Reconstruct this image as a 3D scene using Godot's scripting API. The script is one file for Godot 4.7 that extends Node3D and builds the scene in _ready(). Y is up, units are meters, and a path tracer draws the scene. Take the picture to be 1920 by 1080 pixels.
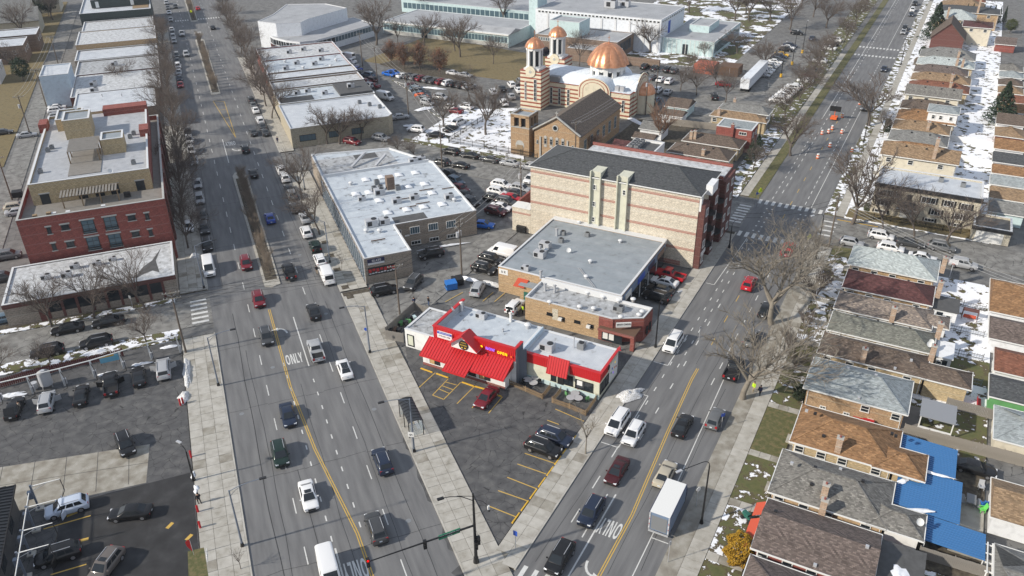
extends Node3D
# Two street grids: N frame (n=metres along the right-hand avenue,e=metres to its right),L frame (l along the diagonal avenue,k across it).
const HN:=0.4924277
const HL:=-0.3738068
var M:={}
var B:={}          # building node -> Vector3(width,height,depth)
var cache:={}
var rng:=RandomNumberGenerator.new()
class Mb:
	var v:=PackedVector3Array()
	var n:=PackedVector3Array()
	func tri(a: Vector3,b: Vector3,c: Vector3) -> void:
		var m:=(c - a).cross(b - a).normalized()
		v.append(a); v.append(b); v.append(c)
		n.append(m); n.append(m); n.append(m)
	func trn(a: Vector3,b: Vector3,c: Vector3,na: Vector3,nb: Vector3,nc: Vector3) -> void:
		v.append(a); v.append(b); v.append(c)
		n.append(na); n.append(nb); n.append(nc)
	func quad(a: Vector3,b: Vector3,c: Vector3,d: Vector3) -> void:
		tri(a,b,c); tri(a,c,d)
	func box(a: Vector3,b: Vector3,bottom:=true) -> void:
		var x0:=a.x; var y0:=a.y; var z0:=a.z
		var x1:=b.x; var y1:=b.y; var z1:=b.z
		quad(Vector3(x0,y1,z0),Vector3(x1,y1,z0),Vector3(x1,y1,z1),Vector3(x0,y1,z1))
		if bottom:
			quad(Vector3(x0,y0,z1),Vector3(x1,y0,z1),Vector3(x1,y0,z0),Vector3(x0,y0,z0))
		quad(Vector3(x0,y1,z1),Vector3(x1,y1,z1),Vector3(x1,y0,z1),Vector3(x0,y0,z1))
		quad(Vector3(x1,y1,z0),Vector3(x0,y1,z0),Vector3(x0,y0,z0),Vector3(x1,y0,z0))
		quad(Vector3(x1,y1,z1),Vector3(x1,y1,z0),Vector3(x1,y0,z0),Vector3(x1,y0,z1))
		quad(Vector3(x0,y1,z0),Vector3(x0,y1,z1),Vector3(x0,y0,z1),Vector3(x0,y0,z0))
	func cbox(c: Vector3,s: Vector3) -> void:
		box(c - s/2,c+s/2)
	func obox(t: Transform3D,s: Vector3) -> void:
		var k:=v.size()
		cbox(Vector3.ZERO,s)
		for i in range(k,v.size()):
			v[i]=t*v[i]
			n[i]=(t.basis*n[i]).normalized()
	func bar(a: Vector3,b: Vector3,w: float,h: float) -> void:
		var d:=b - a
		var f:=d.normalized()
		var s:=f.cross(Vector3.UP if absf(f.y)<0.95 else Vector3.RIGHT).normalized()
		obox(Transform3D(Basis(s,s.cross(f),-f),(a+b)/2),Vector3(w,h,d.length()))
	static func area(p: PackedVector2Array) -> float:
		var s:=0.0
		for i in p.size(): s+=p[i].cross(p[(i+1) % p.size()])
		return s
	func prism(p: Array,y0: float,y1: float,top:=true,sides:=true) -> void:
		var pts:=PackedVector2Array(p)
		if area(pts)<0: pts.reverse()
		var k:=pts.size()
		if sides:
			for i in k:
				var a:=pts[i]; var b:=pts[(i+1) % k]
				quad(Vector3(b.x,y1,b.y),Vector3(a.x,y1,a.y),Vector3(a.x,y0,a.y),Vector3(b.x,y0,b.y))
		if top:
			var t:=Geometry2D.triangulate_polygon(pts)
			for i in range(0,t.size(),3):
				var a:=Vector3(pts[t[i]].x,y1,pts[t[i]].y)
				var b:=Vector3(pts[t[i+1]].x,y1,pts[t[i+1]].y)
				var c:=Vector3(pts[t[i+2]].x,y1,pts[t[i+2]].y)
				if (c - a).cross(b - a).y>0: tri(a,b,c)
				else: tri(a,c,b)
	func tube(a: Vector3,b: Vector3,ra: float,rb: float,sides:=8,caps:=true) -> void:
		var f:=(b - a).normalized()
		var s:=f.cross(Vector3.UP if absf(f.y)<0.95 else Vector3.RIGHT).normalized()
		var u:=s.cross(f)
		for i in sides:
			var p:=TAU*i/sides; var q:=TAU*(i+1)/sides
			var d:=s*cos(p)+u*sin(p); var e:=s*cos(q)+u*sin(q)
			trn(a+d*ra,b+e*rb,b+d*rb,d,e,d)
			trn(a+d*ra,a+e*ra,b+e*rb,d,e,e)
			if caps:
				tri(b,b+d*rb,b+e*rb)
				tri(a,a+e*ra,a+d*ra)
	func path(pts: Array,r: float,sides:=5) -> void:
		for i in pts.size() - 1:
			tube(pts[i],pts[i+1],r,r,sides,i==0 or i==pts.size() - 2)
	func lathe(prof: Array,sides:=16,at:=Vector3.ZERO,bumps:=0,amp:=0.0,arc:=TAU,turn:=0.0) -> void:   # prof: Vector2(radius,y)
		for j in prof.size() - 1:
			for i in sides:
				var q:=[]
				for ij in [[i,j],[i,j+1],[i+1,j+1],[i+1,j]]:
					var t: float=turn+arc*ij[0]/sides
					var r: float=prof[ij[1]].x*(1.0+amp*absf(sin(bumps*t/2.0)))
					q.append(at+Vector3(cos(t)*r,prof[ij[1]].y,sin(t)*r))
				tri(q[0],q[2],q[1]); tri(q[0],q[3],q[2])
	func smooth() -> void:
		var acc:={}
		for i in v.size():
			var key:=Vector3i((v[i]*500).round())
			acc[key]=acc.get(key,Vector3.ZERO)+n[i]
		for i in v.size():
			n[i]=acc[Vector3i((v[i]*500).round())].normalized()
	func mesh() -> ArrayMesh:
		var m:=ArrayMesh.new()
		var a:=[]
		a.resize(Mesh.ARRAY_MAX)
		a[Mesh.ARRAY_VERTEX]=v
		a[Mesh.ARRAY_NORMAL]=n
		m.add_surface_from_arrays(Mesh.PRIMITIVE_TRIANGLES,a)
		return m
func fN(n: float,e: float,y:=0.0) -> Vector3:
	return Vector3(n*sin(HN)+e*cos(HN),y,-n*cos(HN)+e*sin(HN))
func fL(l: float,k: float,y:=0.0) -> Vector3:
	return Vector3(l*sin(HL)+k*cos(HL),y,-l*cos(HL)+k*sin(HL))
func fr(f: String,a: float,b: float,y:=0.0) -> Vector3:
	return fN(a,b,y) if f=="N" else fL(a,b,y)
func turn_of(f: String) -> float:
	return -HN if f=="N" else -HL
func loc(o: Node3D,x: float,z: float,y:=0.0) -> Vector3:   # a world point in a thing's own axes
	return o.transform.affine_inverse()*Vector3(x,y,z)
# ---------- nodes
func tag(o: Node,label:="",category:="",group:="",kind:="") -> Node:
	if label: o.set_meta("label",label)
	if category: o.set_meta("category",category)
	if group: o.set_meta("group",group)
	if kind: o.set_meta("kind",kind)
	return o
func thing(called: String,label: String,category: String,at:=Vector3.ZERO,turn:=0.0,group:="") -> Node3D:
	var o=Node3D.new()
	o.name=called
	add_child(o,true)
	o.position=at
	o.rotation.y=turn
	tag(o,label,category,group)
	return o
func part(p: Node,called: String,m: Mesh,mat: Material,at:=Vector3.ZERO,turn:=0.0) -> MeshInstance3D:
	var o=MeshInstance3D.new()
	o.name=called
	o.mesh=m
	o.material_override=mat
	p.add_child(o,true)
	o.position=at
	if turn: o.rotation.y=turn
	return o
func mpart(p: Node,called: String,mb: Mb,mat: Material) -> MeshInstance3D:
	return part(p,called,mb.mesh(),mat)
func struct(called: String,label: String,category: String,mb: Mb,mat: Material) -> MeshInstance3D:
	var o=part(self,called,mb.mesh(),mat)
	tag(o,label,category,"","structure")
	return o
func bmesh(s: Vector3) -> Mesh:
	var key="b%.2f %.2f %.2f" % [s.x,s.y,s.z]
	if not cache.has(key):
		var mb=Mb.new()
		mb.cbox(Vector3.ZERO,s)
		cache[key]=mb.mesh()
	return cache[key]
func bpart(p: Node,called: String,c: Vector3,s: Vector3,mat: Material,turn:=0.0) -> MeshInstance3D:
	return part(p,called,bmesh(s),mat,c,turn)
func cyl(r: float,h: float,sides:=10,r2:=-1.0) -> Mesh:
	var key="c%.3f %.3f %d %.3f" % [r,h,sides,r2]
	if not cache.has(key):
		var mb=Mb.new()
		mb.tube(Vector3.ZERO,Vector3(0,h,0),r,r2 if r2>=0 else r,sides)
		cache[key]=mb.mesh()
	return cache[key]
func cpart(p: Node,called: String,at: Vector3,r: float,h: float,mat: Material,sides:=10,r2:=-1.0) -> MeshInstance3D:
	return part(p,called,cyl(r,h,sides,r2),mat,at)
# ---------- materials
func lin(r: float,g: float,b: float) -> Color:
	return Color(r,g,b).linear_to_srgb()
func mat(key: String,c: Color,rough:=0.85,metal:=0.0) -> StandardMaterial3D:
	if M.has(key): return M[key]
	var m=StandardMaterial3D.new()
	m.resource_name=key
	m.albedo_color=c
	m.roughness=rough
	m.metallic=metal
	M[key]=m
	return m
func noise_tex(size: int,freq: float,ramp: Array,seed_: int,type:=FastNoiseLite.TYPE_SIMPLEX_SMOOTH,oct:=4,warp:=0.0,ret:=-1,hard:=false,gain:=0.5) -> NoiseTexture2D:
	var f=FastNoiseLite.new()
	f.noise_type=type
	f.seed=seed_
	f.frequency=freq
	f.fractal_octaves=oct
	f.fractal_gain=gain
	f.fractal_type=FastNoiseLite.FRACTAL_FBM if oct>1 else FastNoiseLite.FRACTAL_NONE
	if ret>=0: f.cellular_return_type=ret as FastNoiseLite.CellularReturnType
	if warp>0.0:
		f.domain_warp_enabled=true
		f.domain_warp_amplitude=warp
		f.domain_warp_frequency=freq*1.5
	var t=NoiseTexture2D.new()
	t.width=size
	t.height=size
	t.seamless=true
	t.seamless_blend_skirt=0.2
	t.noise=f
	t.normalize=true
	var g=Gradient.new()
	g.offsets=PackedFloat32Array(ramp.map(func(x): return x[0]))
	g.colors=PackedColorArray(ramp.map(func(x): return x[1]))
	if hard: g.interpolation_mode=Gradient.GRADIENT_INTERPOLATE_CONSTANT
	t.color_ramp=g
	return t
func tex_mat(key: String,t: Texture2D,metres: float,rough:=0.9,world:=true,tint:=Color.WHITE) -> StandardMaterial3D:
	if M.has(key): return M[key]
	var m=StandardMaterial3D.new()
	m.resource_name=key
	m.albedo_color=tint
	m.albedo_texture=t
	m.roughness=rough
	m.uv1_triplanar=true
	m.uv1_world_triplanar=world
	m.uv1_scale=Vector3.ONE/metres
	m.uv1_triplanar_sharpness=6.0
	M[key]=m
	return m
func detail(m: StandardMaterial3D,t: Texture2D,metres: float) -> void:   # a second,multiplied pattern at another scale
	m.detail_enabled=true
	m.detail_albedo=t
	m.detail_blend_mode=BaseMaterial3D.BLEND_MODE_MUL
	m.detail_uv_layer=BaseMaterial3D.DETAIL_UV_2
	m.uv2_triplanar=true
	m.uv2_world_triplanar=m.uv1_world_triplanar
	m.uv2_scale=Vector3.ONE/metres
func tabs_tex(size: int,cols: int,rows: int,a: Color,b: Color,joint: Color,jw: int,seed_: int,shift:=true) -> ImageTexture:   # courses of brick or shingle tabs
	var im=Image.create(size,size,false,Image.FORMAT_RGB8)
	im.fill(joint)
	var r=RandomNumberGenerator.new()
	r.seed=seed_
	var cw=size/cols; var rh=size/rows
	for j in rows:
		for i in cols+1:
			var c=a.lerp(b,r.randf())
			var f=r.randf_range(0.86,1.12)
			c=Color(c.r*f,c.g*f,c.b*f)
			var x=i*cw - (cw/2 if shift and j % 2 else 0)
			im.fill_rect(Rect2i(x,j*rh,cw - jw,rh - jw),c)
	return ImageTexture.create_from_image(im)
# ---------- buildings (own axes: x along across-street b,-z along a; the S side faces the camera)
func block(called: String,label: String,category: String,f: String,a0: float,a1: float,b0: float,b1: float,h: float,wall: Material,roof: Material,parapet:=0.35,group:="",coping: Material=null) -> Node3D:
	var o=thing(called,label,category,fr(f,(a0+a1)/2,(b0+b1)/2),turn_of(f),group)
	var w=b1 - b0; var d=a1 - a0
	B[o]=Vector3(w,h,d)
	shell(o,Vector3(-w/2,0,-d/2),Vector3(w/2,h,d/2),wall,roof,parapet,coping)
	return o
func shell(o: Node3D,a: Vector3,b: Vector3,wall: Material,roof: Material,parapet:=0.35,coping: Material=null) -> void:
	var t=0.25
	var mb=Mb.new()
	mb.box(Vector3(a.x,a.y,b.z - t),b)
	mb.box(a,Vector3(b.x,b.y,a.z+t))
	mb.box(Vector3(a.x,a.y,a.z+t),Vector3(a.x+t,b.y,b.z - t))
	mb.box(Vector3(b.x - t,a.y,a.z+t),Vector3(b.x,b.y,b.z - t))
	mpart(o,"wall",mb,wall)
	bpart(o,"roof",Vector3((a.x+b.x)/2,b.y - parapet - 0.1,(a.z+b.z)/2),Vector3(b.x - a.x - 2*t - 0.01,0.2,b.z - a.z - 2*t - 0.01),roof)
	var c=Mb.new()
	var q=t+0.06
	c.box(Vector3(a.x - 0.05,b.y,b.z - q),Vector3(b.x+0.05,b.y+0.09,b.z+0.05))
	c.box(Vector3(a.x - 0.05,b.y,a.z - 0.05),Vector3(b.x+0.05,b.y+0.09,a.z+q))
	c.box(Vector3(a.x - 0.05,b.y,a.z+q),Vector3(a.x+q,b.y+0.09,b.z - q))
	c.box(Vector3(b.x - q,b.y,a.z+q),Vector3(b.x+0.05,b.y+0.09,b.z - q))
	mpart(o,"coping",c,coping if coping else M.coping)
func poly_block(called: String,label: String,category: String,f: String,pts: Array,h: float,wall: Material,roof: Material,parapet:=0.35) -> Node3D:   # pts [a,b] pairs
	var c=Vector2.ZERO
	for p in pts: c+=Vector2(p[0],p[1])/pts.size()
	var o=thing(called,label,category,fr(f,c.x,c.y),turn_of(f))
	var q: Array[Vector2]=[]
	for p in pts: q.append(Vector2(p[1] - c.y,-(p[0] - c.x)))
	B[o]=Vector3(0,h,0)
	if Mb.area(PackedVector2Array(q))<0: q.reverse()
	var t=0.25
	var inner: Array[Vector2]=[]
	for x in Geometry2D.offset_polygon(PackedVector2Array(q),-t,Geometry2D.JOIN_MITER)[0]: inner.append(x)
	var mb=Mb.new()
	mb.prism(q,0,h,false)
	var ring=Mb.new()
	ring.prism(Array(Geometry2D.offset_polygon(PackedVector2Array(q),0.05,Geometry2D.JOIN_MITER)[0]),h,h+0.08,false)
	var io=PackedVector2Array(inner)
	for i in q.size():
		# parapet top and inner face between the nearest corners of both outlines
		var a=q[i]; var b=q[(i+1) % q.size()]
		var a2=near(io,a); var b2=near(io,b)
		ring.quad(Vector3(a.x,h+0.08,a.y),Vector3(b.x,h+0.08,b.y),Vector3(b2.x,h+0.08,b2.y),Vector3(a2.x,h+0.08,a2.y))
		ring.quad(Vector3(a2.x,h+0.08,a2.y),Vector3(b2.x,h+0.08,b2.y),Vector3(b2.x,h - parapet,b2.y),Vector3(a2.x,h - parapet,a2.y))
	mpart(o,"wall",mb,wall)
	mpart(o,"coping",ring,M.coping)
	var rf=Mb.new()
	rf.prism(inner,h - parapet - 0.2,h - parapet,true,false)
	mpart(o,"roof",rf,roof)
	return o
func near(p: PackedVector2Array,a: Vector2) -> Vector2:
	var best=p[0]
	for x in p:
		if x.distance_squared_to(a)<best.distance_squared_to(a): best=x
	return best
func on_side(o: Node3D,side: String,u: float,y: float) -> Transform3D:   # u runs from the left end of the wall as seen from outside
	var s: Vector3=B[o]
	match side:
		"S": return Transform3D(Basis(),Vector3(u - s.x/2,y,s.z/2))
		"N": return Transform3D(Basis(Vector3.UP,PI),Vector3(s.x/2 - u,y,-s.z/2))
		"E": return Transform3D(Basis(Vector3.UP,PI/2),Vector3(s.x/2,y,s.z/2 - u))
	return Transform3D(Basis(Vector3.UP,-PI/2),Vector3(-s.x/2,y,u - s.z/2))
func wmesh(w: float,h: float,nx: int,ny: int,fw:=0.09) -> Mesh:
	var key="w%.2f %.2f %d %d %.2f" % [w,h,nx,ny,fw]
	if not cache.has(key):
		var mb=Mb.new()
		mb.cbox(Vector3(0,h/2 - fw/2,0.05),Vector3(w,fw,0.1))
		mb.cbox(Vector3(0,-h/2+fw/2,0.07),Vector3(w+0.1,fw,0.14))
		for s in [-1,1]: mb.cbox(Vector3(s*(w/2 - fw/2),0,0.05),Vector3(fw,h - 2*fw,0.1))
		for i in range(1,nx): mb.cbox(Vector3(-w/2+w*i/nx,0,0.045),Vector3(0.06,h - 2*fw,0.07))
		for i in range(1,ny): mb.cbox(Vector3(0,-h/2+h*i/ny,0.045),Vector3(w - 2*fw,0.05,0.06))
		cache[key]=mb.mesh()
	return cache[key]
func win_at(o: Node,t: Transform3D,w: float,h: float,nx:=1,ny:=2,frame: Material=null,glass: Material=null,called:="window") -> MeshInstance3D:
	var x=part(o,called,wmesh(w,h,nx,ny),frame if frame else M.white_paint)
	x.transform=t
	bpart(x,"pane",Vector3(0,0,0.02),Vector3(w - 0.1,h - 0.1,0.04),glass if glass else M.glass)
	return x
func win(o: Node3D,side: String,u: float,y: float,w: float,h: float,nx:=1,ny:=2,frame: Material=null,glass: Material=null) -> MeshInstance3D:
	return win_at(o,on_side(o,side,u,y),w,h,nx,ny,frame,glass)
func wins(o: Node3D,side: String,us: Array,y: float,w: float,h: float,nx:=1,ny:=2,frame: Material=null,glass: Material=null) -> void:
	for u in us: win(o,side,u,y,w,h,nx,ny,frame,glass)
func slab_on(o: Node3D,called: String,side: String,u: float,y: float,w: float,h: float,deep: float,m: Material) -> MeshInstance3D:
	var t=on_side(o,side,u,y)
	var x=part(o,called,bmesh(Vector3(w,h,deep)),m)
	x.transform=t*Transform3D(Basis(),Vector3(0,0,deep/2 - 0.001))
	return x
func text(p: Node,called: String,s: String,size: float,m: Material,t: Transform3D,deep:=0.04,serif:=false,bold:=true) -> MeshInstance3D:
	var tm=TextMesh.new()
	var f=SystemFont.new()
	f.font_names=PackedStringArray(["Droid Serif" if serif else "Droid Sans"])
	f.font_weight=700 if bold else 400
	tm.font=f
	tm.text=s
	tm.font_size=32
	tm.pixel_size=size/32.0
	tm.depth=deep
	tm.curve_step=4.0
	var o=part(p,called,tm,m)
	o.transform=t
	return o
# ---------- roof furniture: each is a part of its building
func hvac(o: Node3D,at: Vector3,s:=1.0,turn:=0.0,m: Material=null) -> void:
	var u=bpart(o,"rooftop_unit",at+Vector3(0,0.55*s,0),Vector3(1.6,0.9,1.1)*s,m if m else M.galv,turn)
	bpart(u,"curb",Vector3(0,-0.5,0)*s,Vector3(1.3,0.12,0.9)*s,M.coping)
	cpart(u,"fan",Vector3(0.35,0.45,0)*s,0.36*s,0.08*s,M.dark_metal,12)
	bpart(u,"louver",Vector3(-0.45,0,0.555*s),Vector3(0.6*s,0.6*s,0.02),M.dark_metal)
func cube_unit(o: Node3D,at: Vector3,s:=0.8,turn:=0.0) -> void:
	var u=bpart(o,"condenser",at+Vector3(0,s*0.55,0),Vector3(s,s*0.9,s),M.grey_metal,turn)
	cpart(u,"fan",Vector3(0,0.45*s,0),s*0.38,0.05,M.dark_metal,12)
func vent(o: Node3D,at: Vector3,r:=0.12,h:=0.6,m: Material=null) -> void:
	var p=cpart(o,"vent_pipe",at,r,h,m if m else M.galv,8)
	cpart(p,"cap",Vector3(0,h,0),r*1.7,0.1,m if m else M.galv,8,r*0.8)
func mushroom(o: Node3D,at: Vector3,s:=1.0) -> void:
	var p=cpart(o,"roof_ventilator",at,0.3*s,0.55*s,M.galv,10)
	var key="mush%.2f" % s
	if not cache.has(key):
		var mb=Mb.new()
		mb.lathe([Vector2(0.3,0),Vector2(0.55,0.05),Vector2(0.5,0.2),Vector2(0.25,0.34),Vector2(0,0.38)].map(func(q): return q*s),12)
		mb.smooth()
		cache[key]=mb.mesh()
	part(p,"cowl",cache[key],M.coping,Vector3(0,0.5*s,0))
func skylight(o: Node3D,at: Vector3,w:=1.3,d:=1.3) -> void:
	var p=bpart(o,"skylight",at+Vector3(0,0.12,0),Vector3(w,0.24,d),M.coping)
	var key="sky%.2f %.2f" % [w,d]
	if not cache.has(key):
		var mb=Mb.new()
		var g=6
		for i in g:
			for j in g:
				var q=[]
				for ij in [[i,j],[i+1,j],[i+1,j+1],[i,j+1]]:
					var x=2.0*ij[0]/g - 1; var z=2.0*ij[1]/g - 1
					q.append(Vector3(x*w*0.46,0.32*(1 - x*x)*(1 - z*z)+0.0,z*d*0.46))
				mb.quad(q[0],q[1],q[2],q[3])
		mb.smooth()
		cache[key]=mb.mesh()
	part(p,"dome",cache[key],M.skylight,Vector3(0,0.121,0))
func dish(o: Node3D,at: Vector3,face:=0.6,r:=0.42) -> void:
	var p=cpart(o,"satellite_dish",at,0.04,0.55,M.galv,6)
	var key="dish%.2f" % r
	if not cache.has(key):
		var mb=Mb.new()
		mb.lathe([Vector2(0,0),Vector2(r*0.6,0.04),Vector2(r,0.12)],16)
		mb.lathe([Vector2(r,0.13),Vector2(r*0.6,0.055),Vector2(0,0.015)],16)
		cache[key]=mb.mesh()
	var d=part(p,"reflector",cache[key],M.white_paint,Vector3(0,0.55,0.05),face)
	d.rotation.x=0.9
func chimney(o: Node3D,at: Vector3,h:=1.6,w:=0.65,m: Material=null) -> void:
	var c=bpart(o,"chimney",at+Vector3(0,h/2,0),Vector3(w,h,w),m if m else M.brick_chim)
	bpart(c,"cap",Vector3(0,h/2+0.05,0),Vector3(w+0.12,0.1,w+0.12),M.concrete_plain)
	cpart(c,"flue",Vector3(0,h/2+0.1,0),0.13,0.25,M.brick_red,8)
func materials() -> void:
	var g=func(x: float) -> Color: return Color(x,x,x)
	mat("coping",lin(0.62,0.63,0.64),0.7)
	mat("galv",lin(0.5,0.51,0.53),0.5,0.3)
	mat("grey_metal",lin(0.22,0.23,0.24),0.6,0.2)
	mat("dark_metal",lin(0.02,0.02,0.022),0.5)
	mat("black_metal",lin(0.012,0.012,0.013),0.45)
	mat("rust",lin(0.12,0.07,0.045),0.9)
	mat("white_paint",lin(0.72,0.72,0.7),0.6)
	mat("cream_paint",lin(0.62,0.6,0.5),0.7)
	mat("glass",lin(0.02,0.026,0.032),0.06)
	mat("glass_blue",lin(0.08,0.13,0.16),0.08)
	mat("car_glass",lin(0.018,0.022,0.026),0.05)
	mat("skylight",lin(0.75,0.77,0.8),0.3)
	mat("tyre",lin(0.015,0.015,0.016),0.9)
	mat("rim",lin(0.4,0.4,0.42),0.35,0.7)
	mat("lamp_red",lin(0.35,0.012,0.015),0.3)
	mat("lamp_clear",lin(0.7,0.72,0.75),0.2)
	mat("plate",lin(0.6,0.65,0.7),0.5)
	mat("trim_black",lin(0.015,0.015,0.016),0.6)
	mat("red_metal",lin(0.5,0.018,0.022),0.42)
	mat("red_paint",lin(0.5,0.02,0.025),0.6)
	mat("yellow_paint",lin(0.62,0.36,0.03),0.8)
	mat("sign_green",lin(0.01,0.2,0.1),0.5)
	mat("sign_blue",lin(0.02,0.08,0.42),0.5)
	mat("sign_fluor",lin(0.72,0.85,0.02),0.5)
	mat("orange",lin(0.75,0.13,0.02),0.6)
	mat("blue_plastic",lin(0.02,0.16,0.5),0.5)
	mat("wood_pole",lin(0.13,0.105,0.085),0.95)
	mat("concrete_plain",lin(0.42,0.4,0.36),0.95)
	mat("steel_corr",lin(0.16,0.19,0.23),0.5,0.3)
	mat("tar",lin(0.035,0.035,0.036),0.8)
	mat("lamp_steel",lin(0.2,0.23,0.28),0.5,0.3)
	mat("wood_pale",lin(0.3,0.27,0.22),0.95)
	mat("sign_navy",lin(0.015,0.02,0.07),0.5)
	mat("sign_grey_blue",lin(0.16,0.22,0.32),0.6)
	mat("seam_grey",lin(0.25,0.26,0.28),0.7)
	mat("hedge_door",lin(0.02,0.12,0.09),0.6)
	mat("awning_red",lin(0.5,0.08,0.04),0.8)
	mat("badge_yellow",lin(0.6,0.42,0.06),0.6)
	mat("poster_food",lin(0.5,0.34,0.16),0.5)
	mat("poster_pale",lin(0.6,0.62,0.5),0.5)
	for q in [["neon_yellow",Color(1.0,0.85,0.1)],["neon_violet",Color(0.62,0.42,1.0)]]:
		var nm=mat(q[0],q[1],0.4)
		nm.emission_enabled=true
		nm.emission=q[1]
		nm.emission_energy_multiplier=0.35
	mat("wire",lin(0.03,0.03,0.03),0.7)
	mat("wire_grey",lin(0.4,0.4,0.4),0.7)
	mat("blue_sheet",lin(0.05,0.17,0.38),0.55)
	mat("bark",lin(0.12,0.1,0.085),0.95)
	mat("bark_pale",lin(0.22,0.195,0.16),0.95)
	mat("twig",lin(0.13,0.105,0.09),0.95)
	mat("skin",lin(0.4,0.24,0.16),0.7)
	mat("navy_cloth",lin(0.02,0.03,0.07),0.9)
	mat("black_cloth",lin(0.015,0.015,0.017),0.95)
	mat("hivis",lin(0.6,0.85,0.03),0.8)
	mat("khaki",lin(0.35,0.27,0.15),0.9)
	mat("jeans",lin(0.06,0.1,0.2),0.9)
	# --- asphalt,concrete,earth
	var grain=noise_tex(512,0.12,[[0.0,g.call(0.82)],[0.5,g.call(0.97)],[1.0,g.call(1.0)]],5,FastNoiseLite.TYPE_SIMPLEX,3,0.0,-1,false,0.8)
	var a=noise_tex(1024,0.008,[[0.0,lin(0.13,0.13,0.132)],[0.4,lin(0.165,0.165,0.167)],[0.62,lin(0.182,0.182,0.183)],[1.0,lin(0.215,0.214,0.212)]],2,FastNoiseLite.TYPE_SIMPLEX_SMOOTH,6,20.0)
	var rd=tex_mat("road",a,34.0,0.88,false)
	detail(rd,grain,2.3)
	rd.uv1_scale=Vector3(1/9.0,1/9.0,1/90.0)
	var a2=noise_tex(1024,0.01,[[0.0,lin(0.055,0.055,0.057)],[0.45,lin(0.085,0.085,0.087)],[0.75,lin(0.11,0.109,0.108)],[1.0,lin(0.16,0.158,0.152)]],8,FastNoiseLite.TYPE_SIMPLEX_SMOOTH,6,30.0)
	detail(tex_mat("lot",a2,22.0,0.9),grain,2.1)
	var a3=noise_tex(1024,0.01,[[0.0,lin(0.1,0.098,0.095)],[0.45,lin(0.15,0.148,0.143)],[0.75,lin(0.18,0.177,0.17)],[1.0,lin(0.23,0.225,0.215)]],17,FastNoiseLite.TYPE_SIMPLEX_SMOOTH,6,30.0)
	# a parking lot with a net of cracks
	var cr=noise_tex(1024,0.011,[[0.0,g.call(0.6)],[0.012,g.call(0.66)],[0.026,g.call(1.0)],[1.0,g.call(1.0)]],21,FastNoiseLite.TYPE_CELLULAR,1,26.0,FastNoiseLite.RETURN_DISTANCE2_SUB)
	detail(tex_mat("lot_cracked",a2,19.0,0.9),cr,17.0)
	detail(tex_mat("ground_grey",a3,27.0,0.9),cr,21.0)
	var fresh=noise_tex(512,0.012,[[0.0,lin(0.02,0.02,0.021)],[0.6,lin(0.034,0.034,0.036)],[1.0,lin(0.06,0.06,0.061)]],9,FastNoiseLite.TYPE_SIMPLEX_SMOOTH,5,20.0)
	detail(tex_mat("fresh_asphalt",fresh,18.0,0.85),grain,2.0)
	var worn=noise_tex(1024,0.011,[[0.0,lin(0.12,0.115,0.108)],[0.5,lin(0.2,0.195,0.183)],[0.8,lin(0.245,0.24,0.225)],[1.0,lin(0.3,0.29,0.27)]],14,FastNoiseLite.TYPE_SIMPLEX_SMOOTH,6,30.0)
	detail(tex_mat("street_worn",worn,25.0,0.9),cr,23.0)
	var con=noise_tex(1024,0.01,[[0.0,lin(0.27,0.25,0.21)],[0.3,lin(0.39,0.37,0.325)],[0.6,lin(0.44,0.42,0.375)],[1.0,lin(0.5,0.48,0.435)]],31,FastNoiseLite.TYPE_SIMPLEX_SMOOTH,6,30.0)
	detail(tex_mat("concrete",con,15.0,0.92),grain,1.7)
	var con3=noise_tex(512,0.012,[[0.0,lin(0.33,0.31,0.27)],[0.5,lin(0.46,0.44,0.395)],[1.0,lin(0.53,0.51,0.465)]],36,FastNoiseLite.TYPE_SIMPLEX_SMOOTH,6,20.0)
	detail(tex_mat("concrete_light",con3,11.0,0.92),grain,1.9)
	var con2=noise_tex(512,0.014,[[0.0,lin(0.21,0.185,0.15)],[0.5,lin(0.32,0.3,0.255)],[1.0,lin(0.44,0.42,0.38)]],33,FastNoiseLite.TYPE_SIMPLEX_SMOOTH,6,30.0)
	detail(tex_mat("concrete_dirty",con2,13.0,0.92),grain,1.7)
	var dirt=noise_tex(512,0.02,[[0.0,lin(0.045,0.036,0.027)],[0.5,lin(0.09,0.075,0.055)],[1.0,lin(0.16,0.14,0.1)]],41,FastNoiseLite.TYPE_SIMPLEX_SMOOTH,6,20.0)
	detail(tex_mat("dirt",dirt,9.0,1.0),grain,1.3)
	# --- lawn with melting snow: the noise holds bare turf below,wet earth at the rim and snow above
	var gr=[lin(0.07,0.085,0.03),lin(0.115,0.115,0.045),lin(0.19,0.155,0.075),lin(0.085,0.065,0.04)]
	var sn=lin(0.8,0.82,0.86)
	var turf=noise_tex(512,0.02,[[0.0,gr[0]],[0.45,gr[1]],[0.8,gr[2]],[1.0,gr[3]]],51,FastNoiseLite.TYPE_SIMPLEX_SMOOTH,6,20.0,-1,false,0.65)
	detail(tex_mat("turf",turf,9.0,1.0),grain,1.1)
	var dry=noise_tex(512,0.02,[[0.0,lin(0.16,0.12,0.055)],[0.5,lin(0.21,0.165,0.08)],[1.0,lin(0.11,0.09,0.045)]],52,FastNoiseLite.TYPE_SIMPLEX_SMOOTH,6,20.0)
	detail(tex_mat("turf_dry",dry,14.0,1.0),grain,1.1)
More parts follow.
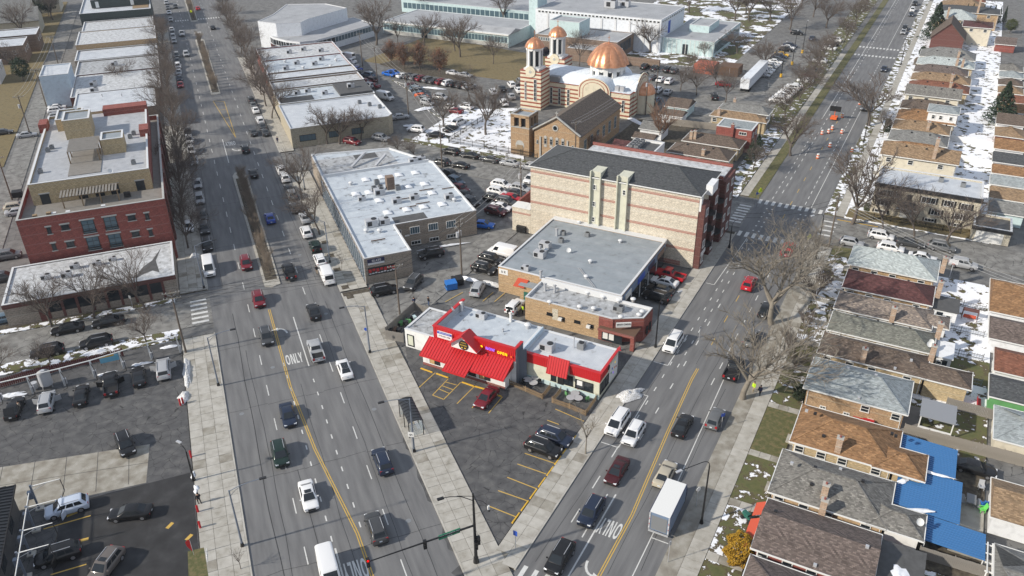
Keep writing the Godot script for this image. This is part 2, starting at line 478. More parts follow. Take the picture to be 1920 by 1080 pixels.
	for i in 3:
		var c: float=[0.66,0.53,0.38][i]
		var t=noise_tex(1024,0.0065,[[0.0,gr[0]],[c - 0.2,gr[1]],[c - 0.05,gr[3]],[c - 0.004,lin(0.1,0.085,0.06)],[c+0.006,lin(0.7,0.72,0.76)],[c+0.06,sn],[1.0,lin(0.86,0.87,0.89)]],60+i,FastNoiseLite.TYPE_SIMPLEX_SMOOTH,6,30.0,-1,false,0.66)
		tex_mat(["snow_some","snow_half","snow_most"][i],t,15.0+3*i,0.95)
		if i==1: tex_mat("snow_field",t,70.0,0.95)
	tex_mat("snow",noise_tex(256,0.03,[[0.0,lin(0.6,0.61,0.63)],[0.4,lin(0.76,0.78,0.82)],[1.0,lin(0.86,0.87,0.9)]],66),5.0,0.9)
	tex_mat("snow_dirty",noise_tex(512,0.03,[[0.0,lin(0.22,0.21,0.19)],[0.35,lin(0.45,0.44,0.42)],[0.6,lin(0.64,0.65,0.66)],[1.0,lin(0.78,0.79,0.81)]],67,FastNoiseLite.TYPE_SIMPLEX_SMOOTH,6),4.0,0.95)
	# --- roofs
	var rf=func(key: String,s: int,c0: Color,c1: Color,c2: Color,metres: float,th: float) -> void:
		var t=noise_tex(1024,0.009,[[0.0,c2],[th,c0],[th+0.12,c0],[1.0,c1]],s,FastNoiseLite.TYPE_SIMPLEX_SMOOTH,6,40.0,-1,false,0.6)
		detail(tex_mat(key,t,metres,0.75,false),grain,3.1)
	rf.call("roof_white",71,lin(0.5,0.55,0.6),lin(0.62,0.67,0.71),lin(0.11,0.11,0.11),23.0,0.3)
	rf.call("roof_bright",72,lin(0.53,0.56,0.6),lin(0.65,0.68,0.71),lin(0.26,0.26,0.26),29.0,0.26)
	rf.call("roof_grey",73,lin(0.28,0.315,0.345),lin(0.36,0.395,0.425),lin(0.13,0.13,0.125),31.0,0.25)
	rf.call("roof_mottled",74,lin(0.4,0.41,0.42),lin(0.62,0.64,0.66),lin(0.07,0.065,0.06),14.0,0.42)
	rf.call("roof_snowy",75,lin(0.5,0.51,0.52),lin(0.78,0.8,0.82),lin(0.12,0.11,0.1),12.0,0.34)
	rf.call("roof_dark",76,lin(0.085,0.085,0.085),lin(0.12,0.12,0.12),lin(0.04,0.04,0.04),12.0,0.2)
	rf.call("roof_pale",78,lin(0.4,0.415,0.44),lin(0.5,0.515,0.54),lin(0.2,0.2,0.2),17.0,0.25)
	rf.call("roof_school",77,lin(0.36,0.37,0.385),lin(0.45,0.46,0.475),lin(0.24,0.24,0.25),60.0,0.25)
	# --- shingles and bricks: courses too small to tell apart from here
	var sh=func(key: String,x: Color,y: Color,s: int) -> void:
		tex_mat(key,tabs_tex(256,8,18,x,y,x.lerp(y,0.3).darkened(0.2),1,s),2.7,0.95,false)
	sh.call("sh_grey",lin(0.12,0.115,0.105),lin(0.24,0.23,0.21),1)
	sh.call("sh_greygreen",lin(0.12,0.12,0.105),lin(0.21,0.215,0.185),2)
	sh.call("sh_brown",lin(0.085,0.062,0.048),lin(0.16,0.125,0.1),3)
	sh.call("sh_umber",lin(0.09,0.07,0.062),lin(0.17,0.135,0.12),4)
	sh.call("sh_orange",lin(0.17,0.09,0.042),lin(0.31,0.18,0.09),5)
	sh.call("sh_tan",lin(0.2,0.135,0.08),lin(0.3,0.21,0.13),6)
	sh.call("sh_maroon",lin(0.07,0.026,0.026),lin(0.12,0.05,0.048),7)
	sh.call("sh_redbrown",lin(0.15,0.06,0.036),lin(0.22,0.095,0.062),8)
	sh.call("sh_paleblue",lin(0.25,0.28,0.29),lin(0.3,0.33,0.34),9)
	sh.call("sh_palegreen",lin(0.36,0.4,0.4),lin(0.44,0.48,0.475),10)
	sh.call("sh_mottle",lin(0.13,0.11,0.1),lin(0.33,0.27,0.22),11)
	sh.call("sh_charcoal",lin(0.05,0.054,0.058),lin(0.085,0.09,0.095),12)
	sh.call("sh_midgrey",lin(0.16,0.16,0.155),lin(0.22,0.22,0.21),13)
	sh.call("sh_church",lin(0.095,0.075,0.06),lin(0.14,0.112,0.092),14)
	var br=func(key: String,x: Color,y: Color,s: int,mortar: Color) -> void:
		tex_mat(key,tabs_tex(256,8,24,x,y,mortar,1,s),1.8,0.92,false)
	br.call("brick_red",lin(0.2,0.05,0.04),lin(0.27,0.078,0.062),21,lin(0.26,0.13,0.11))
	br.call("brick_brown",lin(0.17,0.115,0.085),lin(0.25,0.18,0.135),22,lin(0.24,0.2,0.17))
	br.call("brick_tan",lin(0.36,0.235,0.125),lin(0.48,0.34,0.2),23,lin(0.42,0.32,0.21))
	br.call("brick_buff",lin(0.49,0.435,0.345),lin(0.62,0.56,0.455),24,lin(0.6,0.56,0.48))
	br.call("brick_band",lin(0.34,0.15,0.12),lin(0.44,0.22,0.18),25,lin(0.45,0.33,0.26))
	br.call("brick_yellow",lin(0.38,0.29,0.165),lin(0.49,0.39,0.24),26,lin(0.44,0.37,0.25))
	br.call("brick_taupe",lin(0.24,0.2,0.16),lin(0.33,0.28,0.23),27,lin(0.34,0.31,0.27))
	br.call("brick_chim",lin(0.34,0.23,0.16),lin(0.46,0.34,0.25),28,lin(0.45,0.4,0.34))
	br.call("brick_dark",lin(0.1,0.035,0.03),lin(0.14,0.055,0.045),29,lin(0.15,0.09,0.08))
	br.call("brick_church",lin(0.3,0.19,0.105),lin(0.44,0.3,0.18),30,lin(0.4,0.32,0.23))
	br.call("brick_green",lin(0.04,0.052,0.05),lin(0.06,0.075,0.07),31,lin(0.07,0.085,0.08))
	br.call("brick_store",lin(0.34,0.3,0.22),lin(0.42,0.375,0.28),33,lin(0.4,0.36,0.29))
	br.call("brick_pale",lin(0.46,0.42,0.33),lin(0.56,0.52,0.42),32,lin(0.58,0.52,0.42))
	# painted walls,siding
	var st=func(key: String,x: Color,s: int) -> void:
		tex_mat(key,noise_tex(256,0.02,[[0.0,x.darkened(0.09)],[0.5,x],[1.0,x.lightened(0.04)]],s,FastNoiseLite.TYPE_SIMPLEX_SMOOTH,5),7.0,0.8,false)
	st.call("stucco_white",lin(0.74,0.74,0.72),81)
	st.call("stucco_cream",lin(0.6,0.59,0.47),82)
	st.call("siding_cream",lin(0.62,0.57,0.46),83)
	st.call("siding_white",lin(0.74,0.75,0.76),84)
	st.call("panel_white",lin(0.7,0.73,0.77),85)
	st.call("panel_aqua",lin(0.5,0.63,0.64),86)
	st.call("panel_blue",lin(0.5,0.6,0.68),87)
	st.call("stone_grey",lin(0.42,0.42,0.4),88)
	st.call("cream_well",lin(0.58,0.575,0.47),89)
	st.call("old_wood",lin(0.22,0.205,0.185),90)
	st.call("wood_fence",lin(0.26,0.235,0.2),91)
	st.call("cedar",lin(0.27,0.19,0.11),92)
	st.call("red_wood",lin(0.12,0.022,0.02),93)
	st.call("green_paint",lin(0.12,0.33,0.12),94)
	st.call("church_cream",lin(0.66,0.6,0.46),95)
	st.call("church_red",lin(0.3,0.085,0.05),96)
	st.call("vault_white",lin(0.66,0.71,0.76),97)
	var cop=noise_tex(512,0.01,[[0.0,lin(0.46,0.2,0.1)],[0.5,lin(0.6,0.28,0.15)],[1.0,lin(0.7,0.38,0.23)]],98,FastNoiseLite.TYPE_SIMPLEX_SMOOTH,5)
	var cm=tex_mat("copper",cop,6.0,0.34,false)
	cm.metallic=0.55
	var paints={"white": lin(0.74,0.74,0.74),"silver": lin(0.36,0.37,0.385),"grey": lin(0.13,0.135,0.14),"dark_grey": lin(0.055,0.057,0.06),"black": lin(0.012,0.012,0.013),"navy": lin(0.016,0.025,0.05),"blue": lin(0.012,0.05,0.28),"bright_blue": lin(0.01,0.12,0.5),"red": lin(0.42,0.01,0.02),"dark_red": lin(0.16,0.01,0.018),"maroon": lin(0.055,0.008,0.01),"beige": lin(0.42,0.38,0.3),"green": lin(0.012,0.028,0.022),"orange": lin(0.6,0.12,0.04),"brown": lin(0.13,0.115,0.105),"pale_blue": lin(0.5,0.56,0.66),"yellow": lin(0.7,0.4,0.02),"steel_blue": lin(0.1,0.15,0.2)}
	for c in paints:
		var m=mat("car_"+c,paints[c],0.3,0.0)
		m.clearcoat_enabled=true
		m.clearcoat=0.35
		m.metallic_specular=0.35
		m.clearcoat_roughness=0.08
	for x in [["marking_white",lin(0.6,0.6,0.58),lin(0.26,0.26,0.26),101],["marking_yellow",lin(0.55,0.36,0.08),lin(0.26,0.2,0.1),102],["curb_yellow",lin(0.66,0.4,0.04),lin(0.34,0.22,0.06),103]]:
		tex_mat(x[0],noise_tex(256,0.03,[[0.0,x[2]],[0.35,x[1]],[1.0,x[1]]],x[3],FastNoiseLite.TYPE_SIMPLEX_SMOOTH,6,10.0,-1,false,0.7),4.0,0.85)
	mat("orange_rust",lin(0.42,0.12,0.07),0.8)
	mat("rust_twig",lin(0.2,0.12,0.08),0.95)
	mat("shelter_roof",lin(0.03,0.032,0.036),0.45)
	mat("banner_blue",lin(0.15,0.4,0.55),0.7)
	mat("green_lime",lin(0.15,0.6,0.12),0.6)
	mat("cone_pink",lin(0.75,0.12,0.15),0.7)
	mat("figure",Color.WHITE,0.9).vertex_color_use_as_albedo=true
	var sr=mat("signal_red",Color(1,0.05,0.05),0.4)
	sr.emission_enabled=true
	sr.emission=Color(1,0.05,0.03)
	sr.emission_energy_multiplier=0.6
	var pc=mat("pane_clear",Color(0.75,0.82,0.85,0.25),0.08)
	pc.transparency=BaseMaterial3D.TRANSPARENCY_ALPHA
# ---------- vehicles
const CAR:={
	"sedan": {L=4.8,W=1.84,H=1.46,sill=0.2,hood=0.84,belt=0.96,deck=1.02,a=[0.235,0.43,0.69,0.89],tw=0.7,side=2},
	"hatch": {L=4.3,W=1.8,H=1.5,sill=0.2,hood=0.88,belt=0.97,deck=1.02,a=[0.23,0.4,0.85,0.97],tw=0.75,side=2},
	"suv": {L=4.7,W=1.92,H=1.72,sill=0.26,hood=1.0,belt=1.1,deck=1.12,a=[0.2,0.37,0.86,0.975],tw=0.74,side=3},
	"minivan": {L=5.1,W=1.98,H=1.76,sill=0.22,hood=1.0,belt=1.08,deck=1.1,a=[0.16,0.36,0.94,0.99],tw=0.8,side=3},
	"jeep": {L=4.4,W=1.88,H=1.85,sill=0.35,hood=1.15,belt=1.2,deck=1.2,a=[0.36,0.42,0.96,0.985],tw=0.88,side=2},
	"pickup": {L=5.8,W=2.02,H=1.92,sill=0.34,hood=1.12,belt=1.2,deck=0.8,a=[0.27,0.38,0.58,0.635],tw=0.78,side=2},
	"van": {L=5.7,W=2.04,H=2.35,sill=0.28,hood=1.15,belt=1.25,deck=1.3,a=[0.12,0.26,0.985,0.995],tw=0.88,side=1},
}
var protos={}
func car_proto(kind: String) -> Node3D:
	var s: Dictionary=CAR[kind]
	var L: float=s.L; var W: float=s.W/2; var H: float=s.H; var belt: float=s.belt
	var a: Array=s.a
	var o=Node3D.new()
	o.name=kind
	# lower body: a loft of rings from nose to tail
	var st=[0.0,0.012,0.05,0.12,a[0]*0.8,a[0],a[1],0.5,0.62,a[2],minf(a[3],0.97),0.985,1.0]
	if kind=="pickup": st=[0.0,0.012,0.05,0.12,a[0]*0.8,a[0],a[1],0.5,a[3],a[3]+0.005,0.9,0.985,1.0]
	var rings=[]
	for t in st:
		var nose=clampf(t/0.07,0,1); var tail=clampf((1 - t)/0.05,0,1)
		var w=W*(0.78+0.22*sqrt(nose))*(0.86+0.14*sqrt(tail))
		var top: float
		if t<=a[0]: top=lerpf(s.hood*0.84,s.hood,sqrt(t/a[0]))
		elif t<=a[1]: top=lerpf(s.hood,belt,(t - a[0])/(a[1] - a[0]))
		elif t<=a[2]: top=belt
		else: top=lerpf(belt,s.deck,(t - a[2])/maxf(0.01,a[3] - a[2])) if t<a[3] else s.deck
		if kind=="pickup": top=belt if t>a[1] and t<=a[3] else (s.deck if t>a[3] else top)
		if t==0.0: top -= 0.1
		if t==1.0: top -= 0.06
		var lo: float=s.sill+(0.1 if t==0.0 or t==1.0 else 0.0)
		var z: float=(t - 0.5)*L
		var ring=[]
		for q in [[0.9,lo],[1.0,lo+0.16],[1.0,lerpf(lo,top,0.72)],[0.95,top - 0.05],[0.84,top],[0.4,top+0.02]]: ring.append(Vector3(w*q[0],q[1],z))
		for q in range(5,-1,-1): ring.append(Vector3(-ring[q].x,ring[q].y,z))
		rings.append(ring)
	var mb=Mb.new()
	for i in rings.size() - 1:
		for j in 11:
			mb.quad(rings[i][j],rings[i+1][j],rings[i+1][j+1],rings[i][j+1])
	for r in [rings[0],rings[-1]]:
		var flip: bool=r==rings[0]
		for j in range(1,11):
			if flip: mb.tri(r[0],r[j],r[j+1])
			else: mb.tri(r[0],r[j+1],r[j])
	mb.smooth()
	mpart(o,"body",mb,M.car_white)
	# cabin: painted pillars and roof
	var zb=[(a[0] - 0.5)*L,(a[3] - 0.5)*L]; var zt=[(a[1] - 0.5)*L,(a[2] - 0.5)*L]
	var wb=W*0.93; var wt: float=W*s.tw
	var y0=belt - 0.05
	var c=Mb.new()
	var lv=[]
	for q in [[wb,y0,zb[0],zb[1]],[lerpf(wb,wt,0.86),lerpf(y0,H,0.9),lerpf(zb[0],zt[0],0.9),lerpf(zb[1],zt[1],0.9)],[wt,H - 0.035,zt[0]+0.05,zt[1] - 0.04],[wt*0.72,H,zt[0]+0.22,zt[1] - 0.18]]:
		lv.append([Vector3(-q[0],q[1],q[2]),Vector3(q[0],q[1],q[2]),Vector3(q[0],q[1],q[3]),Vector3(-q[0],q[1],q[3])])
	var rr=[]
	for i in 4:
		var ring=[]
		for j in 4:
			var p: Vector3=lv[i][j]
			var cut=0.2 if i<2 else 0.3
			var a1: Vector3=p.move_toward(lv[i][(j+3) % 4],cut); var a2: Vector3=p.move_toward(lv[i][(j+1) % 4],cut)
			ring.append_array([a1,(a1+a2+p)/3,a2])
		rr.append(ring)
	for i in 3:
		for j in 12:
			var k=(j+1) % 12
			c.quad(rr[i+1][k],rr[i+1][j],rr[i][j],rr[i][k])
	for j in 12: c.tri(Vector3(0,H+0.015,(zt[0]+zt[1])/2),rr[3][j],rr[3][(j+1) % 12])
	c.smooth()
	mpart(o,"cabin",c,M.car_white)
	# panes,a centimetre proud of the cabin faces
	var pane=func(p0: Vector3,p1: Vector3,p2: Vector3,p3: Vector3) -> Mb:
		var g=Mb.new()
		var nn=(p2 - p0).cross(p1 - p0).normalized()*0.015
		g.quad(p0+nn,p1+nn,p2+nn,p3+nn)
		return g
	var at=func(j: int,u: float,v: float) -> Vector3:
		return lv[0][j].lerp(lv[0][(j+1) % 4],u).lerp(lv[1][j].lerp(lv[1][(j+1) % 4],u),v)
	for w in [["windshield",0,0.1,0.9,0.06,0.97],["rear_window",2,0.12,0.88,0.2 if kind!="sedan" else 0.1,0.95]]:
		var p: Mb=pane.call(at.call(w[1],w[3],w[5]),at.call(w[1],w[2],w[5]),at.call(w[1],w[2],w[4]),at.call(w[1],w[3],w[4]))
		mpart(o,w[0],p,M.car_glass)
	var n: int=s.side
	for j in [1,3]:
		for i in n:
			var u0=0.09+0.83*i/(n if kind!="van" else 4); var u1=0.09+0.83*(i+1)/(n if kind!="van" else 4) - 0.03
			if j==3:
				var tmp=u0
				u0=1 - u1; u1=1 - tmp
			var p: Mb=pane.call(at.call(j,u1,0.92),at.call(j,u0,0.92),at.call(j,u0,0.18),at.call(j,u1,0.18))
			mpart(o,"side_window",p,M.car_glass)
	if kind=="pickup":
		var bd=Mb.new()
		bd.cbox(Vector3(0,s.deck+0.03,(0.5*(a[3]+1.0) - 0.5)*L),Vector3(W*1.6,0.03,L*(1 - a[3]) - 0.3))
		mpart(o,"bed_floor",bd,M.trim_black)
		for sx in [-1,1]: bpart(o,"bed_side",Vector3(sx*W*0.9,s.deck+0.14,(0.5*(a[3]+1.0) - 0.5)*L),Vector3(0.16,0.34,L*(1 - a[3]) - 0.06),M.car_white)
		bpart(o,"tailgate",Vector3(0,s.deck+0.14,0.488*L),Vector3(W*1.72,0.34,0.1),M.car_white)
	if kind in ["suv","minivan","jeep"]:
		for sx in [-1,1]: bpart(o,"roof_rail",Vector3(sx*wt*0.86,H+0.03,(zt[0]+zt[1])/2),Vector3(0.05,0.06,(zt[1] - zt[0])*0.8),M.galv if kind=="suv" else M.trim_black)
	if kind=="jeep":
		var sp=part(o,"spare_wheel",cyl(0.36,0.22,16),M.tyre,Vector3(0,0.95,L/2+0.16))
		sp.rotation.x=-PI/2
	# wheels
	var wr=0.37 if kind in ["suv","pickup","jeep","van"] else 0.33
	if not cache.has("wheel%.2f" % wr):
		var t=Mb.new()
		t.tube(Vector3(-0.11,0,0),Vector3(0.11,0,0),wr,wr,18)
		cache["wheel%.2f" % wr]=t.mesh()
		var q=Mb.new()
		q.tube(Vector3(-0.118,0,0),Vector3(0.118,0,0),wr*0.62,wr*0.62,14)
		cache["rim%.2f" % wr]=q.mesh()
	for sx in [-1,1]:
		for z in [-0.31,0.3]:
			var wl=part(o,"wheel",cache["wheel%.2f" % wr],M.tyre,Vector3(sx*(W - 0.1),wr,z*L))
			part(wl,"rim",cache["rim%.2f" % wr],M.rim)
		bpart(o,"headlight",Vector3(sx*W*0.68,s.hood*0.8,-L*0.478),Vector3(0.36,0.15,0.2),M.lamp_clear)
		bpart(o,"tail_light",Vector3(sx*W*0.74,belt*0.86 if kind!="pickup" else 0.95,L*0.489),Vector3(0.28,0.2 if kind=="sedan" else 0.34,0.1),M.lamp_red)
		bpart(o,"mirror",Vector3(sx*(W+0.08),belt+0.03,(a[0] - 0.5)*L+0.35),Vector3(0.2,0.14,0.12),M.car_white)
	bpart(o,"grille",Vector3(0,s.hood*0.62,-L*0.4975),Vector3(W*0.95,0.24,0.06),M.trim_black)
	bpart(o,"front_bumper",Vector3(0,s.sill+0.12,-L*0.494),Vector3(W*1.6,0.1,0.08),M.trim_black)
	bpart(o,"license_plate",Vector3(0,belt*0.72,L*0.5),Vector3(0.32,0.16,0.03),M.plate)
	bpart(o,"rear_bumper",Vector3(0,s.sill+0.14,L*0.495),Vector3(W*1.66,0.14,0.08),M.trim_black)
	return o
const PAINTED:=["body","cabin","mirror","bed_side","tailgate","trunk_lid","hood_open","door"]
func heading(h) -> float:
	if h is float or h is int: return deg_to_rad(h)
	return {"La": -HL,"Lt": -HL+PI,"Na": -HN,"Nt": -HN+PI,"E": -HN - PI/2,"W": -HN+PI/2,"Kr": -HL - PI/2,"Kl": -HL+PI/2}[h]
func car(kind: String,paint: String,x: float,z: float,h,label: String,group:="",extra:="") -> Node3D:
	if not protos.has(kind): protos[kind]=car_proto(kind)
	var o: Node3D=protos[kind].duplicate()
	o.name={"sedan": "sedan_car","hatch": "hatchback_car","suv": "suv_car","minivan": "minivan","jeep": "off_road_car","pickup": "pickup_truck","van": "cargo_van"}[kind]
	add_child(o,true)
	o.position=Vector3(x,0.016,z)
	o.rotation.y=heading(h)
	tag(o,label,{"pickup": "pickup truck","van": "van","minivan": "minivan"}.get(kind,"car"),group)
	for c in o.get_children():
		for p in PAINTED:
			if c.name.begins_with(p): c.material_override=M["car_"+paint]
	var s: Dictionary=CAR[kind]
	if "sunroof" in extra: bpart(o,"sunroof",Vector3(0,s.H+0.004,-0.15),Vector3(0.8,0.02,0.55),M.car_glass)
	if "panorama" in extra: bpart(o,"sunroof",Vector3(0,s.H+0.004,0.3),Vector3(0.95,0.02,1.5),M.car_glass)
	if "trunk" in extra:
		var t=bpart(o,"trunk_lid",Vector3(0,1.5,s.L*0.42),Vector3(1.4,0.06,1.0),M["car_"+paint])
		t.rotation.x=1.0
	if "hood" in extra:
		var t=bpart(o,"hood_open",Vector3(0,1.25,-s.L*0.33),Vector3(1.5,0.05,1.0),M["car_"+paint])
		t.rotation.x=-0.9
	if "doors" in extra:
		for sx in [-1,1]:
			var t=bpart(o,"door",Vector3(sx*(s.W/2+0.4),0.75,-0.35),Vector3(0.9,0.85,0.07),M["car_"+paint])
			t.rotation.y=sx*0.45
	if "lightbar" in extra:
		for sx in [-1,1]: bpart(o,"light_bar",Vector3(sx*0.4,s.H+0.1,-0.1),Vector3(0.6,0.14,0.3),M.lamp_red)
	return o
const ORD:=["first","second","third","fourth","fifth","sixth","seventh","eighth","ninth","tenth","eleventh","twelfth","thirteenth","fourteenth","fifteenth","sixteenth","seventeenth","eighteenth","nineteenth","twentieth"]
const PAINT_WORD:={"dark_grey": "charcoal","dark_red": "dark red","bright_blue": "bright blue","pale_blue": "pale blue","steel_blue": "slate blue"}
func row(p0: Vector2,p1: Vector2,h,cars: Array,where: String,group: String) -> void:   # cars: "paint kind" from p0 to p1; "-" leaves a gap
	var n=cars.size()
	for i in n:
		if cars[i]=="-": continue
		var q: PackedStringArray=cars[i].split(" ")
		var p=p0.lerp(p1,float(i)/maxf(1,n - 1))
		car(q[1],q[0],p.x,p.y,heading_deg(h)+rng.randf_range(-1.5,1.5),"%s %s, %s place %s" % [PAINT_WORD.get(q[0],q[0]),{"suv": "SUV","hatch": "hatchback","jeep": "off-roader","pickup": "pickup truck"}.get(q[1],q[1]),ORD[i],where],group)
func heading_deg(h) -> float:
	return rad_to_deg(heading(h))
# ---------- trees
var tree_kinds={}
func grow(trunk: Mb,crown: Mb,p: Vector3,d: Vector3,length: float,r: float,depth: int,spec: Dictionary) -> void:
	var seg=3 if depth<2 else (2 if depth<spec.depth else 1)
	var q=p; var dir=d
	var pts=[p]
	for i in seg:
		dir=(dir+Vector3(rng.randf_range(-1,1),rng.randf_range(-0.4,0.6),rng.randf_range(-1,1))*spec.bend).normalized()
		q+=dir*length/seg
		pts.append(q)
	var mb=trunk if depth<2 else crown
	for i in seg:
		var ra=lerpf(r,r*0.62,float(i)/seg); var rb=lerpf(r,r*0.62,float(i+1)/seg)
		mb.tube(pts[i],pts[i+1],ra,rb,7 if depth==0 else (5 if depth==1 else 3),false)
	if depth>=spec.depth: return
	var kids: int=spec.kids[depth]
	for i in kids:
		var f=rng.randf_range(0.3,1.0) if i>0 else 1.0
		if depth==0: f=rng.randf_range(0.72,1.0)
		var k=clampf(f*seg,0,seg - 0.001)
		var base: Vector3=pts[int(k)].lerp(pts[int(k)+1],k - int(k))
		var az=TAU*(i+rng.randf_range(-0.25,0.25))/kids+depth*1.3
		var side=dir.cross(Vector3.UP if absf(dir.y)<0.9 else Vector3.RIGHT).normalized()
		side=side.rotated(dir,az)
		var sp: float=spec.spread[depth]*rng.randf_range(0.75,1.25)
		var nd=(dir*cos(sp)+side*sin(sp)+Vector3.UP*spec.up).normalized()
		grow(trunk,crown,base,nd,length*spec.shrink[depth]*rng.randf_range(0.75,1.15),maxf(r*0.56*lerpf(1.0,0.7,1 - f),spec.thin),depth+1,spec)
func tree_kind(key: String,seed_: int,spec: Dictionary) -> void:   # about ten metres tall
	rng.seed=seed_
	var t=Mb.new(); var c=Mb.new()
	grow(t,c,Vector3(0,-0.1,0),Vector3.UP,spec.trunk,spec.r,0,spec)
	tree_kinds[key]=[t.mesh(),c.mesh()]
func leaf_crown(seed_: int,count: int,size: float,shape: Callable) -> Mesh:   # many small faces spread through a volume; shape maps (u,v,w) to a point
	rng.seed=seed_
	var mb=Mb.new()
	for i in count:
		var p: Vector3=shape.call(rng.randf(),rng.randf()*TAU,rng.randf())
		var a=Vector3(rng.randf_range(-1,1),rng.randf_range(-1,1),rng.randf_range(-1,1)).normalized()
		var b=a.cross(Vector3(rng.randf_range(-1,1),1,rng.randf_range(-1,1))).normalized()
		var s=size*rng.randf_range(0.6,1.4)
		mb.tri(p - a*s,p+b*s*0.7,p+a*s)
		mb.tri(p - a*s,p+a*s,p - b*s*0.5)
	return mb.mesh()
func vegetation() -> void:
	for i in 4:
		tree_kind("elm%d" % i,100+i,{trunk=2.3+0.25*i,r=0.17,bend=0.16,depth=4,kids=[6,6,6,6],spread=[0.6,0.62,0.66,0.7],up=0.1,shrink=[1.3,0.62,0.6,0.62],thin=0.013})
	for i in 2:
		tree_kind("big%d" % i,200+i,{trunk=2.6,r=0.24,bend=0.2,depth=4,kids=[5,6,6,7],spread=[0.75,0.62,0.62,0.66],up=0.12,shrink=[1.35,0.66,0.58,0.58],thin=0.013})
		tree_kind("young%d" % i,300+i,{trunk=3.4,r=0.1,bend=0.1,depth=3,kids=[6,4,4],spread=[0.5,0.5,0.6],up=0.2,shrink=[0.8,0.55,0.55],thin=0.014})
		tree_kind("shrub%d" % i,400+i,{trunk=0.3,r=0.1,bend=0.1,depth=3,kids=[16,6,6],spread=[0.45,0.4,0.5],up=0.25,shrink=[12.0,0.45,0.5],thin=0.022})
	mat("needle",lin(0.028,0.05,0.026),0.9)
	mat("needle_blue",lin(0.05,0.075,0.065),0.9)
	mat("needle_olive",lin(0.075,0.09,0.035),0.9)
	mat("golden",lin(0.36,0.21,0.015),0.9)
	mat("dead_leaf",lin(0.2,0.1,0.06),0.95)
	mat("hedge",lin(0.03,0.045,0.02),0.9)
	mat("dead_stem",lin(0.25,0.205,0.16),0.95)
	cache.conifer=leaf_crown(501,5200,0.17,func(u,v,w):
		var y=0.06+0.94*u
		var r=(1 - y)*0.36*(0.72+0.28*sin(y*34+2*sin(v*3)))*lerpf(0.55,1.0,sqrt(w))+0.008
		return Vector3(cos(v)*r*10,y*10 - 0.8*r*w,sin(v)*r*10))
	cache.round=leaf_crown(502,5200,0.2,func(u,v,w):
		var c=cos(PI*u); var s=sin(PI*u)
		var lump=0.8+0.13*sin(v*4+5*c)+0.1*sin(v*7 - 9*c)
		var r=4.2*lump*lerpf(0.6,1.0,sqrt(w))
		return Vector3(cos(v)*s*r,5.4+c*r*0.95,sin(v)*s*r))
	cache.bush=leaf_crown(503,6500,0.055,func(u,v,w):
		var y=u
		var lump=0.85+0.15*sin(v*5+9*y)
		var r=1.0*sqrt(maxf(0.02,1 - pow(absf(y - 0.4)/0.62,2.4)))*lump*lerpf(0.75,1.0,w)
		return Vector3(cos(v)*r,y*2.0,sin(v)*r))
	cache.oak_leaf=leaf_crown(504,4200,0.16,func(u,v,w):
		var c=cos(PI*u); var s=sin(PI*u)
		var lump=0.72+0.2*sin(v*3+4*c)+0.14*sin(v*8 - 7*c)
		var r=4.3*lump*lerpf(0.25,1.0,sqrt(w))
		return Vector3(cos(v)*s*r,5.6+c*r,sin(v)*s*r))
func tree(key: String,x: float,z: float,h: float,label: String,group:="",wide:=1.0,m:="") -> Node3D:
	var o=thing("bare_tree",label,"tree",Vector3(x,0.1,z),rng.randf()*TAU,group)
	var s=h/8.3
	part(o,"trunk",tree_kinds[key][0],M.bark_pale if m=="pale" else M.bark).scale=Vector3(s*wide,s,s*wide)
	part(o,"crown",tree_kinds[key][1],M.bark_pale if m=="pale" else M.twig).scale=Vector3(s*wide,s,s*wide)
	return o
func conifer(x: float,z: float,h: float,label: String,wide:=1.0,m:="needle",shape:="conifer") -> Node3D:
	var o=thing("evergreen_tree",label,"tree",Vector3(x,0.1,z),x)
	var s=h/10.0
	cpart(o,"trunk",Vector3(0,-0.1,0),0.16*s+0.05,h*(0.9 if shape=="conifer" else 0.5),M.bark,7,0.03)
	part(o,"crown",cache[shape],M[m]).scale=Vector3(s*wide,s,s*wide)
	return o
func oak(x: float,z: float,h: float,label: String) -> void:
	var o=tree("elm1",x,z,h*0.95,label,"russet trees by the school drive")
	o.name="russet_oak_tree"
	part(o,"dead_leaves",cache.oak_leaf,M.dead_leaf).scale=Vector3.ONE*h/10.0
func bush(x: float,z: float,h: float,label: String,m:="hedge",wide:=1.0,group:="",y:=0.1) -> void:
	var o=thing("shrub",label,"shrub",Vector3(x,y,z),x,group)
	part(o,"foliage",cache.bush,M[m]).scale=Vector3(h/2*wide,h/2,h/2*wide)
	cpart(o,"stem",Vector3(0,-0.05,0),0.05,h*0.4,M.bark,6)
func bare_shrub(x: float,z: float,h: float,label: String,group:="",wide:=1.0,m: Material=null) -> void:
	var o=thing("bare_shrub",label,"shrub",Vector3(x,0.12,z),x*3,group)
	var s=Vector3(h/5.0*wide,h/5.0,h/5.0*wide)
	part(o,"stems",tree_kinds["shrub%d" % (int(absf(x*10)) % 2)][0],m if m else M.dead_stem).scale=s
	part(o,"twigs",tree_kinds["shrub%d" % (int(absf(x*10)) % 2)][1],m if m else M.dead_stem).scale=s
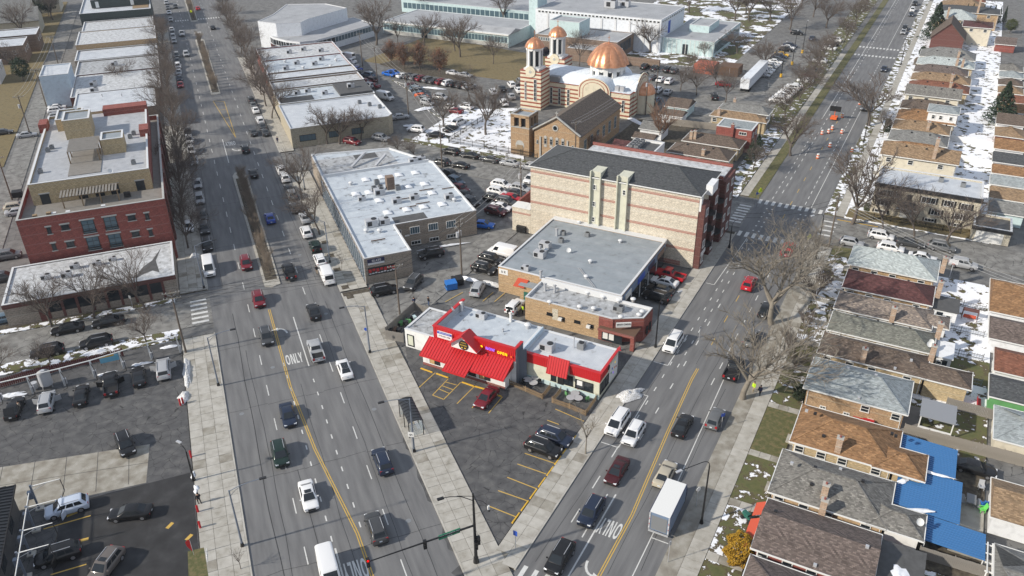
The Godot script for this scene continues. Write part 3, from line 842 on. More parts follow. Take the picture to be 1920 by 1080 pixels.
# ---------- street furniture
func street_lamp(x: float,z: float,h: float,arm: float,dir: float,label: String,kind:="steel",group:="street lamps") -> Node3D:   # dir: where the arm points,degrees about y from +x
	var o=thing("street_lamp",label,"street lamp",Vector3(x,0.12,z),deg_to_rad(dir),group)
	var m: Material=M.black_metal if kind=="black" else M.lamp_steel
	cpart(o,"pole",Vector3(0,0,0),0.13,h,m,10,0.08)
	cpart(o,"base",Vector3(0,0,0),0.24,0.5,M.black_metal,10,0.17)
	var mb=Mb.new()
	var pts=[]
	if kind=="black":
		for i in 9:
			var t=PI/2*i/8
			pts.append(Vector3(1.2*(1 - cos(t)),h - 0.02+1.0*sin(t),0))
		pts.append(Vector3(arm,h+1.12,0))
	else:
		pts=[Vector3(0,h - 0.1,0),Vector3(arm*0.35,h+0.28,0),Vector3(arm*0.7,h+0.45,0),Vector3(arm,h+0.5,0)]
		mb.path([Vector3(0,h - 0.8,0),Vector3(arm*0.2,h - 0.15,0),Vector3(arm*0.5,h+0.36,0)],0.025,5)
	mb.path(pts,0.045,6)
	mpart(o,"arm",mb,m)
	var y: float=pts[-1].y
	var l=bpart(o,"lamp_head",Vector3(arm+0.3,y,0),Vector3(0.75,0.13,0.3),M.dark_metal if kind!="black" else M.galv)
	bpart(l,"lens",Vector3(0.05,-0.075,0),Vector3(0.4,0.03,0.22),M.coping)
	return o
func utility_pole(x: float,z: float,h: float,arms: int,dir: float,label: String,transformer:=0,lean:=0.0) -> Node3D:
	var o=thing("utility_pole",label,"utility pole",Vector3(x,0,z),deg_to_rad(dir),"utility poles and wires")
	o.rotation.z=lean
	cpart(o,"pole",Vector3.ZERO,0.17,h,M.wood_pole,9,0.11)
	for i in arms:
		var y=h - 0.35 - 0.9*i
		var cr=bpart(o,"crossarm",Vector3(0,y,0.14),Vector3(2.5,0.13,0.11),M.wood_pale)
		for q in [-1.15,-0.7,0.7,1.15]: cpart(cr,"insulator",Vector3(q,0.06,0),0.05,0.16,M.galv,6)
		var br=Mb.new()
		br.bar(Vector3(-0.8,y,0.14),Vector3(0,y - 0.6,0.1),0.04,0.04)
		br.bar(Vector3(0.8,y,0.14),Vector3(0,y - 0.6,0.1),0.04,0.04)
		mpart(o,"brace",br,M.galv)
	for i in transformer:
		cpart(o,"transformer",Vector3(-0.4+0.8*i,h - 3.2,0.25),0.27,0.95,M.galv,12)
	return o
func wire(a: Vector3,b: Vector3,label: String,sag:=0.6,r:=0.018,m: Material=null) -> void:
	var mb=Mb.new()
	var c=(a+b)/2
	var pts=[]
	var n=10
	for i in n+1:
		var t=float(i)/n
		pts.append(a.lerp(b,t) - c - Vector3(0,sag*4*t*(1 - t),0))
	mb.path(pts,r,3)
	var o=part(self,"overhead_wire",mb.mesh(),m if m else M.wire,c)
	tag(o,label,"wire","overhead wires")
func sign_post(x: float,z: float,h: float,dir: float,label: String,w: float,ht: float,m: Material,shape:="rect",txt:="",tm: Material=null,tsize:=0.25) -> Node3D:
	var o=thing("road_sign",label,"sign",Vector3(x,0.1,z),deg_to_rad(dir),"road signs")
	cpart(o,"post",Vector3.ZERO,0.035,h,M.galv,6)
	var mb=Mb.new()
	if shape=="penta":
		mb.prism([Vector2(-w/2,0),Vector2(-w/2,ht*0.6),Vector2(0,ht),Vector2(w/2,ht*0.6),Vector2(w/2,0)],-0.02,0.02)
		mb.prism([Vector2(-w/2,0),Vector2(-w/2,ht*0.6),Vector2(0,ht),Vector2(w/2,ht*0.6),Vector2(w/2,0)],-0.02,-0.019,true,false)
		var b=mpart(o,"sign_board",mb,m)
		b.position=Vector3(0,h - ht,0.05)
		b.rotation.x=-PI/2
	elif shape=="round":
		mb.tube(Vector3(0,0,-0.02),Vector3(0,0,0.02),w/2,w/2,20)
		mpart(o,"sign_board",mb,m).position=Vector3(0,h - w/2,0.06)
	else:
		bpart(o,"sign_board",Vector3(0,h - ht/2,0.06),Vector3(w,ht,0.03),m)
	if txt: text(o,"lettering",txt,tsize,tm if tm else M.white_paint,Transform3D(Basis(),Vector3(0,h - ht*0.55,0.082)),0.01)
	return o
func marking(p: Node,called: String,f: String,a0: float,b0: float,a1: float,b1: float,w: float,y: float,m: Material) -> void:   # a painted line on a road
	var q=fr(f,a0,b0); var r=fr(f,a1,b1)
	pline(p,called,q,r,w,y,m)
func pline(p: Node,called: String,q: Vector3,r: Vector3,w: float,y: float,m: Material) -> void:
	var d=r - q
	var o=part(p,called,bmesh(Vector3(w,0.006,d.length())),m,(q+r)/2+Vector3(0,y,0),atan2(-d.x,-d.z))
	o.name=called
func road_text(p: Node,called: String,s: String,f: String,a: float,b: float,size: float,stretch: float,away: bool,y: float) -> void:
	var at=fr(f,a,b,y)
	var o=text(p,called,s,size,M.marking_white,Transform3D(),0.006)
	var fw=fr(f,1,0).normalized()*(1.0 if away else -1.0)
	var rt=fw.cross(Vector3.UP)
	o.transform=Transform3D(Basis(rt,fw*stretch,Vector3.UP),at)
func pad(called: String,label: String,category: String,f: String,pts: Array,y: float,m: Material,low:=-0.3) -> MeshInstance3D:
	var q=[]
	for p in pts:
		var w=fr(f,p[0],p[1])
		q.append(Vector2(w.x,w.z))
	var mb=Mb.new()
	mb.prism(q,low,y)
	return struct(called,label,category,mb,m)
func rect_pad(called: String,label: String,category: String,f: String,a0: float,a1: float,b0: float,b1: float,y: float,m: Material) -> MeshInstance3D:
	return pad(called,label,category,f,[[a0,b0],[a0,b1],[a1,b1],[a1,b0]],y,m)
func sidewalk(label: String,f: String,a0: float,a1: float,b0: float,b1: float,step: float,across: int,built_to:=1e9,curb:=0) -> Node3D:
	var o=thing("sidewalk",label,"sidewalk")
	o.set_meta("kind","structure")
	var w=(b1 - b0)/across
	var mats=[M.concrete,M.concrete_light,M.concrete,M.concrete,M.concrete_light,M.concrete,M.concrete_light,M.concrete,M.concrete,M.concrete_light,M.concrete_dirty]
	var n=int((a1 - a0)/step)
	var rest=Mb.new()
	for i in n:
		for j in across:
			var at=fr(f,a0+(i+0.5)*step,b0+(j+0.5)*w)
			var lift=rng.randf_range(-0.008,0.008)
			if a0+i*step<built_to:
				part(o,"slab",bmesh(Vector3(w - 0.035,0.2,step - 0.035)),mats[rng.randi() % 11],at+Vector3(0,0.03+lift,0),turn_of(f))
			else:
				rest.obox(Transform3D(Basis(Vector3.UP,turn_of(f)),at+Vector3(0,0.03,0)),Vector3(w - 0.03,0.2,step - 0.03))
	if rest.v.size(): mpart(o,"slabs",rest,M.concrete).set_meta("kind","stuff")
	var bed=Mb.new()
	bed.obox(Transform3D(Basis(Vector3.UP,turn_of(f)),fr(f,(a0+a1)/2,(b0+b1)/2,0.0)),Vector3(b1 - b0,0.2,a1 - a0))
	mpart(o,"joint_bed",bed,M.dirt)
	if curb:
		var c=Mb.new()
		var bb=b0 - 0.1 if curb<0 else b1+0.1
		c.obox(Transform3D(Basis(Vector3.UP,turn_of(f)),fr(f,(a0+a1)/2,bb,0.03)),Vector3(0.2,0.21,a1 - a0))
		mpart(o,"kerb",c,M.concrete_light)
	return o
func dashes(p: Node,f: String,b: float,a0: float,a1: float,pitch: float,length: float,w: float,m: Material,called:="lane_dash") -> void:
	var a=a0
	while a<a1:
		marking(p,called,f,a,b,a+length,b,w,0.012,m)
		a+=pitch
func crosswalk(p: Node,f: String,a: float,b0: float,b1: float,n: int,length: float,w: float,along_a:=true) -> void:
	for i in n:
		var b=lerpf(b0,b1,float(i)/(n - 1))
		if along_a: marking(p,"crosswalk_bar",f,a - length/2,b,a+length/2,b,w,0.012,M.marking_white)
		else: marking(p,"crosswalk_bar",f,b,a - length/2,b,a+length/2,w,0.012,M.marking_white)
func poly_line(p: Node,called: String,f: String,pts: Array,w: float,m: Material,off:=0.0) -> void:
	for i in pts.size() - 1: marking(p,called,f,pts[i][0],pts[i][1]+off,pts[i+1][0],pts[i+1][1]+off,w,0.012,m)
func road(called: String,label: String,f: String,a0: float,a1: float,b0: float,b1: float,y: float,m: Material) -> Node3D:
	var o=thing(called,label,"road")
	o.set_meta("kind","structure")
	var mb=Mb.new()
	mb.cbox(Vector3.ZERO,Vector3(b1 - b0,0.2,a1 - a0))
	part(o,"surface",mb.mesh(),m,fr(f,(a0+a1)/2,(b0+b1)/2,y - 0.1),turn_of(f))
	return o
func turn_arrow(p: Node,at: Vector3,dir: Vector3,side: float,m: Material) -> void:   # a curved arrow that starts along dir and bends to one side
	var rt=dir.cross(Vector3.UP)*side
	var mb=Mb.new()
	var pts=[]
	for i in 7:
		var t=PI/2*i/6
		pts.append(dir*(1.7*sin(t) - 1.7)+rt*(1.2 - 1.2*cos(t)))
	for i in 6: mb.bar(pts[i],pts[i+1],0.28,0.006)
	var tip: Vector3=pts[6]+rt*1.1
	var a: Vector3=pts[6]+dir*0.5; var b: Vector3=pts[6] - dir*0.5
	if (b - a).cross(tip - a).y<0: mb.tri(a,tip,b)
	else: mb.tri(a,b,tip)
	var o=mpart(p,"turn_arrow",mb,m)
	o.position=at
func ground() -> void:
	var gm=Mb.new()
	gm.box(Vector3(-900,-1.2,-1300),Vector3(900,-0.1,400))
	struct("ground","grey paved and bare ground under the whole neighbourhood","ground",gm,M.ground_grey)
	# --- diagonal avenue
	var r=road("diagonal_avenue","wide asphalt avenue running diagonally up the left side","L",20,460,-4,17,0.0,M.road)
	var W: Material=M.marking_white; var Y: Material=M.marking_yellow
	dashes(r,"L",1.78,58.2,450,8.15,2.7,0.13,W)
	dashes(r,"L",11.28,60.5,450,8.15,2.7,0.13,W)
	dashes(r,"L",4.84,68.6,106,3.35,0.9,0.16,W)
	dashes(r,"L",8.28,69.5,101,3.35,0.9,0.16,W)
	var yl=[[123,4.9],[99.6,4.9],[85,5.8],[74.5,7.05],[68.7,7.72],[50,8.1]]
	poly_line(r,"centre_line","L",yl,0.12,Y,-0.13)
	poly_line(r,"centre_line","L",yl,0.12,Y,0.13)
	poly_line(r,"lane_line","L",[[104,8.25],[119,8.25]],0.17,W)
	poly_line(r,"lane_line","L",[[50,4.95],[67.5,4.95]],0.2,W)
	road_text(r,"road_lettering","ONLY","L",106.8,6.5,0.95,4.0,true,0.014)
	road_text(r,"road_lettering","ONLY","L",63.6,6.4,1.0,4.0,false,0.014)
	road_text(r,"road_lettering","ONLY","L",210,6.5,0.95,4.2,false,0.014)
	road_text(r,"road_lettering","ONLY","L",347,6.5,0.95,4.2,false,0.014)
	turn_arrow(r,fL(116.2,6.6,0.014),fL(1,0),-1,W)
	turn_arrow(r,fL(204,6.6,0.014),-fL(1,0),-1,W)
	poly_line(r,"lane_line","L",[[196,4.9],[214,4.9]],0.16,W)
	for s in [[[250,5.2],[214,8.2]],[[248,8.2],[214,8.2]],[[250,5.2],[248,8.2]],[[240,6.1],[240,8.2]],[[232,6.8],[232,8.2]],[[224,7.4],[224,8.2]]]: poly_line(r,"hatching","L",s,0.16,Y)
	crosswalk(r,"L",373,-3.4,4.2,9,2.2,0.5)
	crosswalk(r,"L",373,8.4,16.4,9,2.2,0.5)
	# tar seams down the lanes,where the photograph shows sealed cracks
	for q in [[-0.9,56,122,0.09],[0.1,56,110,0.06],[3.4,58,82,0.07],[14.3,58,120,0.06],[11.9,60,140,0.05],[6.6,60,98,0.05],[-1.6,134,240,0.06],[13.9,130,250,0.06]]:
		var a: float=q[1]; var b: float=q[0]
		while a<q[2]:
			var nb: float=b+rng.randf_range(-0.14,0.14)
			marking(r,"tar_seam","L",a,b,a+4.0,nb,q[3],0.006,M.tar)
			b=nb; a+=4.0
	for l in [66.5,82.0,97.0,113.5,128.0,150.0,171.0]:
		var b=-3.8
		while b<16.5:
			marking(r,"tar_seam","L",l+rng.randf_range(-0.2,0.2),b,l+rng.randf_range(-0.2,0.2),b+2.6,0.05,0.006,M.tar)
			b+=2.6
	for q in [[57.8,60.0,1.2],[62,66,0.5],[70,77,0.45],[80,83,0.35]]: pad("wet_gutter","dark wet stain along the gutter %d metres up the restaurant kerb" % int(q[0] - 55),"stain","L",[[q[0],17],[q[0]+0.6,17 - q[2]],[lerpf(q[0],q[1],0.4),17 - q[2]*0.7],[lerpf(q[0],q[1],0.7),17 - q[2]],[q[1],17]],0.003,M.lot)
	k_marks(r)
	# planted medians
	for md in [[131.0,188.5,"long planted median with dry shrubs on the diagonal avenue"],[256.5,335.0,"middle planted median further up the diagonal avenue"],[368.5,430.0,"farthest planted median at the top of the diagonal avenue"]]:
		var o=thing("median_island",md[2],"median",Vector3.ZERO,0.0,"medians of the avenue")
		o.set_meta("kind","structure")
		var mb=Mb.new()
		var bed=Mb.new()
		var q=[]; var q2=[]
		for p in [[md[0],5.2],[md[0] - 0.6,6.5],[md[0],7.9],[md[1] - 3,8.1],[md[1],6.8],[md[1],5.6],[md[1] - 2,4.9]]:
			var w=fL(p[0],p[1])
			q.append(Vector2(w.x,w.z))
		for p in [[md[0]+2.0,5.6],[md[0]+2.0,7.6],[md[1] - 4,7.7],[md[1] - 4,5.4]]:
			var w=fL(p[0],p[1])
			q2.append(Vector2(w.x,w.z))
		mb.prism(q,-0.1,0.15)
		bed.prism(q2,-0.1,0.17)
		mpart(o,"kerb",mb,M.concrete)
		mpart(o,"soil_bed",bed,M.dirt)
	# --- right-hand avenue
	var c=road("straight_avenue","asphalt avenue with bike lanes running up the right side","N",20,460,-29,-15.4,0.004,M.road)
	var y2=[[99,-22.45],[96,-22.45],[83.3,-21.78],[67.2,-20.7],[40,-20.75]]
	poly_line(c,"centre_line","N",y2,0.12,Y,-0.13)
	poly_line(c,"centre_line","N",y2,0.12,Y,0.13)
	dashes(c,"N",-22.42,106,235,7.3,2.2,0.12,Y,"centre_dash")
	dashes(c,"N",-24.5,61.5,118,6.2,1.4,0.15,W)
	dashes(c,"N",-26.35,84,145,3.5,1.0,0.14,W)
	dashes(c,"N",-25.2,98,145,3.5,1.0,0.14,W)
	dashes(c,"N",-26.5,63,80,6.2,2.4,0.14,W)
	dashes(c,"N",-19.6,96,145,4.4,1.8,0.14,W)
	poly_line(c,"lane_line","N",[[40,-23.6],[69.5,-23.6]],0.18,W)
	poly_line(c,"parking_line","N",[[52,-17.5],[66,-17.6]],0.12,W)
	poly_line(c,"parking_line","N",[[72,-17.65],[98,-18.35]],0.12,W)
	poly_line(c,"parking_line","N",[[65,-17.6],[65,-15.6]],0.12,W)
	poly_line(c,"parking_line","N",[[78.5,-26.6],[89.5,-26.7],[89.5,-28.8]],0.12,W)
	poly_line(c,"parking_line","N",[[97.8,-28.8],[97.8,-26.6],[107,-26.5]],0.12,W)
	poly_line(c,"parking_line","N",[[77.5,-28.8],[77.5,-26.4],[82,-26.5]],0.12,W)
	poly_line(c,"parking_line","N",[[124.5,-28.6],[124.5,-27.2],[145,-26.6]],0.12,W)
	road_text(c,"road_lettering","ONLY","N",64.2,-22.2,0.98,3.6,false,0.016)
	turn_arrow(c,fN(57.0,-22.6,0.016),-fN(1,0),-1,W)
	dashes(c,"N",-26.4,166,215,3.2,1.3,0.14,W)
	dashes(c,"N",-19.7,166,300,3.2,1.6,0.14,W)
	poly_line(c,"lane_line","N",[[225,-26.4],[420,-26.3]],0.14,W)
	dashes(c,"N",-25.2,170,420,4.2,1.8,0.14,W)
	poly_line(c,"lane_line","N",[[165,-18.3],[240,-18.2]],0.12,W)
	poly_line(c,"lane_line","N",[[310,-19.6],[430,-19.6]],0.12,W)
	crosswalk(c,"N",146.6,-28.4,-16.2,10,2.2,0.65)
	crosswalk(c,"N",163.6,-28.4,-16.2,10,2.2,0.65)
	crosswalk(c,"N",300.5,-28.4,-16.2,12,2.0,0.6)
	crosswalk(c,"N",312.5,-28.4,-16.2,12,2.0,0.6)
	for q in [-26.35,-25.3,-18.6,-19.6]: dashes(c,"N",q,148.8,162,2.3,0.45,0.3,W,"guide_dot")
	for q in [[-27.6,56,95,0.05],[-23.0,100,145,0.05],[-17.0,60,95,0.06],[-20.0,58,130,0.05]]:
		var a: float=q[1]; var b: float=q[0]
		while a<q[2]:
			var nb: float=b+rng.randf_range(-0.14,0.14)
			marking(c,"tar_seam","N",a,b,a+4.0,nb,q[3],0.006,M.tar)
			b=nb; a+=4.0
	# --- cross streets
	var e=road("side_street","narrow grey side street between the bungalows and the apartments","N",151.6,161.2,-15.4,70,-0.004,M.street_worn)
	crosswalk(e,"N",-13.6,153,159.6,4,2.6,0.6,false)
	poly_line(e,"kerb_paint","N",[[161.35,-12.6],[161.35,-5]],0.25,M.curb_yellow)
	var n=road("church_street","grey street running from the church to the right-hand avenue","N",149.3,161.6,-175,-29,-0.008,M.street_worn)
	crosswalk(n,"N",-30.6,151.5,160,7,2.4,0.6,false)
	var w=road("west_side_street","worn side street beside the car wash","L",122.4,131.6,-120,-4,-0.004,M.street_worn)
	crosswalk(w,"L",-5.9,123.4,130.7,6,2.6,0.6,false)
	road("service_alley","concrete service alley behind the restaurant","N",84.5,149.3,-72.6,-67.2,0.012,M.street_worn)
	road("west_alley","long concrete alley behind the shops at far left","L",131.6,420,-44,-39.5,0.006,M.street_worn)
	# --- sidewalks
	sidewalk("pale concrete sidewalk beside the restaurant parking lot","L",55.5,123.5,17.2,21.8,1.55,3,1e9,-1)
	sidewalk("pale sidewalk along the long white-roofed building","L",124.0,184,17.2,21.7,1.55,3,178,-1)
	sidewalk("sidewalk along the shops beyond the church street","L",198,300,17.2,20.6,1.6,2,0,-1)
	sidewalk("wide sidewalk between the car wash and the diagonal avenue","L",58,119.0,-9.0,-4.2,1.6,3,1e9,1)
	sidewalk("shaded sidewalk in front of the red brick apartments","L",134,360,-8.6,-4.2,1.6,3,210,1)
	sidewalk("sidewalk along the west side street by the white-roofed office","L",133.2,134.6,-60,-9,51.0/32,1,0,0)
	sidewalk("sidewalk on the restaurant side of the right-hand avenue","N",54,146.5,-32.2,-29.2,1.55,2,1e9,1)
	sidewalk("front sidewalk along the bungalow lawns","N",50,149,-13.4,-11.4,1.55,1,1e9,0)
	sidewalk("front sidewalk along the houses beyond the side street","N",163,410,-13.2,-11.6,1.6,1,260,0)
	sidewalk("sidewalk across the avenue from the far houses","N",165,300,-33.0,-31.2,1.6,1,0,0)
	rect_pad("parkway","strip of broken concrete and dirt between kerb and bungalow sidewalk","parkway","N",50,149,-15.4,-13.42,0.1,M.concrete_dirty)
	rect_pad("parkway","snowy strip between kerb and far front sidewalk","parkway","N",163,420,-15.4,-13.22,0.1,M.snow_half)
	rect_pad("verge","dirt and turf strip between the church street and far avenue sidewalk","verge","N",165,420,-31.2,-29,0.09,M.turf)
	rect_pad("front_yards","front yards strip of the far houses, mostly snow","lawn","N",163,420,-11.6,-8.2,0.12,M.snow_most)
	rect_pad("back_yards","snowy back yards of the far houses","lawn","N",163,420,-8.2,15,0.08,M.snow_most)
	rect_pad("side_lawn","brown lawn beside the corner bungalow and side street","lawn","N",145,149,-11.3,-2,0.11,M.turf)
	rect_pad("east_alley","wet alley behind the garages at the far right","alley","N",60,420,21.5,25.5,0.02,M.road)
	rect_pad("east_yards","snowy yards beyond the far right alley","lawn","N",163,420,26,80,0.05,M.snow_half)
	# --- parking lots and yards
	pad("restaurant_lot","dark cracked asphalt parking lot in front of the restaurant","parking lot","N",[[84.4,-67.2],[84.4,-64],[72,-53.8],[60.3,-41.1],[54.6,-34],[55,-32.3],[98,-32.3],[98,-67.2]],0.012,M.lot_cracked)
	pad("car_wash_lot","dark cracked asphalt yard of the car wash","parking lot","L",[[60,-60],[60,-9.1],[119,-9.1],[119,-60]],0.004,M.lot_cracked)
	pad("car_wash_apron","stained concrete apron across the car wash yard","pavement","L",[[89.0,-60],[86.8,-14.5],[94.3,-14],[101,-60]],0.012,M.concrete_dirty)
	var ap=thing("apron_joints","straight joints between the apron slabs of the car wash","joint")
	ap.set_meta("kind","structure")
	for k in [-16.5,-20.2,-23.9,-27.6,-31.3,-35]: marking(ap,"joint","L",87.2 - (k+14.5)*0.048,k,94.3 - (k+14)*0.146,k,0.06,0.014,M.tar)
	pline(ap,"joint",fL(90.6,-14.2),fL(94.5,-40),0.06,0.014,M.tar)
	pad("fresh_asphalt","darker fresh asphalt in front of the car wash building","pavement","L",[[64,-9.2],[64,-24],[86.6,-24],[86.6,-9.2]],0.012,M.fresh_asphalt)
	pad("school_lawn","brown school lawn with patches of snow","lawn","N",[[222,-175],[222,-112],[252,-112],[262,-175]],0.06,M.turf_dry)
	pad("church_lawn","snow-covered church lawn behind the iron fence","lawn","N",[[163.5,-116],[163.5,-84],[198,-104],[190,-118]],0.08,M.snow_most)
	pad("playing_field","brown school field streaked with melting snow","lawn","N",[[262,-120],[262,-62],[420,-62],[420,-120]],0.03,M.snow_field)
	pad("avenue_lawn","dirt and snow strip beside the school parking lot","lawn","N",[[215,-40],[215,-33.2],[420,-33.2],[420,-40]],0.05,M.snow_some)
	pad("school_car_park","grey school car park beside the right-hand avenue","parking lot","N",[[214,-62],[214,-40],[300,-40],[300,-62]],0.02,M.street_worn)
func k_marks(r: Node3D) -> void:   # manholes,tree pits and the stop line at the tip of the lot
	var n=0
	for q in [[68.4,13.6],[96.2,-2.2],[105.8,3.2],[118,13.4],[90.2,14.8],[141,12.8]]:
		var c=cpart(r,"manhole_cover",fL(q[0],q[1],0.001),0.33,0.006,M.grey_metal,14)
		n+=1
	for q in [[124.6,17.5],[121.0,17.6],[131.5,17.5],[137.5,17.5],[143.5,17.5],[158.0,17.5]]:
		rect_pad("tree_pit","square dirt tree pit %s on the right-hand sidewalk of the diagonal avenue" % ORD[n - 6],"tree pit","L",q[0],q[0]+1.4,q[1],q[1]+1.2,0.145,M.dirt)
		n+=1
	for q in [[53.6,-28.2],[53.6,-26.9],[53.6,-25.6]]: marking(r,"crosswalk_bar","N",q[0] - 1.0,q[1],q[0]+1.4,q[1],0.5,0.016,M.marking_white)
func lp(o: Node3D,f: String,a: float,b: float,y:=0.0) -> Vector3:
	return o.transform.affine_inverse()*fr(f,a,b,y)
func face(o: Node3D,f: String,a: float,b: float,y: float,side: String) -> Transform3D:   # a place on a wall,given in street-grid metres
	return Transform3D(Basis(Vector3.UP,{"S": 0.0,"N": PI,"E": PI/2,"W": -PI/2}[side]),lp(o,f,a,b,y))
func put(o: Node3D,called: String,t: Transform3D,s: Vector3,m: Material) -> MeshInstance3D:
	var x=part(o,called,bmesh(s),m)
	x.transform=t*Transform3D(Basis(),Vector3(0,0,s.z/2 - 0.002))
	return x
func ribbed(o: Node3D,called: String,t: Transform3D,w: float,h: float,m: Material,step:=0.32) -> MeshInstance3D:   # a ribbed metal sheet on a wall
	var mb=Mb.new()
	mb.cbox(Vector3(0,0,0.03),Vector3(w,h,0.06))
	var n=int(w/step)
	for i in n+1: mb.cbox(Vector3(-w/2+w*i/n,0,0.075),Vector3(0.07,h - 0.02,0.05))
	var x=mpart(o,called,mb,m)
	x.transform=t
	return x
func wall_box(o: Node3D,called: String,f: String,a0: float,a1: float,b0: float,b1: float,y0: float,y1: float,m: Material) -> MeshInstance3D:
	return bpart(o,called,lp(o,f,(a0+a1)/2,(b0+b1)/2,(y0+y1)/2),Vector3(b1 - b0,y1 - y0,a1 - a0),m)
func sub_shell(o: Node3D,f: String,a0: float,a1: float,b0: float,b1: float,y0: float,y1: float,wall: Material,roof: Material,par:=0.3) -> void:
	var p=lp(o,f,a0,b0); var q=lp(o,f,a1,b1)
	shell(o,Vector3(minf(p.x,q.x),y0,minf(p.z,q.z)),Vector3(maxf(p.x,q.x),y1,maxf(p.z,q.z)),wall,roof,par)
func shops() -> void:
	# --- the long white-roofed building
	var o=poly_block("office_building","long low brick building with white skylit roof and glass street front","building","L",[[125,21.8],[125,30.2],[136.3,30.2],[136.3,46.3],[164.6,46.3],[177,39.6],[180,22.2],[166,22.0]],5.0,M.brick_taupe,M.roof_white,0.28)
	for i in 20: win_at(o,face(o,"L",126.3+i*2.0,21.78,2.55,"W"),1.75,3.9,2,3,M.lamp_steel,M.glass_blue)
	for i in 20: put(o,"pier",face(o,"L",125.3+i*2.0,21.79,2.4,"W"),Vector3(0.16,4.8,0.1),M.coping)
	for q in [[33.95,3.2],[37.55,3.23],[41.1,3.12]]: win_at(o,face(o,"L",136.3,q[0],q[1],"S"),1.9,1.5,4,1,M.white_paint,M.glass_blue)
	win_at(o,face(o,"L",136.3,30.9,3.1,"S"),0.9,1.4,2,1,M.white_paint)
	for q in [34.0,37.6,41.1]: win_at(o,face(o,"L",136.3,q,0.62,"S"),1.9,0.8,3,1,M.white_paint)
	put(o,"sign_board",face(o,"L",136.3,32.4,2.35,"S"),Vector3(0.9,0.32,0.05),M.white_paint)
	var s=put(o,"sign_board",face(o,"L",125,23.85,4.2,"S"),Vector3(3.0,1.1,0.08),M.sign_navy)
	put(o,"sign_strip",face(o,"L",125,23.85,3.85,"S")*Transform3D(Basis(),Vector3(0,0,0.08)),Vector3(2.9,0.36,0.02),M.coping)
	text(s,"lettering","SLATE",0.5,M.white_paint,Transform3D(Basis(),Vector3(0.1,0.17,0.05)),0.02,true)
	var w=put(o,"window_poster",face(o,"L",125,24.75,2.35,"S"),Vector3(4.9,1.5,0.07),M.trim_black)
	rng.seed=5
	for i in 7: bpart(w,"poster_print",Vector3(-2.1+0.68*i,0.12+0.12*(i % 2),0.04),Vector3(0.5,0.62 - 0.16*(i % 2),0.012),M.red_paint)
	for i in 9: bpart(w,"poster_print",Vector3(-2.1+0.52*i,-0.45+0.06*(i % 3),0.04),Vector3(0.4,0.22,0.014),M.coping)
	var y=4.72
	var sky_at=[Vector2(160.62,30.35),Vector2(160.73,33.81),Vector2(160.45,37.45),Vector2(160.22,41.02),Vector2(153.90,26.72),Vector2(153.63,29.39),Vector2(153.45,37.50),Vector2(153.46,41.04),Vector2(148.86,30.32),Vector2(148.29,41.07),Vector2(142.46,30.43),Vector2(142.44,34.23),Vector2(142.38,37.54),Vector2(142.16,41.28)]
	for p in sky_at: skylight(o,lp(o,"L",p.x,p.y,y),1.5,2.0)
	for p in [Vector3(150.47,27.25,0.9),Vector3(151.96,31.19,1.3),Vector3(146.45,33.28,1.1),Vector3(146.84,36.98,1.1),Vector3(144.35,43.42,1.1),Vector3(138.04,26.25,1.4),Vector3(138.01,28.68,1.2),Vector3(166.18,42.24,1.2),Vector3(166.73,44.23,1.1)]: hvac(o,lp(o,"L",p.x,p.y,y),p.z,0.0)
	for p in [Vector2(154.28,30.65),Vector2(154.31,31.99),Vector2(157.40,31.96),Vector2(152.92,35.21)]: cube_unit(o,lp(o,"L",p.x,p.y,y),1.0)
	for p in [Vector2(135.74,24.71),Vector2(134.77,26.97),Vector2(159.28,26.89),Vector2(142.68,43.98)]: mushroom(o,lp(o,"L",p.x,p.y,y),0.9)
	wall_box(o,"chimney","L",153.4,155.0,33.2,34.8,4.6,7.4,M.brick_brown)
	wall_box(o,"curb_wall","L",165.5,165.9,22.4,45.6,4.6,5.3,M.coping)
	wall_box(o,"roof_patch","L",136.7,140.2,30.6,36.9,4.70,4.735,M.roof_dark)
	wall_box(o,"roof_section","L",166.0,176.4,22.7,39.2,4.70,4.728,M.roof_mottled)
	wall_box(o,"roof_patch","L",173,176.3,31,36,4.70,4.735,M.roof_dark)
	for q in [[132.5,22.3,30.0],[143,22.3,46],[150.5,22.3,46],[158,22.3,46],[171,22.5,42.5]]: wall_box(o,"roof_seam","L",q[0],q[0]+0.12,q[1],q[2],4.70,4.75,M.galv)
	for q in [[29.0,168.5,33.0,172.5],[34,167.2,37,169.6]]:
		var mb=Mb.new()
		mb.bar(lp(o,"L",q[1],q[0],5.0),lp(o,"L",q[3],q[2],6.4),0.5,0.4)
		mpart(o,"roof_duct",mb,M.galv)
	for q in [[131.4,24.6,2.6],[143.3,33,3.4],[147.5,33.5,3.0],[150.2,39,3.0],[149.2,43.5,2.6],[144,36.5,2.8]]: wall_box(o,"equipment_rail","L",q[0],q[0]+0.15,q[1],q[1]+q[2],4.85,5.0,M.rust)
	# --- the tall buff brick apartment block
	var b=block("apartment_block","tall buff brick block with red bands, dark roof and two light wells","building","N",128.4,140.5,-64.6,-32.3,14.0,M.brick_buff,M.roof_dark,0.05)
	for q in [13.05,10.0,6.85,3.6]:
		for p in [[-64.6,-52.35],[-50.35,-47.2],[-45.2,-32.3]]:
			if q<5 and p[0]<-50: continue
			wall_box(b,"brick_band","N",128.36,128.41,p[0],p[1],q - 0.22,q+0.22,M.brick_band)
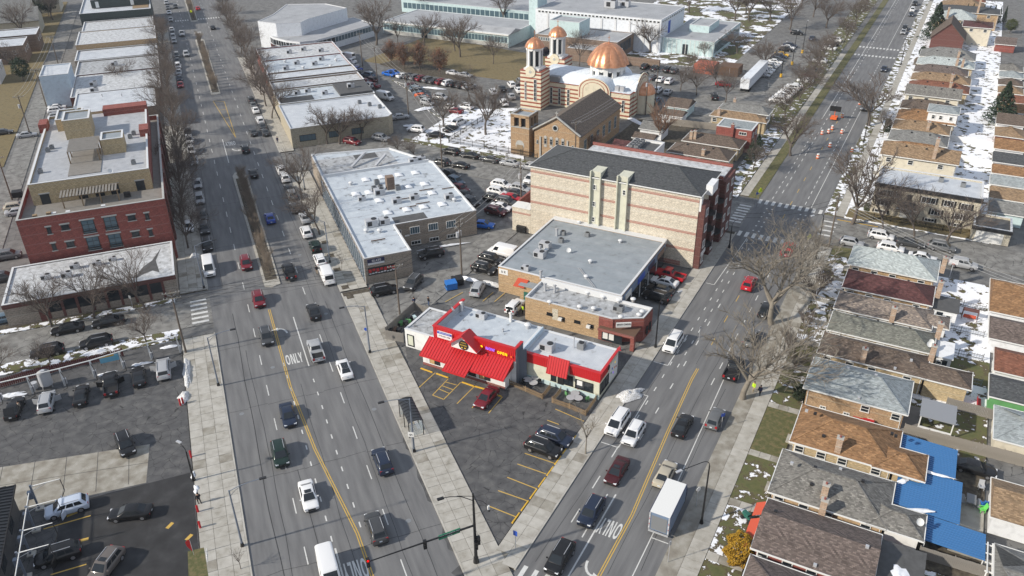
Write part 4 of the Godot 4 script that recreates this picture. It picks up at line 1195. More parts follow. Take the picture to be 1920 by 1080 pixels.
	for e in [-51.35,-46.2]:
		wall_box(b,"light_well_back","N",128.33,128.40,e - 0.95,e+0.95,4.3,15.2,M.cream_well)
		for sx in [-1,1]: wall_box(b,"light_well_jamb","N",127.75,128.4,e+sx*0.95 - 0.1,e+sx*0.95+0.1,4.2,15.3,M.cream_well)
		wall_box(b,"light_well_sill","N",127.75,128.4,e - 1.0,e+1.0,4.1,4.3,M.white_paint)
		wall_box(b,"dormer","N",128.4,131.5,e - 1.0,e+1.0,14.0,15.2,M.cream_well)
	for q in [[-51.6,12.2],[-51.6,8.9],[-51.6,5.8],[-45.9,12.2]]: win_at(b,face(b,"N",128.33,q[0],q[1],"S"),0.6,1.0,1,2)
	hip(b,"shingle_roof",lp(b,"N",134.4,-48.4),32.9,12.6,14.1,2.2,6.3,M.sh_charcoal)
	wall_box(b,"lower_wing","N",128.4,131.0,-68.6,-64.62,0,5.0,M.brick_buff)
	wall_box(b,"wing_coping","N",128.3,131.1,-68.7,-64.63,5.0,5.12,M.white_paint)
	wall_box(b,"wing_wall","N",131.02,146.5,-68.6,-68.2,0,5.4,M.brick_red)
	wall_box(b,"brick_band","N",128.36,128.41,-68.6,-64.62,3.75,4.1,M.brick_band)
	wall_box(b,"brick_patch","N",128.36,128.41,-38.6,-34.6,0.1,1.0,M.brick_band)
	wall_box(b,"north_wing","N",140.52,147.6,-60,-31.5,0,12.6,M.brick_dark)
	wall_box(b,"north_wing_roof","N",140.7,147.4,-59.8,-31.7,12.6,12.75,M.roof_snowy)
	for q in [[140.52,140.8],[147.3,147.6]]: wall_box(b,"north_parapet","N",q[0],q[1],-60,-31.5,12.76,13.3,M.brick_red)
	# east front: dark red bays and balconies
	wall_box(b,"bay","N",128.5,131.4,-32.28,-31.2,0,12.4,M.brick_dark)
	wall_box(b,"bay","N",134.6,137.2,-32.28,-31.2,0,12.4,M.brick_dark)
	wall_box(b,"bay","N",140.6,147.6,-31.48,-30.9,0,12.4,M.brick_dark)
	wall_box(b,"corner_trim","N",128.42,129.3,-32.25,-31.9,11.2,14.0,M.white_paint)
	wall_box(b,"eave_box","N",131.5,135,-32.2,-31.0,13.2,15.0,M.siding_white)
	for n in [133.0,138.8]:
		for yy in [3.0,6.1,9.2]:
			var bal=cpart(b,"balcony",lp(b,"N",n,-31.9,yy),1.5,0.18,M.dark_metal,16)
			for t in 11:
				var an=-1.4+2.8*t/10
				bpart(bal,"baluster",Vector3(cos(an)*1.45,0.65,sin(an)*1.45),Vector3(0.04,1.0,0.04),M.black_metal)
			win_at(b,face(b,"N",n,-32.3,yy+1.2,"E"),1.6,2.1,2,1,M.trim_black)
	for q in [129.95,135.9,142.3,145.6]:
		for yy in [1.6,4.6,7.7,10.7]: win_at(b,face(b,"N",q,-31.2 if q<140 else -30.9,yy,"E"),1.3,1.4,2,1)
	var sg=put(b,"sign_board",face(b,"N",130,-31.15,2.95,"E"),Vector3(2.6,0.7,0.1),M.white_paint)
	# --- grey flat roofed shop
	var g=block("retail_building","wide low shop with flat grey roof below the buff brick wall","building","N",105.9,127.2,-59.4,-37.3,4.8,M.brick_tan,M.roof_grey,0.12)
	var sb=put(g,"sign_board",face(g,"N",105.9,-58.4,4.0,"S"),Vector3(1.7,1.0,0.06),M.white_paint)
	text(sb,"lettering","U R",0.55,M.trim_black,Transform3D(Basis(),Vector3(0,0,0.04)),0.02)
	wall_box(g,"roof_flashing","N",127.3,128.3,-59.4,-37.3,4.2,4.9,M.coping)
	wall_box(g,"store_front","N",106.2,127,-37.31,-37.22,0.2,3.2,M.glass)
	wall_box(g,"store_fascia","N",106.1,127.1,-37.32,-37.1,3.2,4.5,M.sign_grey_blue)
	for q in [[108.5,2.6,"white_paint"],[114.5,3.2,"sign_blue"],[119.5,3.0,"sign_navy"],[124.5,3.6,"brick_brown"]]: wall_box(g,"shop_sign","N",q[0] - q[1]/2,q[0]+q[1]/2,-37.12,-37.0,3.35,4.35,M[q[2]])
	for n in [110.2,114.4,118.6,122.8]: wall_box(g,"mullion","N",n,n+0.2,-37.24,-37.15,0.2,3.2,M.coping)
	for p in [Vector3(102.32,-43.05,0),Vector3(115.73,-55.39,1.2),Vector3(112.23,-54.72,1.2),Vector3(107.05,-54.76,0.8)]:
		if p.z>0: hvac(g,lp(g,"N",p.x,p.y,4.68),p.z)
	for p in [Vector2(121.99,-54.77),Vector2(119.08,-53.84),Vector2(123.32,-50.62)]: cube_unit(g,lp(g,"N",p.x,p.y,4.68),0.8)
	for p in [Vector2(121.08,-55.62),Vector2(113.53,-55.25),Vector2(105.53,-51.23)]: vent(g,lp(g,"N",p.x,p.y,4.68),0.22,1.4)
	for p in [Vector2(123.56,-44.36),Vector2(127.41,-54.00),Vector2(114.14,-46.09),Vector2(114.53,-54.60),Vector2(108.86,-44.60)]: mushroom(g,lp(g,"N",p.x,p.y,4.68),0.8)
	dish(g,lp(g,"N",115.90,-50.95,4.68),0.5)
	for n in [109,111.4,113.8,116.2,118.6,121,123.4,125.8]: wall_box(g,"roof_seam","N",n,n+0.06,-59.1,-37.6,4.675,4.7,M.seam_grey)
	var ld=Mb.new()
	for sx in [-0.22,0.22]: ld.bar(lp(g,"N",111.5,-47.0+sx,4.8),lp(g,"N",106.6,-42.2+sx,4.8),0.06,0.06)
	for i in 18: ld.bar(lp(g,"N",111.5 - 0.272*i,-47.22+0.267*i,4.8),lp(g,"N",111.5 - 0.272*i,-46.78+0.267*i,4.8),0.04,0.04)
	mpart(g,"roof_ladder",ld,M.galv)
	wall_box(g,"annex","N",104.4,105.85,-54.5,-50.4,0,3.2,M.brick_tan)
	wall_box(g,"annex_roof","N",104.2,105.86,-54.7,-50.3,3.2,3.35,M.roof_grey)
	put(g,"door",face(g,"N",104.4,-53.0,1.1,"S"),Vector3(1.6,2.1,0.06),M.hedge_door)
	var aw=Mb.new()
	aw.quad(lp(g,"N",105.88,-55.6,3.6),lp(g,"N",105.88,-53.6,3.6),lp(g,"N",104.0,-53.6,3.0),lp(g,"N",104.0,-55.6,3.0))
	aw.quad(lp(g,"N",105.88,-55.6,3.55),lp(g,"N",104.0,-55.6,2.95),lp(g,"N",104.0,-53.6,2.95),lp(g,"N",105.88,-53.6,3.55))
	mpart(g,"awning",aw,M.awning_red)
	# --- brick bar
	var p2=poly_block("corner_restaurant","narrow tan and red brick restaurant with silver roof and cut corner","building","N",[[99.8,-51.2],[99.8,-38.2],[99.8,-36.4],[102.2,-32.2],[105.6,-32.0],[105.6,-51.2]],4.2,M.brick_tan,M.roof_mottled,0.35)
	for q in [[-46.85,2.2],[-44.75,2.02],[-42.1,2.1],[-39.85,2.03]]: win_at(p2,face(p2,"N",99.8,q[0],q[1],"S"),1.0,0.55,3,2,M.trim_black)
	for q in [-44.9,-40.1]: put(p2,"window_ac_unit",face(p2,"N",99.8,q,1.95,"S")*Transform3D(Basis(),Vector3(0,0,0.08)),Vector3(0.6,0.4,0.45),M.white_paint)
	wall_box(p2,"red_brick_face","N",99.72,99.80,-38.5,-36.2,0,4.15,M.brick_red)
	wall_box(p2,"brick_patch","N",99.77,99.81,-46.4,-45.4,1.4,3.4,M.brick_pale)
	var cf=Mb.new()
	cf.quad(lp(p2,"N",99.75,-36.35,4.15),lp(p2,"N",102.15,-32.12,4.15),lp(p2,"N",102.15,-32.12,0),lp(p2,"N",99.75,-36.35,0))
	cf.quad(lp(p2,"N",102.15,-32.1,4.15),lp(p2,"N",105.6,-31.92,4.15),lp(p2,"N",105.6,-31.92,0),lp(p2,"N",102.15,-32.1,0))
	mpart(p2,"red_brick_face",cf,M.brick_red)
	wall_box(p2,"store_window","N",99.66,99.73,-37.9,-34.6,0.1,2.2,M.glass)
	wall_box(p2,"window_poster","N",99.62,99.67,-37.7,-36.9,0.5,2.0,M.white_paint)
	wall_box(p2,"window_poster","N",99.62,99.67,-36.7,-35.9,0.5,2.0,M.white_paint)
	wall_box(p2,"canopy","N",98.9,102.6,-38.2,-32.4,2.45,2.62,M.rust)
	wall_box(p2,"canopy_fascia","N",98.8,98.9,-38.3,-32.4,2.2,2.65,M.brick_red)
	wall_box(p2,"corner_pier","N",98.9,99.6,-33.0,-32.4,0,2.45,M.brick_red)
	var bs=put(p2,"sign_board",face(p2,"N",100.4,-34.6,3.6,"S")*Transform3D(Basis(Vector3.UP,0.55),Vector3(0,0,0.4)),Vector3(2.3,0.8,0.16),M.white_paint)
	text(bs,"lettering","WOO CHON",0.38,M.trim_black,Transform3D(Basis(),Vector3(0,0.12,0.085)),0.02)
	for n in [103.2,104.6]: win_at(p2,face(p2,"N",n,-31.9,1.6,"E"),0.7,1.3,1,2,M.trim_black)
	for p in [Vector2(105.46,-42.82),Vector2(105.32,-40.10),Vector2(100.03,-46.95),Vector2(100.80,-42.17),Vector2(101.33,-40.06),Vector2(105.34,-37.49),Vector2(106.66,-35.58),Vector2(103.81,-33.04),Vector2(102.70,-33.15),Vector2(100.88,-35.40)]: mushroom(p2,lp(p2,"N",p.x,p.y,3.85),0.85)
	hvac(p2,lp(p2,"N",103.07,-36.60,3.85),0.95,0.0,M.grey_metal)
	for p in [Vector2(103.70,-47.84),Vector2(103.47,-49.45)]: vent(p2,lp(p2,"N",p.x,p.y,3.85),0.2,1.3)
	wall_box(p2,"party_wall","N",105.3,105.62,-51,-37,4.28,4.9,M.coping)
func restaurant() -> void:
	var o=thing("restaurant","red-roofed fast food restaurant with white walls and silver flat roof","restaurant",fN(87,-48),-HN)
	sub_shell(o,"N",83.6,92.0,-58.0,-44.4,0,4.8,M.stucco_white,M.roof_white,0.03)
	wall_box(o,"parapet","N",83.6,83.9,-58.0,-44.4,4.9,6.0,M.galv)
	wall_box(o,"parapet","N",83.91,92.0,-58.0,-57.75,4.9,6.0,M.galv)
	sub_shell(o,"N",85.6,92.5,-44.35,-32.5,0,4.2,M.stucco_cream,M.roof_bright,0.03)
	sub_shell(o,"N",84.6,91.6,-64.0,-58.05,0,3.15,M.stucco_white,M.roof_mottled,0.05)
	wall_box(o,"front_wall","N",81.8,83.59,-59.0,-45.2,0,2.9,M.stucco_white)
	wall_box(o,"brick_base","N",81.74,81.81,-59.0,-45.2,0,0.42,M.brick_red)
	# ribbed red parapet and its returns
	ribbed(o,"red_fascia",face(o,"N",83.59,-51.2,5.0,"S"),13.5,2.1,M.red_metal)
	ribbed(o,"red_fascia",face(o,"N",84.6,-44.35,5.2,"E"),1.9,1.6,M.steel_corr)
	put(o,"grey_cladding",face(o,"N",84.6,-44.36,2.2,"E"),Vector3(1.9,4.4,0.06),M.steel_corr)
	ribbed(o,"grey_cladding",Transform3D(Basis(Vector3.UP,0.7),lp(o,"N",84.4,-44.4,2.7)),2.3,5.4,M.steel_corr,0.28)
	wall_box(o,"red_coping","N",83.45,83.9,-58.1,-44.3,6.0,6.16,M.red_metal)
	wall_box(o,"red_coping","N",83.9,92.1,-58.1,-57.6,6.0,6.16,M.red_metal)
	wall_box(o,"red_coping","N",83.9,85.7,-44.7,-44.25,6.0,6.16,M.red_metal)
	# sloping standing-seam canopy,pan by pan
	var pan=func(e0: float,e1: float,n0: float,y0: float,n1: float,y1: float) -> void:
		var k=int(round((e1 - e0)/0.46))
		var w=(e1 - e0)/k
		for i in k:
			var mb=Mb.new()
			var a=Vector3(0,0,0); var b=Vector3(0,y1 - y0,n0 - n1)
			mb.bar(a,b,w - 0.01,0.05)
			mb.bar(Vector3(-w/2+0.03,0.05,0),b+Vector3(-w/2+0.03,0.05,0),0.05,0.09)
			var key="pan%.2f %.2f %.2f" % [w,n0,n1]
			if not cache.has(key): cache[key]=mb.mesh()
			part(o,"roof_panel",cache[key],M.red_metal,lp(o,"N",n0,e0+(i+0.5)*w,y0))
		wall_box(o,"red_gutter","N",n1 - 0.1,n1,e0,e1,y1 - 0.18,y1+0.06,M.red_metal)
	pan.call(-58.7,-54.0,83.5,4.05,80.6,2.55)
	pan.call(-54.0,-50.2,83.5,4.05,79.3,2.2)
	pan.call(-50.2,-44.7,83.5,4.05,80.5,2.55)
	for q in [[-54.0,79.3,2.2],[-50.2,79.3,2.2],[-58.7,80.6,2.55],[-44.7,80.5,2.55]]:
		var mb=Mb.new()
		var top=lp(o,"N",83.5,q[0],4.05)
		mb.tri(top,lp(o,"N",q[1],q[0],q[2]),lp(o,"N",83.5,q[0],q[2]+0.3))
		mb.tri(top,lp(o,"N",83.5,q[0],q[2]+0.3),lp(o,"N",q[1],q[0],q[2]))
		mpart(o,"roof_cheek",mb,M.red_metal)
	# pediment with the round badge
	var pd=Mb.new()
	var pp=[lp(o,"N",82.3,-54.2,4.3),lp(o,"N",82.3,-54.2,5.0),lp(o,"N",82.3,-52.1,6.75),lp(o,"N",82.3,-50.0,5.0),lp(o,"N",82.3,-50.0,4.3)]
	for i in [1,2,3]: pd.tri(pp[0],pp[i],pp[i+1])
	for i in [0,3]:
		var back=Vector3(0,0,-2.2)
		pd.quad(pp[i]+back,pp[i+1]+back,pp[i+1],pp[i])
	mpart(o,"pediment",pd,M.stucco_white)
	var gr=Mb.new()
	for sx in [-1,1]: gr.bar(lp(o,"N",83.0,-52.1+sx*0.02,6.85),lp(o,"N",83.0,-52.1+sx*2.45,4.85),2.4,0.16)
	mpart(o,"pediment_roof",gr,M.red_metal)
	var bd=part(o,"badge",cyl(0.78,0.08,24),M.trim_black)
	bd.transform=face(o,"N",82.3,-52.1,5.15,"S")*Transform3D(Basis(Vector3.RIGHT,PI/2),Vector3.ZERO)
	text(bd,"lettering","BROWN'S",0.27,M.badge_yellow,Transform3D(Basis(Vector3.RIGHT,-PI/2),Vector3(0,0.09,0.0)),0.02)
	text(bd,"lettering","CHICKEN",0.2,M.badge_yellow,Transform3D(Basis(Vector3.RIGHT,-PI/2),Vector3(0,0.09,-0.42)),0.02)
	for sx in [-0.26,0.26]:
		var yk=cpart(bd,"badge_print",Vector3(sx,0.08,0.42),0.13,0.02,M.badge_yellow,12)
		yk.scale=Vector3(1.3,1,0.8)
	# signs on the parapet
	var sg=put(o,"sign_box",face(o,"N",83.42,-55.9,5.05,"S"),Vector3(2.5,1.1,0.2),M.white_paint)
	bpart(sg,"sign_band",Vector3(0,0.36,0.101),Vector3(2.46,0.36,0.02),M.sign_blue)
	text(sg,"lettering","CARRY OUT & DELIVERY",0.17,M.white_paint,Transform3D(Basis(),Vector3(0,0.36,0.12)),0.01)
	text(sg,"lettering","(773) 561-7768",0.29,M.trim_black,Transform3D(Basis(),Vector3(0,-0.14,0.105)),0.02)
	for t in [["NOW",-48.35,5.0,"neon_violet"],["OPEN",-46.4,4.86,"neon_yellow"]]:
		var x=text(o,"neon_sign",t[0],0.62,M[t[3]],face(o,"N",83.46,t[1],t[2],"S")*Transform3D(Basis(),Vector3(0,0,0.16)),0.05)
		tag(x,"lit %s letters reading %s" % ["violet" if t[0]=="NOW" else "yellow",t[0]])
	part(o,"neon_mark",cyl(0.2,0.06,10),M.neon_yellow).transform=face(o,"N",83.46,-49.75,5.05,"S")*Transform3D(Basis(Vector3.RIGHT,PI/2),Vector3(0,0,0.14))
	part(o,"neon_mark",cyl(0.16,0.06,10),M.orange).transform=face(o,"N",83.46,-44.95,4.75,"S")*Transform3D(Basis(Vector3.RIGHT,PI/2),Vector3(0,0,0.14))
	# front windows,door and posters
	for e in [-56.9,-48.5]:
		put(o,"window",face(o,"N",81.8,e,1.25,"S"),Vector3(1.8,1.25,0.06),M.trim_black)
		put(o,"poster",face(o,"N",81.74,e - 0.42,1.25,"S"),Vector3(0.75,1.15,0.03),M.poster_food)
		put(o,"window_sign",face(o,"N",81.74,e+0.4,1.65,"S"),Vector3(0.7,0.3,0.03),M.neon_violet)
	put(o,"door",face(o,"N",81.8,-53.0,1.0,"S"),Vector3(1.1,2.0,0.06),M.trim_black)
	put(o,"window",face(o,"N",81.8,-50.9,1.2,"S"),Vector3(1.9,1.2,0.06),M.trim_black)
	put(o,"poster",face(o,"N",81.74,-51.5,1.2,"S"),Vector3(0.6,1.0,0.03),M.white_paint)
	put(o,"window",face(o,"N",81.8,-54.6,1.3,"S"),Vector3(1.1,0.8,0.06),M.white_paint)
	var dr=put(o,"door",face(o,"N",84.6,-63.0,1.35,"S"),Vector3(1.25,2.1,0.06),M.trim_black)
	bpart(dr,"poster",Vector3(0,0.05,0.04),Vector3(0.9,1.7,0.02),M.poster_pale)
	# east wing
	for q in [[-44.2,-40.2],[-36.9,-32.4]]: ribbed(o,"red_fascia",face(o,"N",85.55,(q[0]+q[1])/2,3.75,"S"),q[1] - q[0],1.55,M.red_metal)
	var awn=Mb.new()
	awn.bar(lp(o,"N",85.5,-38.55,5.2),lp(o,"N",84.5,-38.55,2.75),3.2,0.08)
	for i in 9: awn.bar(lp(o,"N",85.45,-40.05+0.375*i,5.24),lp(o,"N",84.44,-40.05+0.375*i,2.78),0.06,0.08)
	mpart(o,"awning",awn,M.red_metal)
	ribbed(o,"red_fascia",face(o,"N",87.0,-32.45,3.8,"E"),2.7,1.5,M.red_metal)
	wall_box(o,"red_coping","N",85.35,85.9,-44.3,-32.2,4.48,4.6,M.red_metal)
	wall_box(o,"red_coping","N",85.9,92.6,-32.6,-32.2,4.48,4.6,M.red_metal)
	for q in [[-39.45,1.75,0.8,1.7],[-37.2,1.8,1.5,1.7],[-34.75,1.65,2.7,1.55]]: win_at(o,face(o,"N",85.6,q[0],q[1],"S"),q[2],q[3],2 if q[2]>1 else 1,1,M.trim_black)
	put(o,"door",face(o,"N",85.6,-38.35,1.3,"S"),Vector3(0.95,2.1,0.05),M.trim_black)
	put(o,"poster",face(o,"N",85.52,-35.4,1.95,"S"),Vector3(0.8,0.8,0.03),M.white_paint)
	win_at(o,face(o,"N",87.4,-32.5,1.6,"E"),3.0,1.7,3,1,M.trim_black)
	wall_box(o,"mural_panel","N",89.2,92.3,-32.5,-32.44,0.4,3.4,M.white_paint)
	for q in [[90.2,2.4,"sign_blue"],[91.2,2.9,"neon_yellow"],[90.6,1.5,"neon_violet"],[91.7,1.9,"red_paint"],[89.8,1.9,"sign_green"],[91.0,2.1,"orange"]]:
		part(o,"mural_print",cyl(0.2,0.02,9),M[q[2]]).transform=face(o,"N",q[0],-32.445,q[1],"E")*Transform3D(Basis(Vector3.RIGHT,PI/2).scaled(Vector3(0.7,1,1.6)),Vector3.ZERO)
	part(o,"wall_clock",cyl(0.4,0.1,18),M.trim_black).transform=face(o,"N",88.6,-32.45,3.6,"E")*Transform3D(Basis(Vector3.RIGHT,PI/2),Vector3.ZERO)
	wall_box(o,"green_base","N",85.52,85.6,-44.3,-32.45,0,0.7,M.panel_aqua)
	# roof furniture
	hvac(o,lp(o,"N",90.35,-53.76,4.8),0.95)
	for p in [Vector2(91.43,-49.31),Vector2(90.75,-57.47)]: vent(o,lp(o,"N",p.x,p.y,4.8),0.22,1.5,M.white_paint)
	mushroom(o,lp(o,"N",90.98,-46.22,4.8),1.0)
	vent(o,lp(o,"N",88.41,-49.04,4.8),0.12,0.5)
	dish(o,lp(o,"N",88.29,-57.61,5.9),2.2)
	hvac(o,lp(o,"N",87.88,-41.57,4.18),1.25,0.0,M.galv)
	cube_unit(o,lp(o,"N",90.45,-37.38,4.18),1.0)
	mushroom(o,lp(o,"N",91.29,-37.25,4.18),0.9)
	vent(o,lp(o,"N",90.09,-38.39,4.18),0.07,1.8)
	wall_box(o,"party_wall","N",85.7,92.1,-44.39,-44.2,4.3,4.95,M.panel_blue)
func hip(o: Node3D,called: String,c: Vector3,w: float,d: float,y: float,rise: float,inset: float,m: Material,fascia:=true) -> void:   # ridge along x; inset 0 gives gables
	var mb=Mb.new()
	var x=w/2; var z=d/2
	var r0=Vector3(-x+inset,rise,0); var r1=Vector3(x - inset,rise,0)
	mb.quad(r0,r1,Vector3(x,0,z),Vector3(-x,0,z))
	mb.quad(r1,r0,Vector3(-x,0,-z),Vector3(x,0,-z))
	mb.tri(r1,Vector3(x,0,-z),Vector3(x,0,z))
	mb.tri(r0,Vector3(-x,0,z),Vector3(-x,0,-z))
	mb.quad(Vector3(-x,-0.12,z),Vector3(x,-0.12,z),Vector3(x,-0.12,-z),Vector3(-x,-0.12,-z))
	var rf=mpart(o,called,mb,m)
	rf.position=Vector3(c.x,y,c.z)
	if inset>0.2 and fascia:
		var rg=Mb.new()
		rg.bar(r0+Vector3(0,0.02,0),r1+Vector3(0,0.02,0),0.28,0.05)
		for q in [[r0,-x,-z],[r0,-x,z],[r1,x,-z],[r1,x,z]]: rg.bar(q[0]+Vector3(0,0.02,0),Vector3(q[1],0.02,q[2]),0.24,0.05)
		mpart(rf,"ridge_cap",rg,m)
	if fascia:
		var g=Mb.new()
		for q in [[Vector3(-x - 0.06,0,z),Vector3(x+0.06,0.03,z+0.1)],[Vector3(-x - 0.06,0,-z - 0.1),Vector3(x+0.06,0.03,-z)],[Vector3(-x - 0.1,0,-z),Vector3(-x,0.03,z)],[Vector3(x,0,-z),Vector3(x+0.1,0.03,z)]]:
			g.box(q[0] - Vector3(0,0.14,0),q[1])
		mpart(rf,"gutter",g,M.white_paint)
func blocks_left() -> void:
	# --- red brick apartments with a set-back cream penthouse
	var o=block("apartment_building","red brick apartment building with cream penthouse and roof terrace","building","L",148.5,201.0,-32.0,-8.3,12.0,M.brick_red,M.old_wood,1.0,"",M.stone_grey)
	for q in [[-27.55,9.4,0.65,1.25],[-25.0,9.55,1.25,1.0],[-14.3,9.4,1.25,1.0],[-11.75,9.2,0.65,1.25],[-27.6,6.25,0.65,1.3],[-25.0,6.25,1.25,1.05],[-14.35,6.2,1.25,1.0],[-11.85,6.0,0.65,1.25]]:
		var w=win_at(o,face(o,"L",148.5,q[0],q[1],"S"),q[2],q[3],1,1,M.trim_black)
		bpart(w,"lintel",Vector3(0,q[3]/2+0.14,0.05),Vector3(q[2]+0.4,0.24,0.12),M.stone_grey)
		bpart(w,"sill",Vector3(0,-q[3]/2 - 0.1,0.07),Vector3(q[2]+0.3,0.14,0.16),M.stone_grey)
	for q in [[-21.4,9.0],[-17.8,9.0],[-21.4,5.75],[-17.85,5.65]]:
		var w=win_at(o,face(o,"L",148.5,q[0],q[1],"S"),2.05,2.5,2,3,M.trim_black,M.glass_blue)
		bpart(w,"lintel",Vector3(0,1.38,0.05),Vector3(2.5,0.26,0.12),M.stone_grey)
		bpart(w,"balcony_rail",Vector3(0,-0.75,0.22),Vector3(2.3,0.07,0.3),M.black_metal)
		bpart(w,"sill",Vector3(0,-1.32,0.08),Vector3(2.3,0.12,0.2),M.stone_grey)
	for i in 9:
		for y in [2.2,5.8,9.2]: win(o,"E",3.5+i*5.6,y,1.5,1.9,2,2,M.trim_black)
	put(o,"stone_base",face(o,"L",174.75,-8.3,1.2,"E"),Vector3(52,2.4,0.12),M.stone_grey)
	for l in [152.5,163.5,174.5,185.5,196.5]: put(o,"corner_strip",face(o,"L",l,-8.3,7.2,"E"),Vector3(2.2,9.4,0.35),M.brick_dark)
	# penthouse
	sub_shell(o,"L",157.0,199,-30.2,-10.2,11.0,15.0,M.brick_yellow,M.roof_pale,0.5)
	wall_box(o,"red_side_wall","L",157.4,199,-30.26,-30.19,11,14.98,M.brick_red)
	wall_box(o,"red_side_wall","L",159.5,199,-10.21,-10.14,11,14.98,M.brick_red)
	for q in [[182,188.5,-25.5,-20.5,18.5],[169.5,174.5,-18.2,-14.2,17.5],[188.6,196,-27.6,-22.6,17.0]]: sub_shell(o,"L",q[0],q[1],q[2],q[3],14.5,q[4],M.brick_yellow,M.roof_grey,0.25)
	wall_box(o,"parapet_block","L",178,182,-11.6,-9.8,14.5,16.0,M.brick_red)
	wall_box(o,"parapet_block","L",196,199.4,-19,-10,14.5,16.0,M.brick_red)
	wall_box(o,"parapet_block","L",190,194,-31.2,-29.6,14.2,16.0,M.brick_red)
	for q in [[-28.1,11.9],[-12.2,11.9],[-19.2,11.8],[-22.0,11.7],[-16.6,11.9]]:
		var d=put(o,"terrace_door",face(o,"L",157.0,q[0],q[1],"S"),Vector3(1.5,2.1,0.08),M.glass)
		bpart(d,"lintel",Vector3(0,1.15,0),Vector3(1.8,0.22,0.14),M.stone_grey)
	# terrace pergola
	var pg=Mb.new()
	for i in 18: pg.cbox(lp(o,"L",155.0,-25.2+i*0.53,13.2),Vector3(0.34,0.09,3.6))
	mpart(o,"pergola_slats",pg,M.old_wood)
	var pp=Mb.new()
	for k in [-25.0,-21.9,-18.9,-16.0]: pp.cbox(lp(o,"L",153.5,k,12.1),Vector3(0.18,2.2,0.18))
	for l in [153.5,156.6]: pp.cbox(lp(o,"L",l,-20.6,13.08),Vector3(9.8,0.16,0.14))
	mpart(o,"pergola_frame",pp,M.cedar)
	var pr=Mb.new()
	for i in 22: pr.cbox(lp(o,"L",166.5+i*0.36,-21.3,17.0),Vector3(5.4,0.08,0.28))
	mpart(o,"pergola_slats",pr,M.old_wood)
	var pq=Mb.new()
	for l in [166.6,170.4,174.1]:
		for k in [-23.9,-18.8]: pq.cbox(lp(o,"L",l,k,15.7),Vector3(0.2,2.6,0.2))
	mpart(o,"pergola_frame",pq,M.cedar)
	wall_box(o,"roof_deck","L",160,174,-24,-18.5,14.5,14.62,M.old_wood)
	for q in [[162,-12.8],[178,-13.5],[180,-12.8],[178,-17],[181.5,-16],[164,-28.8],[176,-28.5],[177.5,-27.9]]: cube_unit(o,lp(o,"L",q[0],q[1],14.5),0.8)
	dish(o,lp(o,"L",157.2,-16.6,14.9),0.4)
	dish(o,lp(o,"L",188.7,-23.2,18.5),0.4)
	for q in [[-27.2,0.9],[-26.4,0.7],[-24.2,0.6],[-29.4,0.8],[-18.5,0.7]]: bpart(o,"planter",lp(o,"L",150.6,q[0],11.0+q[1]/2),Vector3(0.7,q[1],0.7),M.cedar if q[1]>0.7 else M.coping)
	bpart(o,"grill",lp(o,"L",154.5,-14.6,11.6),Vector3(1.1,0.9,0.6),M.dark_metal)
	# --- white-roofed single-storey office in front of it
	var w2=block("low_office","single-storey brick office with snowy white roof and red fascia","building","L",133.6,147.4,-34.6,-8.7,4.1,M.brick_taupe,M.roof_snowy,0.15)
	wall_box(w2,"red_fascia","L",133.5,133.62,-34.7,-8.6,3.35,4.05,M.brick_dark)
	wall_box(w2,"window_band","L",133.52,133.61,-28.5,-11,1.4,3.3,M.glass)
	for i in 9: wall_box(w2,"red_pier","L",133.45,133.6,-28.7+i*2.2,-28.3+i*2.2,0.3,3.35,M.brick_dark)
	wall_box(w2,"door","L",133.5,133.61,-29.9,-28.8,0.1,2.3,M.brick_dark)
	for q in [[143.2,-24.5,0.9],[143,-21,0.8],[143.8,-18.5,0.7],[140.3,-25.6,1.0],[140.9,-28.8,0.9]]: hvac(w2,lp(w2,"L",q[0],q[1],3.95),q[2])
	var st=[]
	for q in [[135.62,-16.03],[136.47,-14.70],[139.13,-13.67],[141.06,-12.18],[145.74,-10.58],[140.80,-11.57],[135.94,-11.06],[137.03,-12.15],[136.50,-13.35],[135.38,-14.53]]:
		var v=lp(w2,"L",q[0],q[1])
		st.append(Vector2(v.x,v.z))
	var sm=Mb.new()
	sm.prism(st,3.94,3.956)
	mpart(w2,"roof_wet_shadow",sm,M.roof_dark)  # bare wet roof where snow melted, with a tree shadow painted into the shape
	# --- shops north of it,left side of the avenue
	var s1=block("shop_building","white-roofed brown brick shop just beyond the red brick apartments","building","L",230.5,251.0,-29.6,-9.5,6.0,M.brick_brown,M.roof_bright,0.15,"shops on the left of the avenue")
	for q in [[244,-18],[238,-13],[246,-23]]: vent(s1,lp(s1,"L",q[0],q[1],5.85),0.15,0.6)
	var s2=block("shop_building","low shop with white roof beside the tall pale blue block","building","L",251.3,276.5,-31.5,-8.0,5.0,M.brick_dark,M.roof_snowy,0.3,"shops on the left of the avenue")
	sub_shell(s2,"L",261.5,274.6,-39.0,-31.6,0,9.2,M.panel_blue,M.roof_bright,0.2)
	for q in [[263,-26],[256,-25.5]]: hvac(s2,lp(s2,"L",q[0],q[1],4.7),1.3)
	var s3=block("shop_building","shop with grimy patched roof behind the pale blue block","building","L",277.0,297.0,-32.0,-8.0,4.4,M.brick_taupe,M.roof_mottled,0.3,"shops on the left of the avenue")
	hvac(s3,lp(s3,"L",288,-21,4.1),1.2)
	block("shop_building","narrow pale-roofed shop in front of the tan brick wall","building","L",297.3,312.4,-33.0,-8.0,4.6,M.brick_taupe,M.roof_bright,0.3,"shops on the left of the avenue")
	var s4=block("shop_building","tan brick shop with four small dark windows in its side wall","building","L",312.8,334.5,-33.2,-7.9,6.3,M.brick_tan,M.roof_snowy,0.2,"shops on the left of the avenue")
	for u in [5.3,8.9,12.4,15.9]: win(s4,"S",u,4.0,1.0,1.0,1,2,M.trim_black)
